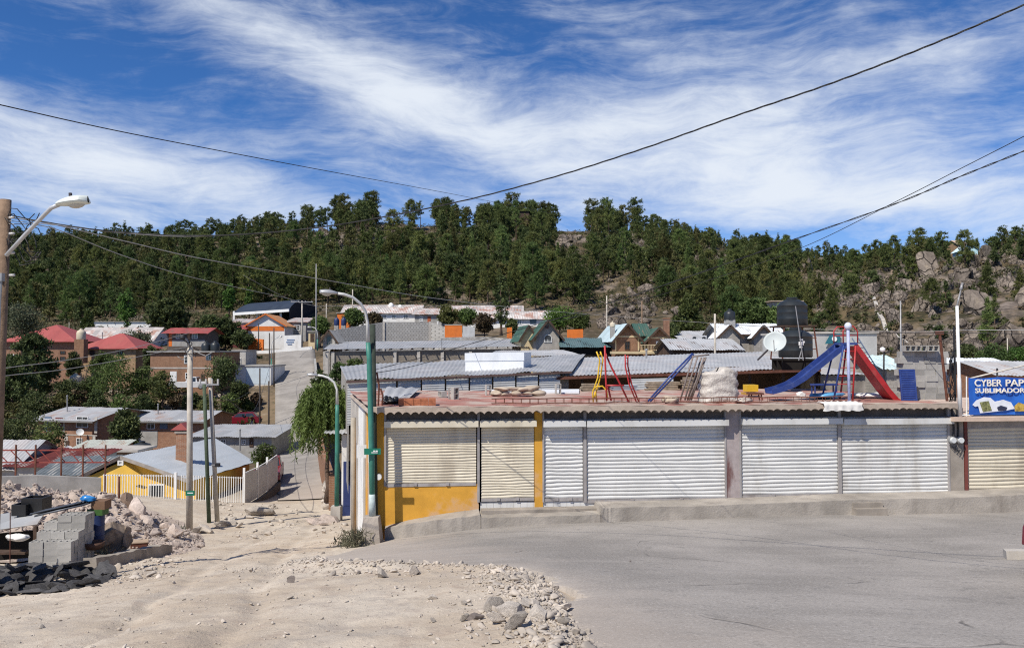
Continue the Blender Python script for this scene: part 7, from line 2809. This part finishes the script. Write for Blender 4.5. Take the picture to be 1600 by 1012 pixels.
def rubble():
    g = np.random.RandomState(44)
    # mound: height over the ground along the left
    def mh(px, Y):
        k = np.interp(px, [-120, 0, 120, 200, 250, 300, 330], [1.8, 1.75, 1.7, 1.4, .8, .3, 0])
        return k * np.exp(-((Y - 30) / 3.8) ** 2)
    xs = np.linspace(-120, 340, 190)
    Ys = np.linspace(23.5, 38, 70)
    rows = []
    for Y in Ys:
        X = (xs - CX) / F * Y
        z = zg(X, np.full_like(X, Y)) - .06 + mh(xs, Y) * (1 + .55 * fbm(X * .8, np.full_like(X, Y) * .8, 61, 3)) + mh(xs, Y) * np.maximum(0, fbm(X * 3, np.full_like(X, Y * 3.), 66, 3)) * .5 - .1 * (mh(xs, Y) < .05)
        rows.append([Vector((a, Y, c)) for a, c in zip(X, z)])
    o = MB().grid(rows).build('rubble_mound', mat('rubble_earth', (.42, .345, .29), .95, .25, 2.5, (.27, .21, .165), .6, 1.2, False, .8, 14, .04), None, True)
    tag(o, 'bank of pinkish broken rubble and earth at the left of the lane', kind='stuff')
    arr = np.array([[tuple(p) for p in r] for r in rows])

    def surf(px, Y):
        i = np.clip(np.searchsorted(xs, px), 1, len(xs) - 1)
        j = np.clip(np.searchsorted(Ys, Y), 1, len(Ys) - 1)
        return arr[j, i, 2]
    pts, big = [], []
    for k in range(3600):
        px, Y = g.uniform(-110, 320), g.normal(29, 3.2)
        if not 24 < Y < 37 or mh(px, Y) < .06:
            continue
        s = min(.5, .07 + g.exponential(.06))
        pts.append(((px - CX) / F * Y, Y, surf(px, Y) + s * .12, s))
    scatter_mesh('rubble_stones', pts, RUB, 'broken stones covering the rubble bank')
    for px, Y, s, lab in [(200, 29.5, .75, 'dark brown boulder on top of the rubble bank'), (222, 29, .8, 'pale squared block of stone on the rubble bank'), (235, 28.8, .6, 'smaller pale block leaning on the big squared one'), (70, 31, .4, 'pale angular stone near the top of the bank'), (175, 27, .6, 'wide flat stone on the right slope of the bank'), (150, 28.5, .5, 'flat pinkish slab high on the bank'), (245, 27.5, .6, 'pale stone at the right foot of the bank'), (275, 28.2, .75, 'tan rock beside the concrete pole'), (262, 29, .5, 'light rock at the right tip of the bank'), (30, 30.5, .5, 'flat stone left of the small green weed')]:
        p = Vector(((px - CX) / F * Y, Y, surf(px, Y) + s * .22))
        rock_at('rock', lab, 'rock', p, s, mat('brown_boulder', (.17, .12, .09), .95, .25, 3.) if 'brown' in lab else RUB, v=rnd.randrange(6))
    # round stones by the drum, kerb chunk
    for px, py, Y, s, lab in [(176, 836, 23.5, 1.0, 'large rounded brown stone beside the blue drum'), (196, 838, 23.6, .55, 'smaller dark stone right of the rounded one'), (166, 838, 23.2, .6, 'tan stone left of the rounded one')]:
        p = W(px, py, Y)
        rock_at('rock', lab, 'rock', p + Vector((0, 0, -.1)), s, mat('tan_boulder', (.24, .19, .15), .95, .25, 3., (.14, .11, .09), .5, 2.), v=rnd.randrange(6), flatz=1.4)
    # fallen kerb stone
    a, b2 = W(140, 876, 20.8), W(262, 840, 25.0)
    a.z, b2.z = gf(a.x, a.y) + .14, gf(b2.x, b2.y) + .2
    rows = []
    prof = [(-.2, -.25), (-.17, .14), (.17, .16), (.2, -.25)]
    d = (b2 - a).normalized()
    s = d.cross(Vector((0, 0, 1))).normalized()
    for i in range(26):
        f = i / 25
        c = a.lerp(b2, f)
        rows.append([c + s * (u * (1 - .15 * (f > .93)) + g.normal() * .012) + Vector((0, 0, w + g.normal() * .014 - .05 * (f > .95))) for u, w in prof])
    k = MB().grid(rows)
    for r in (rows[0], rows[-1]):
        k.add(r, [(0, 1, 2, 3)])
    tag(k.build('kerb_stone', CONC, None), 'long broken concrete kerb lying beside the rubble', 'kerb')
    # rocks along the foot of the fence and poles
    for px, py, Y, s, lab in [(318, 812, 33.5, 1.0, 'broken kerb slab between the concrete poles'), (346, 805, 35, .6, 'grey kerb chunk right of the leaning pole'), (362, 805, 35.5, .5, 'small grey chunk right of the leaning pole'), (405, 797, 38, 1.15, 'long grey kerb slab at the corner of the white fence'), (305, 822, 33, .55, 'grey stone at the foot of the concrete pole'), (388, 800, 37, .5, 'grey stone left of the long kerb slab'), (216, 831, 24.5, .0, None)]:
        if lab:
            p = W(px, py, Y)
            p.z = gf(p.x, p.y) + s * .13
            rock_at('kerb_chunk', lab, 'kerb chunk', p, s, RUBG, flatz=.75, v=rnd.randrange(6), rz=.3)
    # grey-green heap of concrete at the mouth of the lane and edge of the asphalt
    pts = []
    for k in range(5200):
        y = g.uniform(6.5, 18.2)
        e = edge_x(y)
        x = e - abs(g.normal()) * (.46 if y < 13.5 else .4) + g.normal() * .1
        if y > 13.5 and g.rand() < .3:
            x -= g.uniform(0, 1.8)
        s = .012 + g.exponential(.024)
        pts.append((x, y, gf(x, y) + s * .2, min(s, .16)))
    for k in range(2600):
        y = 5 + 28 * g.rand() ** 1.5
        x = g.uniform(-.66 * y, edge_x(y) - .1)
        s = .01 + g.exponential(.016)
        pts.append((x, y, gf(x, y) + s * .2, min(s, .12)))
    for k in range(150):
        y = g.uniform(30, 42)
        px = g.uniform(330, 470) if g.rand() < .7 else g.uniform(490, 545)
        x = (px - CX) / F * y
        s = .06 + g.exponential(.08)
        pts.append((x, y, gf(x, y) + s * .2, min(s, .4)))
    for k in range(500):
        px, y = g.uniform(90, 290), g.uniform(17.5, 23)
        x = (px - CX) / F * y
        s = .03 + g.exponential(.04)
        pts.append((x, y, gf(x, y) + s * .2, min(s, .25)))
    scatter_mesh('gravel', pts, mat('loose_gravel', (.45, .395, .335), .95, .25, 1.3, (.31, .275, .235), .6, .8), 'loose gravel and broken concrete along the edge of the asphalt')
    sp = []
    for k in range(1500):
        y = g.uniform(86, 122)
        px = g.uniform(5, 345)
        x = (px - CX) / F * y
        if vnoise(np.array([x * .15]), np.array([y * .15]), 4)[0] < .42:
            continue
        s = .15 + g.exponential(.25)
        sp.append((x, y, gf(x, y) + s * .15, min(s, 1.3)))
    scatter_mesh('slope_stones', sp, mat('slope_stone', (.3, .25, .2), .95, .35, .6, (.1, .08, .065), .6, .4), 'loose stones and debris on the slope below the brick houses')
    # bigger lumps near the camera
    for px, py, Y, s, lab in [(770, 966, 9.1, .30, 'large rough grey lump in the heap of broken concrete'), (800, 978, 8.7, .34, 'broad pale lump in the middle of the heap of broken concrete'), (742, 976, 8.75, .17, 'small dark lump at the left of the heap'), (726, 975, 8.8, .15, 'leftmost lump of the heap, small and tan'), (805, 1000, 8.1, .26, 'front pale rounded lump of the heap'), (778, 988, 8.4, .22, 'low pale lump in front of the big rough one'), (830, 960, 9.2, .22, 'rough lump at the back right of the heap'), (845, 985, 8.5, .25, 'flat lump at the right of the heap'), (880, 990, 8.3, .18, 'small rough lump nearest the asphalt'), (820, 970, 8.95, .2, 'wedge of concrete between two larger lumps'), (726, 937, 9.9, .12, 'small grey stone alone above the heap'), (677, 915, 10.6, .14, 'small brown stone alone on the dirt'), (595, 889, 13.4, .3, 'grey chunk at the front of the crumbled edge'), (648, 885, 13.6, .28, 'light chunk right of the grey one on the crumbled edge'), (455, 890, 13.8, .22, 'dark flat chunk at the left tip of the crumbled edge'), (520, 880, 14.4, .18, 'small chunk midway along the crumbled edge'), (676, 975, 8.9, .09, 'pebble left of the heap'), (985, 872, 14.7, .07, 'tiny dark stone lying on the asphalt')]:
        p = W(px, py, Y)
        p.z = (gf(p.x, p.y) if p.x < edge_x(p.y) else zf(p.x, p.y) + .03) + s * .22
        rock_at('concrete_lump', lab, 'lump', p, s * .85, RUBG if 'dark' not in lab else mat('dark_lump', (.16, .135, .12), .95), flatz=.9, v=rnd.randrange(6), tilt=.2)


rubble()


def dark_slabs():
    g = np.random.RandomState(77)
    # heap of torn-up asphalt slabs
    c0 = W(70, 915, 18.2)
    n = 0
    for i in range(120):
        px, py = g.uniform(-50, 172), 0
        Y = g.uniform(17.2, 20.3)
        X = (px - CX) / F * Y
        hh = .45 * math.exp(-((Y - 18.9) / 1.1) ** 2) * np.interp(px, [-50, 60, 130, 175], [1, 1, .75, .2])
        s = g.uniform(.28, .78)
        p = Vector((X, Y, gf(X, Y) + hh * g.uniform(.4, 1.)))
        rock_at('asphalt_slab', 'dark broken asphalt slab in the heap at the lower left', 'asphalt slab', p, s, DARKA, None, 'asphalt slabs in the dark heap', .3, rnd.randrange(6), .4)


dark_slabs()


def pallet_blocks():
    """stepped stack of hollow blocks by the rubble"""
    g = np.random.RandomState(3)
    rz = R(4)
    ax = Vector((math.cos(rz), math.sin(rz), 0))
    ay = Vector((-math.sin(rz), math.cos(rz), 0))
    o = W(44, 882, 20.8)
    z0 = gf(o.x, o.y) + .12
    Y = 20.6
    pal = thing('pallet', 'wooden pallet under the grey block stack', 'pallet', Vector((o.x, o.y, z0 - .12)))
    for k in range(4):
        c = o + ax * .65 + ay * (.15 + .6 * k)
        c.z = z0 - .035
        MB().obox(c, ax * .68, ay * .2, Vector((0, 0, .02))).build('board', WOODP, pal)
    for k in (-1, 0, 1):
        c = o + ax * (.65 + .55 * k) + ay * 1.05
        c.z = z0 - .12
        MB().obox(c, ax * .05, ay * 1.1, Vector((0, 0, .06))).build('bearer', WOODP, pal)
    for j in range(7):
        top = 4 if j < 2 else (5 if j < 4 else 7)
        for k in range(top):
            for i in range(3):
                if 0 < i < 2 and 0 < k < top - 1 and j not in (0, 2, 4, 6):
                    continue
                if k == 6 and i == 0:
                    continue
                p = o + ax * (.18 + .36 * i + g.normal() * .006) + ay * (.1 + .185 * j + g.normal() * .007)
                p.z = z0 + .1765 * k
                fr = ['front', 'middle', 'back'][0 if j < 2 else (1 if j < 4 else 2)]
                put_block(p, rz + g.normal() * .015, 'grey hollow block in the %s part of the stepped stack by the rubble' % fr, 'blocks in the %s part of the stepped stack' % fr, None, .88)
    # corrugated sheets beside / over it
    c = o + ay * 1.2
    q0, q1, q2, q3 = W(-40, 832, 21.5), W(58, 818, 22), W(75, 792, 24), W(-30, 808, 24)
    tag(MB().corr(q0, q3, q2, q1, .16, .03, 4, 3).build('roof_sheets', GALV, None, True), 'corrugated sheets lying over the frame left of the block stack', 'metal sheet')
    t = thing('timber_frame', 'dark low timber frame under the corrugated sheets at the left edge', 'frame', W(-20, 860, 21.6))
    for px, yt in ((-20, 830), (56, 822)):
        p = W(px, yt, 21.9)
        MB().beam(p, Vector((p.x, p.y, gf(p.x, p.y) - .1)), .09).build('post', TIMBER, t)
    b = MB()
    p, q = W(-60, 838, 22.3), W(56, 828, 22.3)
    b.prism([p, q, q - Vector((0, 0, .75)), p - Vector((0, 0, .75))], (0, .05, 0))
    b.build('panel', DARK, t)
    b = MB()
    p, q = W(-60, 862, 21.4), W(44, 862, 21.4)
    b.beam(p, q, .3, .06)
    b.build('shelf', TIMBER, t)
    # sheet lying across the top back of the blocks
    p = o + ax * .6 + ay * 1.45
    p.z = z0 + 1.43
    b = MB()
    tip = W(146, 776, 22.6)
    a0, a1 = W(66, 800, 22.0), W(128, 782, 22.4)
    b.corr(a0 + Vector((-.2, -.25, 0)), a0 + Vector((-.1, .4, 0)), a1 + Vector((.2, .4, 0)), a1 + Vector((.1, -.25, 0)), .13, .02, 4, 2)
    b.prism([a0 + Vector((-.1, -.2, -.09)), a1 + Vector((.2, -.2, -.09)), a1 + Vector((.2, .3, -.09)), a0 + Vector((-.1, .3, -.09))], (0, 0, .05))
    tag(b.build('roof_sheets', mat('dark_sheet', (.10, .11, .13), .5, .2, 3., metal=.3), None, True), 'dark sheets laid across the back of the block stack', 'metal sheet')
    # black crates and drum
    for px, py, w, h, lab, Y in [(57, 800, 32, 24, 'black plastic crate on top of the sheets', 23.4), (37, 803, 22, 17, 'smaller black plastic crate left of the bigger one', 23.2)]:
        p = W(px, py, Y)
        t = thing('crate', lab, 'crate', p)
        ww, hh = w * Y / F, h * Y / F
        for s in (-1, 1):
            MB().box(p.x + (ww / 2 - .02) * s - .02, p.y - .25, p.z, p.x + (ww / 2 - .02) * s + .02, p.y + .25, p.z + hh).build('side', flat('black_plastic', (.015, .015, .016), .4), t)
            MB().box(p.x - ww / 2 + .04, p.y + .23 * s - .02, p.z, p.x + ww / 2 - .04, p.y + .23 * s + .02, p.z + hh).build('end', flat('black_plastic', (.015, .015, .016), .4), t)
        MB().box(p.x - ww / 2 + .04, p.y - .21, p.z + .0, p.x + ww / 2 - .04, p.y + .21, p.z + .03).build('bottom', flat('black_plastic', (.015, .015, .016), .4), t)
    p = W(151, 850, 22.6)
    t = thing('drum', 'dark blue plastic drum with a brown lid beside the block stack', 'drum', p)
    r = .2
    h = 46 * 22.6 / F
    MB().lathe(p, [(r * .94, 0), (r, .05), (r, h * .32), (r * 1.05, h * .34), (r, h * .37), (r, h * .64), (r * 1.05, h * .66), (r, h * .69), (r, h * .95), (r * .95, h)], 20).build('body', flat('navy_drum', (.015, .03, .1), .5), t, True, auto=50)
    b = MB().box(p.x - .21, p.y - .16, p.z + h, p.x + .23, p.y + .2, p.z + h + .16)
    b.build('green_rim', mat('green_crate', (.05, .12, .03), .6), t)
    MB().box(p.x - .1, p.y - .14, p.z + h + .16, p.x + .28, p.y + .24, p.z + h + .4).build('brown_box', mat('brown_card', (.17, .1, .06), .9), t)
    V, Fc = rock_arrays(301, 3, 4, .09)
    ob = npmesh('plastic_bag', V * (.2, .14, .12), Fc, [flat('bright_blue_plastic', (.03, .2, .5), .3)], smooth=True)
    ob.location = W(139, 778, 22.5)
    tag(ob, 'bright blue plastic bag on the end of the dark sheets', 'bag')
    V, Fc = rock_arrays(302, 3, 4, .09)
    ob = npmesh('plastic_sack', V * (.26, .2, .16), Fc, [mat('white_sacking', (.7, .7, .7))], smooth=True)
    ob.location = W(28, 838, 21.2)
    tag(ob, 'white striped sack on the shelf left of the block stack', 'sack')
    t = thing('wooden_crate', 'small dark wooden crate standing on the dirt by the kerb', 'crate', W(218, 838, 25.5), .35)
    p = W(218, 838, 25.5)
    p.z = gf(p.x, p.y)
    t.location = p
    b = MB()
    c, s = Vector((math.cos(.35), math.sin(.35), 0)), Vector((-math.sin(.35), math.cos(.35), 0))
    for k in (-1, 1):
        MB().obox(p + s * .2 * k + Vector((0, 0, .19)), c * .24, s * .012, Vector((0, 0, .19))).build('side', mat('red_brown_wood', (.14, .055, .035), .85, .25, 4.), t)
        MB().obox(p + c * .226 * k + Vector((0, 0, .19)), c * .012, s * .186, Vector((0, 0, .19))).build('end', mat('red_brown_wood', (.14, .055, .035), .85, .25, 4.), t)
    MB().obox(p + Vector((0, 0, .39)), c * .26, s * .23, Vector((0, 0, .012))).build('lid', mat('pale_wood', (.36, .27, .19), .85), t)
    V, Fc = rock_arrays(303, 2, 4, .05)
    t = thing('basin', 'low dark brown basin in front of the blue drum', 'basin', W(147, 857, 21.9))
    MB().lathe(W(147, 857, 21.9), [(.17, 0), (.26, .1), (.27, .2), (.23, .18), (.15, .05)], 18).build('bowl', mat('brown_clay', (.09, .05, .035), .8), t, True)
    # thin rusty stake in front
    p = W(16, 888, 20)
    p.z = gf(p.x, p.y) - .1
    tag(MB().tube([p, W(16, 800, 20)], .012, 5).build('iron_stake', RUST, None), 'thin rusty stake left of the block stack', 'stake')


pallet_blocks()


def truss_canopy():
    """rusty lattice beam on posts over a dark red roof below the lane"""
    t = thing('lattice_beam', 'long rusty red lattice beam carried on thin posts behind the rubble', 'lattice beam', W(0, 748, 42))
    a0, a1 = W(-30, 703, 42), W(172, 703, 44)
    b0, b1 = W(-30, 722, 42), W(172, 722, 44)
    RP = mat('red_oxide_paint', (.30, .07, .055), .75, .15, 3., (.2, .09, .07), .5, 3.)
    MB().beam(a0, a1, .07).build('chord', RP, t)
    MB().beam(b0, b1, .07).build('chord', RP, t)
    n = 9
    for i in range(n):
        p = a0.lerp(a1, (i + (0 if i % 2 else 0)) / n)
        q = b0.lerp(b1, (i + .8) / n)
        MB().beam(p, q, .045).build('diagonal', RP, t)
    for f in (.04, .27, .42, .62, .79, .97):
        p = a0.lerp(a1, f)
        MB().beam(p + Vector((0, -.08, .3)), p + Vector((0, -.08, -2.6)), .07).build('post', RUST, t)
    house('long low building with a dark red roof behind the lattice beam', 10, 128, 727, 50, 3, 4, -6, 'shed', .55, .3, GREYP, mat('dark_red_sheet', (.13, .03, .025), .7, .2, 2.), [], [], sub=3)
    house('low shed with a blue-grey roof wedge beside the yellow house', 60, 150, 741, 46, 2, 3.5, 8, 'shed', .5, .3, GREYP, mat('slate_sheet', (.13, .15, .16), .7, .2, 2.), [], [], 'shed', sub=3)
    house('pale sheet roof at the left edge behind the lattice beam', -40, 20, 730, 50, 3, 6, 0, 'gable_x', 1.4, .3, GREYP, GALV2, [], [], 'shed', sub=3)
    house('small shed with a pale greenish roof below the two-storey brick house', 112, 182, 702, 66, 2.6, 3, 4, 'shed', .4, .25, BRICK, mat('pale_green_roof', (.45, .47, .41), .7, .1, 2.), [], [], 'shed', sub=3)
    house('low flat building with a white edge right of the lattice beam', 130, 214, 705, 58, 2.6, 2.5, -2, 'flat', 0, .2, mat('tan_brick_plain', (.33, .22, .13)), CONCP, [], [], 'shed', sub=3)
    wall_thing('low grey concrete wall along the top of the rubble bank', [(-40, 745, 36.5), (0, 744, 36.5), (60, 742, 37), (158, 746, 38)], 1.2, GREYP, .2)


truss_canopy()


# ------------------------------------------------------------------ small plants near the lamp and on the rubble
def weed(label, px, py, Y, h, w, m, n=240, name='weed'):
    p = W(px, py, Y)
    p.z = gf(p.x, p.y) - .02
    t = thing(name, label, 'weed', p)
    P = np.zeros((n, 3))
    P[:, :2] = nr.normal(size=(n, 2)) * w * .28
    P[:, 2] = np.abs(nr.rand(n)) ** 1.2 * h * .75
    D = unit(n, 1.1)
    v, f = blades(P, D, h * (.18 + .3 * nr.rand(n)), .018 + .022 * nr.rand(n))
    npmesh('foliage', v, f, [m], parent=t)
    b = MB()
    for i in range(9):
        a = rnd.uniform(0, 6.28)
        b.tube([(0, 0, 0), (math.cos(a) * w * .2, math.sin(a) * w * .2, h * .5), (math.cos(a) * w * .35, math.sin(a) * w * .35, h * .8)], .006, 4)
    b.build('stem', BARK, t, local=True)


weed('dusty grey-green weed at the foot of the tall green lamp', 555, 846, 21.8, .6, .6, leafmat('dusty_leaves', (.1, .1, .06), (.24, .23, .15), .1, .3, .01), 420)
weed('smaller dusty weed left of the lamp weed', 540, 842, 22.5, .35, .5, leafmat('dusty_leaves', (.1, .1, .06), (.24, .23, .15)), 260)
weed('small green weed growing on the rubble bank', 46, 768, 29.8, 1.0, .5, BROAD, 260)
weed('dry straw-coloured weed at the foot of the rubble bank', 252, 822, 28.5, .6, 1.1, leafmat('straw', (.3, .24, .12), (.45, .37, .2), 0, .2, 0), 420)
weed('green weed beside the pale concrete pole', 276, 800, 31, .6, .7, GREYL, 260)
weed('dry weed by the rounded brown stone', 165, 850, 22.6, .45, .6, leafmat('straw', (.3, .24, .12), (.45, .37, .2), 0, .2, 0), 240)


# ------------------------------------------------------------------ side street right-hand wall and low houses
def side_street():
    t = thing('house', 'low white-walled house with a tin porch roof behind the shop corner', 'house', W(530, 790, 37))
    A, B, C, D = W(508, 671, 40), W(545, 660, 40), W(552, 655, 46), W(515, 662, 46)
    MB().corr(W(506, 677, 38), W(548, 677, 37.4), W(552, 660, 44), W(512, 664, 44), .2, .02, 4, 4, sag=.02).build('roof', GALV2, t, True)
    b = MB()
    P = [W(543, 690, 37), W(541, 690, 39.5), W(534, 690, 43)]
    x0, x1 = W(534, 690, 38.2).x, W(560, 690, 38.2).x
    zt = W(540, 679, 38).z
    b.box(x0, 38.2, zt - 5, x1, 44, zt)
    b.build('wall', WHITEW, t)
    d = MB().box(x0 + .1, 38.13, zt - 3.4, x0 + .55, 38.21, zt - 1.3).build('door', mat('navy_door', (.03, .045, .14)), t)
    MB().box(x0 + .45, 38.08, zt - 2.5, x0 + .5, 38.13, zt - 2.4).build('handle', STEEL, d)
    MB().box(x0 - .02, 38.1, zt - 5, x1, 38.19, zt - 3.42).build('wall_band', flat('navy_band', (.02, .035, .12), .7), t)
    # stacked stones and bricks along the street side
    g = np.random.RandomState(5)
    for i in range(14):
        Y = 41 + i * .35
        p = W(512 + g.normal() * 1.5, 770 - i * 2.2, Y)
        rock_at('stone_block', 'dark stone block in the rough row along the side street', 'stone', Vector((p.x, p.y, gf(p.x, p.y) + .25 + .3 * (i % 3))), .55, RUBG, None, 'stones along the side street', 1., rnd.randrange(6))
    wall_thing('rough brick wall under the drooping tree beside the street', [(519, 745, 40.5), (512, 722, 47), (504, 700, 56), (500, 670, 66)], 2.6, ADOBE, .3)
    wall_thing('pale rendered wall climbing along the right of the street', [(500, 665, 66), (497, 620, 86), (494, 580, 110), (492, 560, 124)], 2.4, GREYP, .3)
    # dirt ramp of rubble at the mouth
    for px, py, Y, s in [(497, 806, 36, .8), (508, 800, 37, .7), (515, 806, 35.5, .9), (505, 812, 34.5, .6)]:
        p = W(px, py, Y)
        rock_at('rock', 'broken stone at the mouth of the side street', 'rock', Vector((p.x, p.y, gf(p.x, p.y) + .1)), s, RUB, None, 'stones at the mouth of the side street', .6, rnd.randrange(6))


side_street()


# ------------------------------------------------------------------ vehicles
def vehicle(label, p, rz, col, L=4.4, Wd=1.75, H=1.5, name='parked_car', cat='car', pickup=False, scale=1.):
    t = thing(name, label, cat, p, rz)
    body = flat('car_paint_' + col[0], col[1], .3, .5)
    h = Wd / 2
    # lower body: side profile lofted across with tumblehome
    prof = [(-L / 2, .35), (-L / 2 + .02, .62), (-L / 2 + .12, .82), (-L / 2 + .85, .93), (L / 2 - .7, .98), (L / 2 - .08, .9), (L / 2, .6), (L / 2 - .02, .35), (L / 2 - .35, .28), (-L / 2 + .35, .28)]
    rows = []
    for f, k in ((-1, .0), (-.96, .035), (-.8, .0), (.8, .0), (.96, .035), (1, .0)):
        kk = {1: .93, -1: .93}.get(f, 1.)
        rows.append([Vector((x * (1 if abs(f) < .97 else .985), f * h, z + (-.02 if abs(f) > .97 else 0))) for x, z in prof] + [Vector((prof[0][0] * (1 if abs(f) < .97 else .985), f * h, prof[0][1] + (-.02 if abs(f) > .97 else 0)))])
    b = MB().grid(rows)
    for r in (rows[0], rows[-1]):
        b.add(r[:-1], [tuple(range(len(prof)))])
    bo = b.build('body', body, t, True, local=True, auto=40)
    if pickup:
        cab = [(-.35, .93), (.15, H), (1.05, H), (1.25, .95)]
    else:
        cab = [(-L / 2 + 1.0, .93), (-L / 2 + 1.75, H), (L / 2 - .75, H - .03), (L / 2 - .2, .97)]
    rows = []
    for f in (-1, 1):
        rows.append([Vector((x, f * (h - .06 - (.14 if z > 1.1 else 0)), z)) for x, z in cab])
    b = MB()
    b.grid(rows)
    for r in rows:
        b.add(r, [(0, 1, 2, 3)])
    b.build('cabin', body, bo, False, local=True)
    # glass
    gl = MB()
    x0, x1, x2, x3 = cab[0][0], cab[1][0], cab[2][0], cab[3][0]
    for f in (-1, 1):
        y0, y1 = f * (h - .052), f * (h - .185)
        e = .012 * f
        q = lambda x, z: Vector((x, y0 + (y1 - y0) * (z - .95) / (H - .95) + e, z))
        xm = (x1 + x2) / 2
        gl.add([q(x0 + .28, 1.0), q(xm - .06, 1.0), q(xm - .06, H - .09), q(x1 + .06, H - .09)], [(0, 1, 2, 3)])
        gl.add([q(xm + .04, 1.0), q(x3 - .22, 1.0), q(x2 - .05, H - .09), q(xm + .04, H - .09)], [(0, 1, 2, 3)])
    for (xa, za), (xb, zb) in ((cab[0], cab[1]), (cab[3], cab[2])):
        s = -1 if xa < xb else 1
        gl.add([Vector((xa + (xb - xa) * .1 + s * .015, -h + .15, za + (zb - za) * .12 + .01)), Vector((xa + (xb - xa) * .1 + s * .015, h - .15, za + (zb - za) * .12 + .01)), Vector((xa + (xb - xa) * .9 + s * .015, h - .25, za + (zb - za) * .88 + .01)), Vector((xa + (xb - xa) * .9 + s * .015, -h + .25, za + (zb - za) * .88 + .01))], [(0, 1, 2, 3)])
    gl.build('windows', GL, bo, local=True)
    for sx in (-1, 1):
        for f in (-1, 1):
            c = Vector((sx * (L / 2 - .8), f * (h - .1), .32))
            w = MB().tube([c - Vector((0, .1, 0)), c + Vector((0, .115, 0))], .32, 20).build('wheel', flat('tyre_black', (.018, .018, .018), .85), t, local=True)
            MB().tube([c + Vector((0, .09 * f, 0)), c + Vector((0, .125 * f, 0))], .19, 14).build('rim', mat('alloy_rim', (.4, .4, .41), .35, metal=.5), w, local=True)
    for f in (-1, 1):
        MB().obox((-L / 2 + .06, f * (h - .3), .72), (.05, 0, 0), (0, .2, 0), (0, 0, .07)).build('headlight', mat('lamp_lens', (.45, .43, .38)), t, local=True)
        MB().obox((L / 2 - .03, f * (h - .22), .78), (.045, 0, 0), (0, .13, 0), (0, 0, .1)).build('taillight', flat('tail_red', (.25, .01, .01), .3), t, local=True)
    t.scale = (scale,) * 3
    return t


def ground_at(px, py, Y, dz=0.):
    p = W(px, py, Y)
    p.z = gf(p.x, p.y) + dz
    return p


p = W(378, 664, 94)
vehicle('maroon hatchback parked on the dry grass above the grey roof', Vector((p.x, p.y, p.z + .05)), R(8), ('maroon', (.17, .012, .022)), 4.2, 1.7, 1.5)
pad = thing('parking_pad', 'dry grassy earth pad under the maroon hatchback', 'pad', p)
b = MB()
b.prism([(p.x - 3.2, p.y - 1.6, p.z + .04), (p.x + 3., p.y - 1.4, p.z + .04), (p.x + 3.4, p.y + 3, p.z + .06), (p.x - 3.4, p.y + 3, p.z + .06)], (0, 0, -3))
b.build('earth', mat('straw_earth', (.33, .25, .13), .95, .3, 2., (.2, .15, .08), .6, 1.), pad)
p = W(437, 755, 54)
vehicle('red pickup parked at the left of the side street, seen from behind', Vector((p.x - 1.2, p.y + 1.5, gf(p.x, p.y + 1.5) + .08)), R(90 + 13), ('red', (.19, .022, .022)), 4.8, 1.75, 1.55, 'pickup_truck', 'pickup', True)
p = W(296, 604, 103)
vehicle('white pickup parked in front of the balcony house', Vector((p.x, p.y, p.z - .3)), R(4), ('white', (.6, .6, .6)), 5., 1.8, 1.6, 'pickup_truck', 'pickup', True)
# nose of a dark red car at the right edge
p = W(1613, 925, 11.6)
z = zf(p.x + 2.3, p.y + .4)
vehicle('dark red car at the right edge of the picture, only its corner showing', Vector((p.x + 2.86, p.y + .55, z + .03)), R(3), ('dark_red', (.13, .02, .03)), 4.3, 1.72, 1.5)
# kerb chunk by it
a = W(1570, 858, 15.2)
k = thing('kerb_stone', 'pale loose kerb stone lying on the asphalt at the right edge', 'kerb', a)
MB().beam(Vector((a.x, a.y, zf(a.x, a.y) + .1)), Vector((a.x + 1.1, a.y - .35, zf(a.x + 1.1, a.y - .35) + .1)), .22, .2).build('stone', CONCP, k)
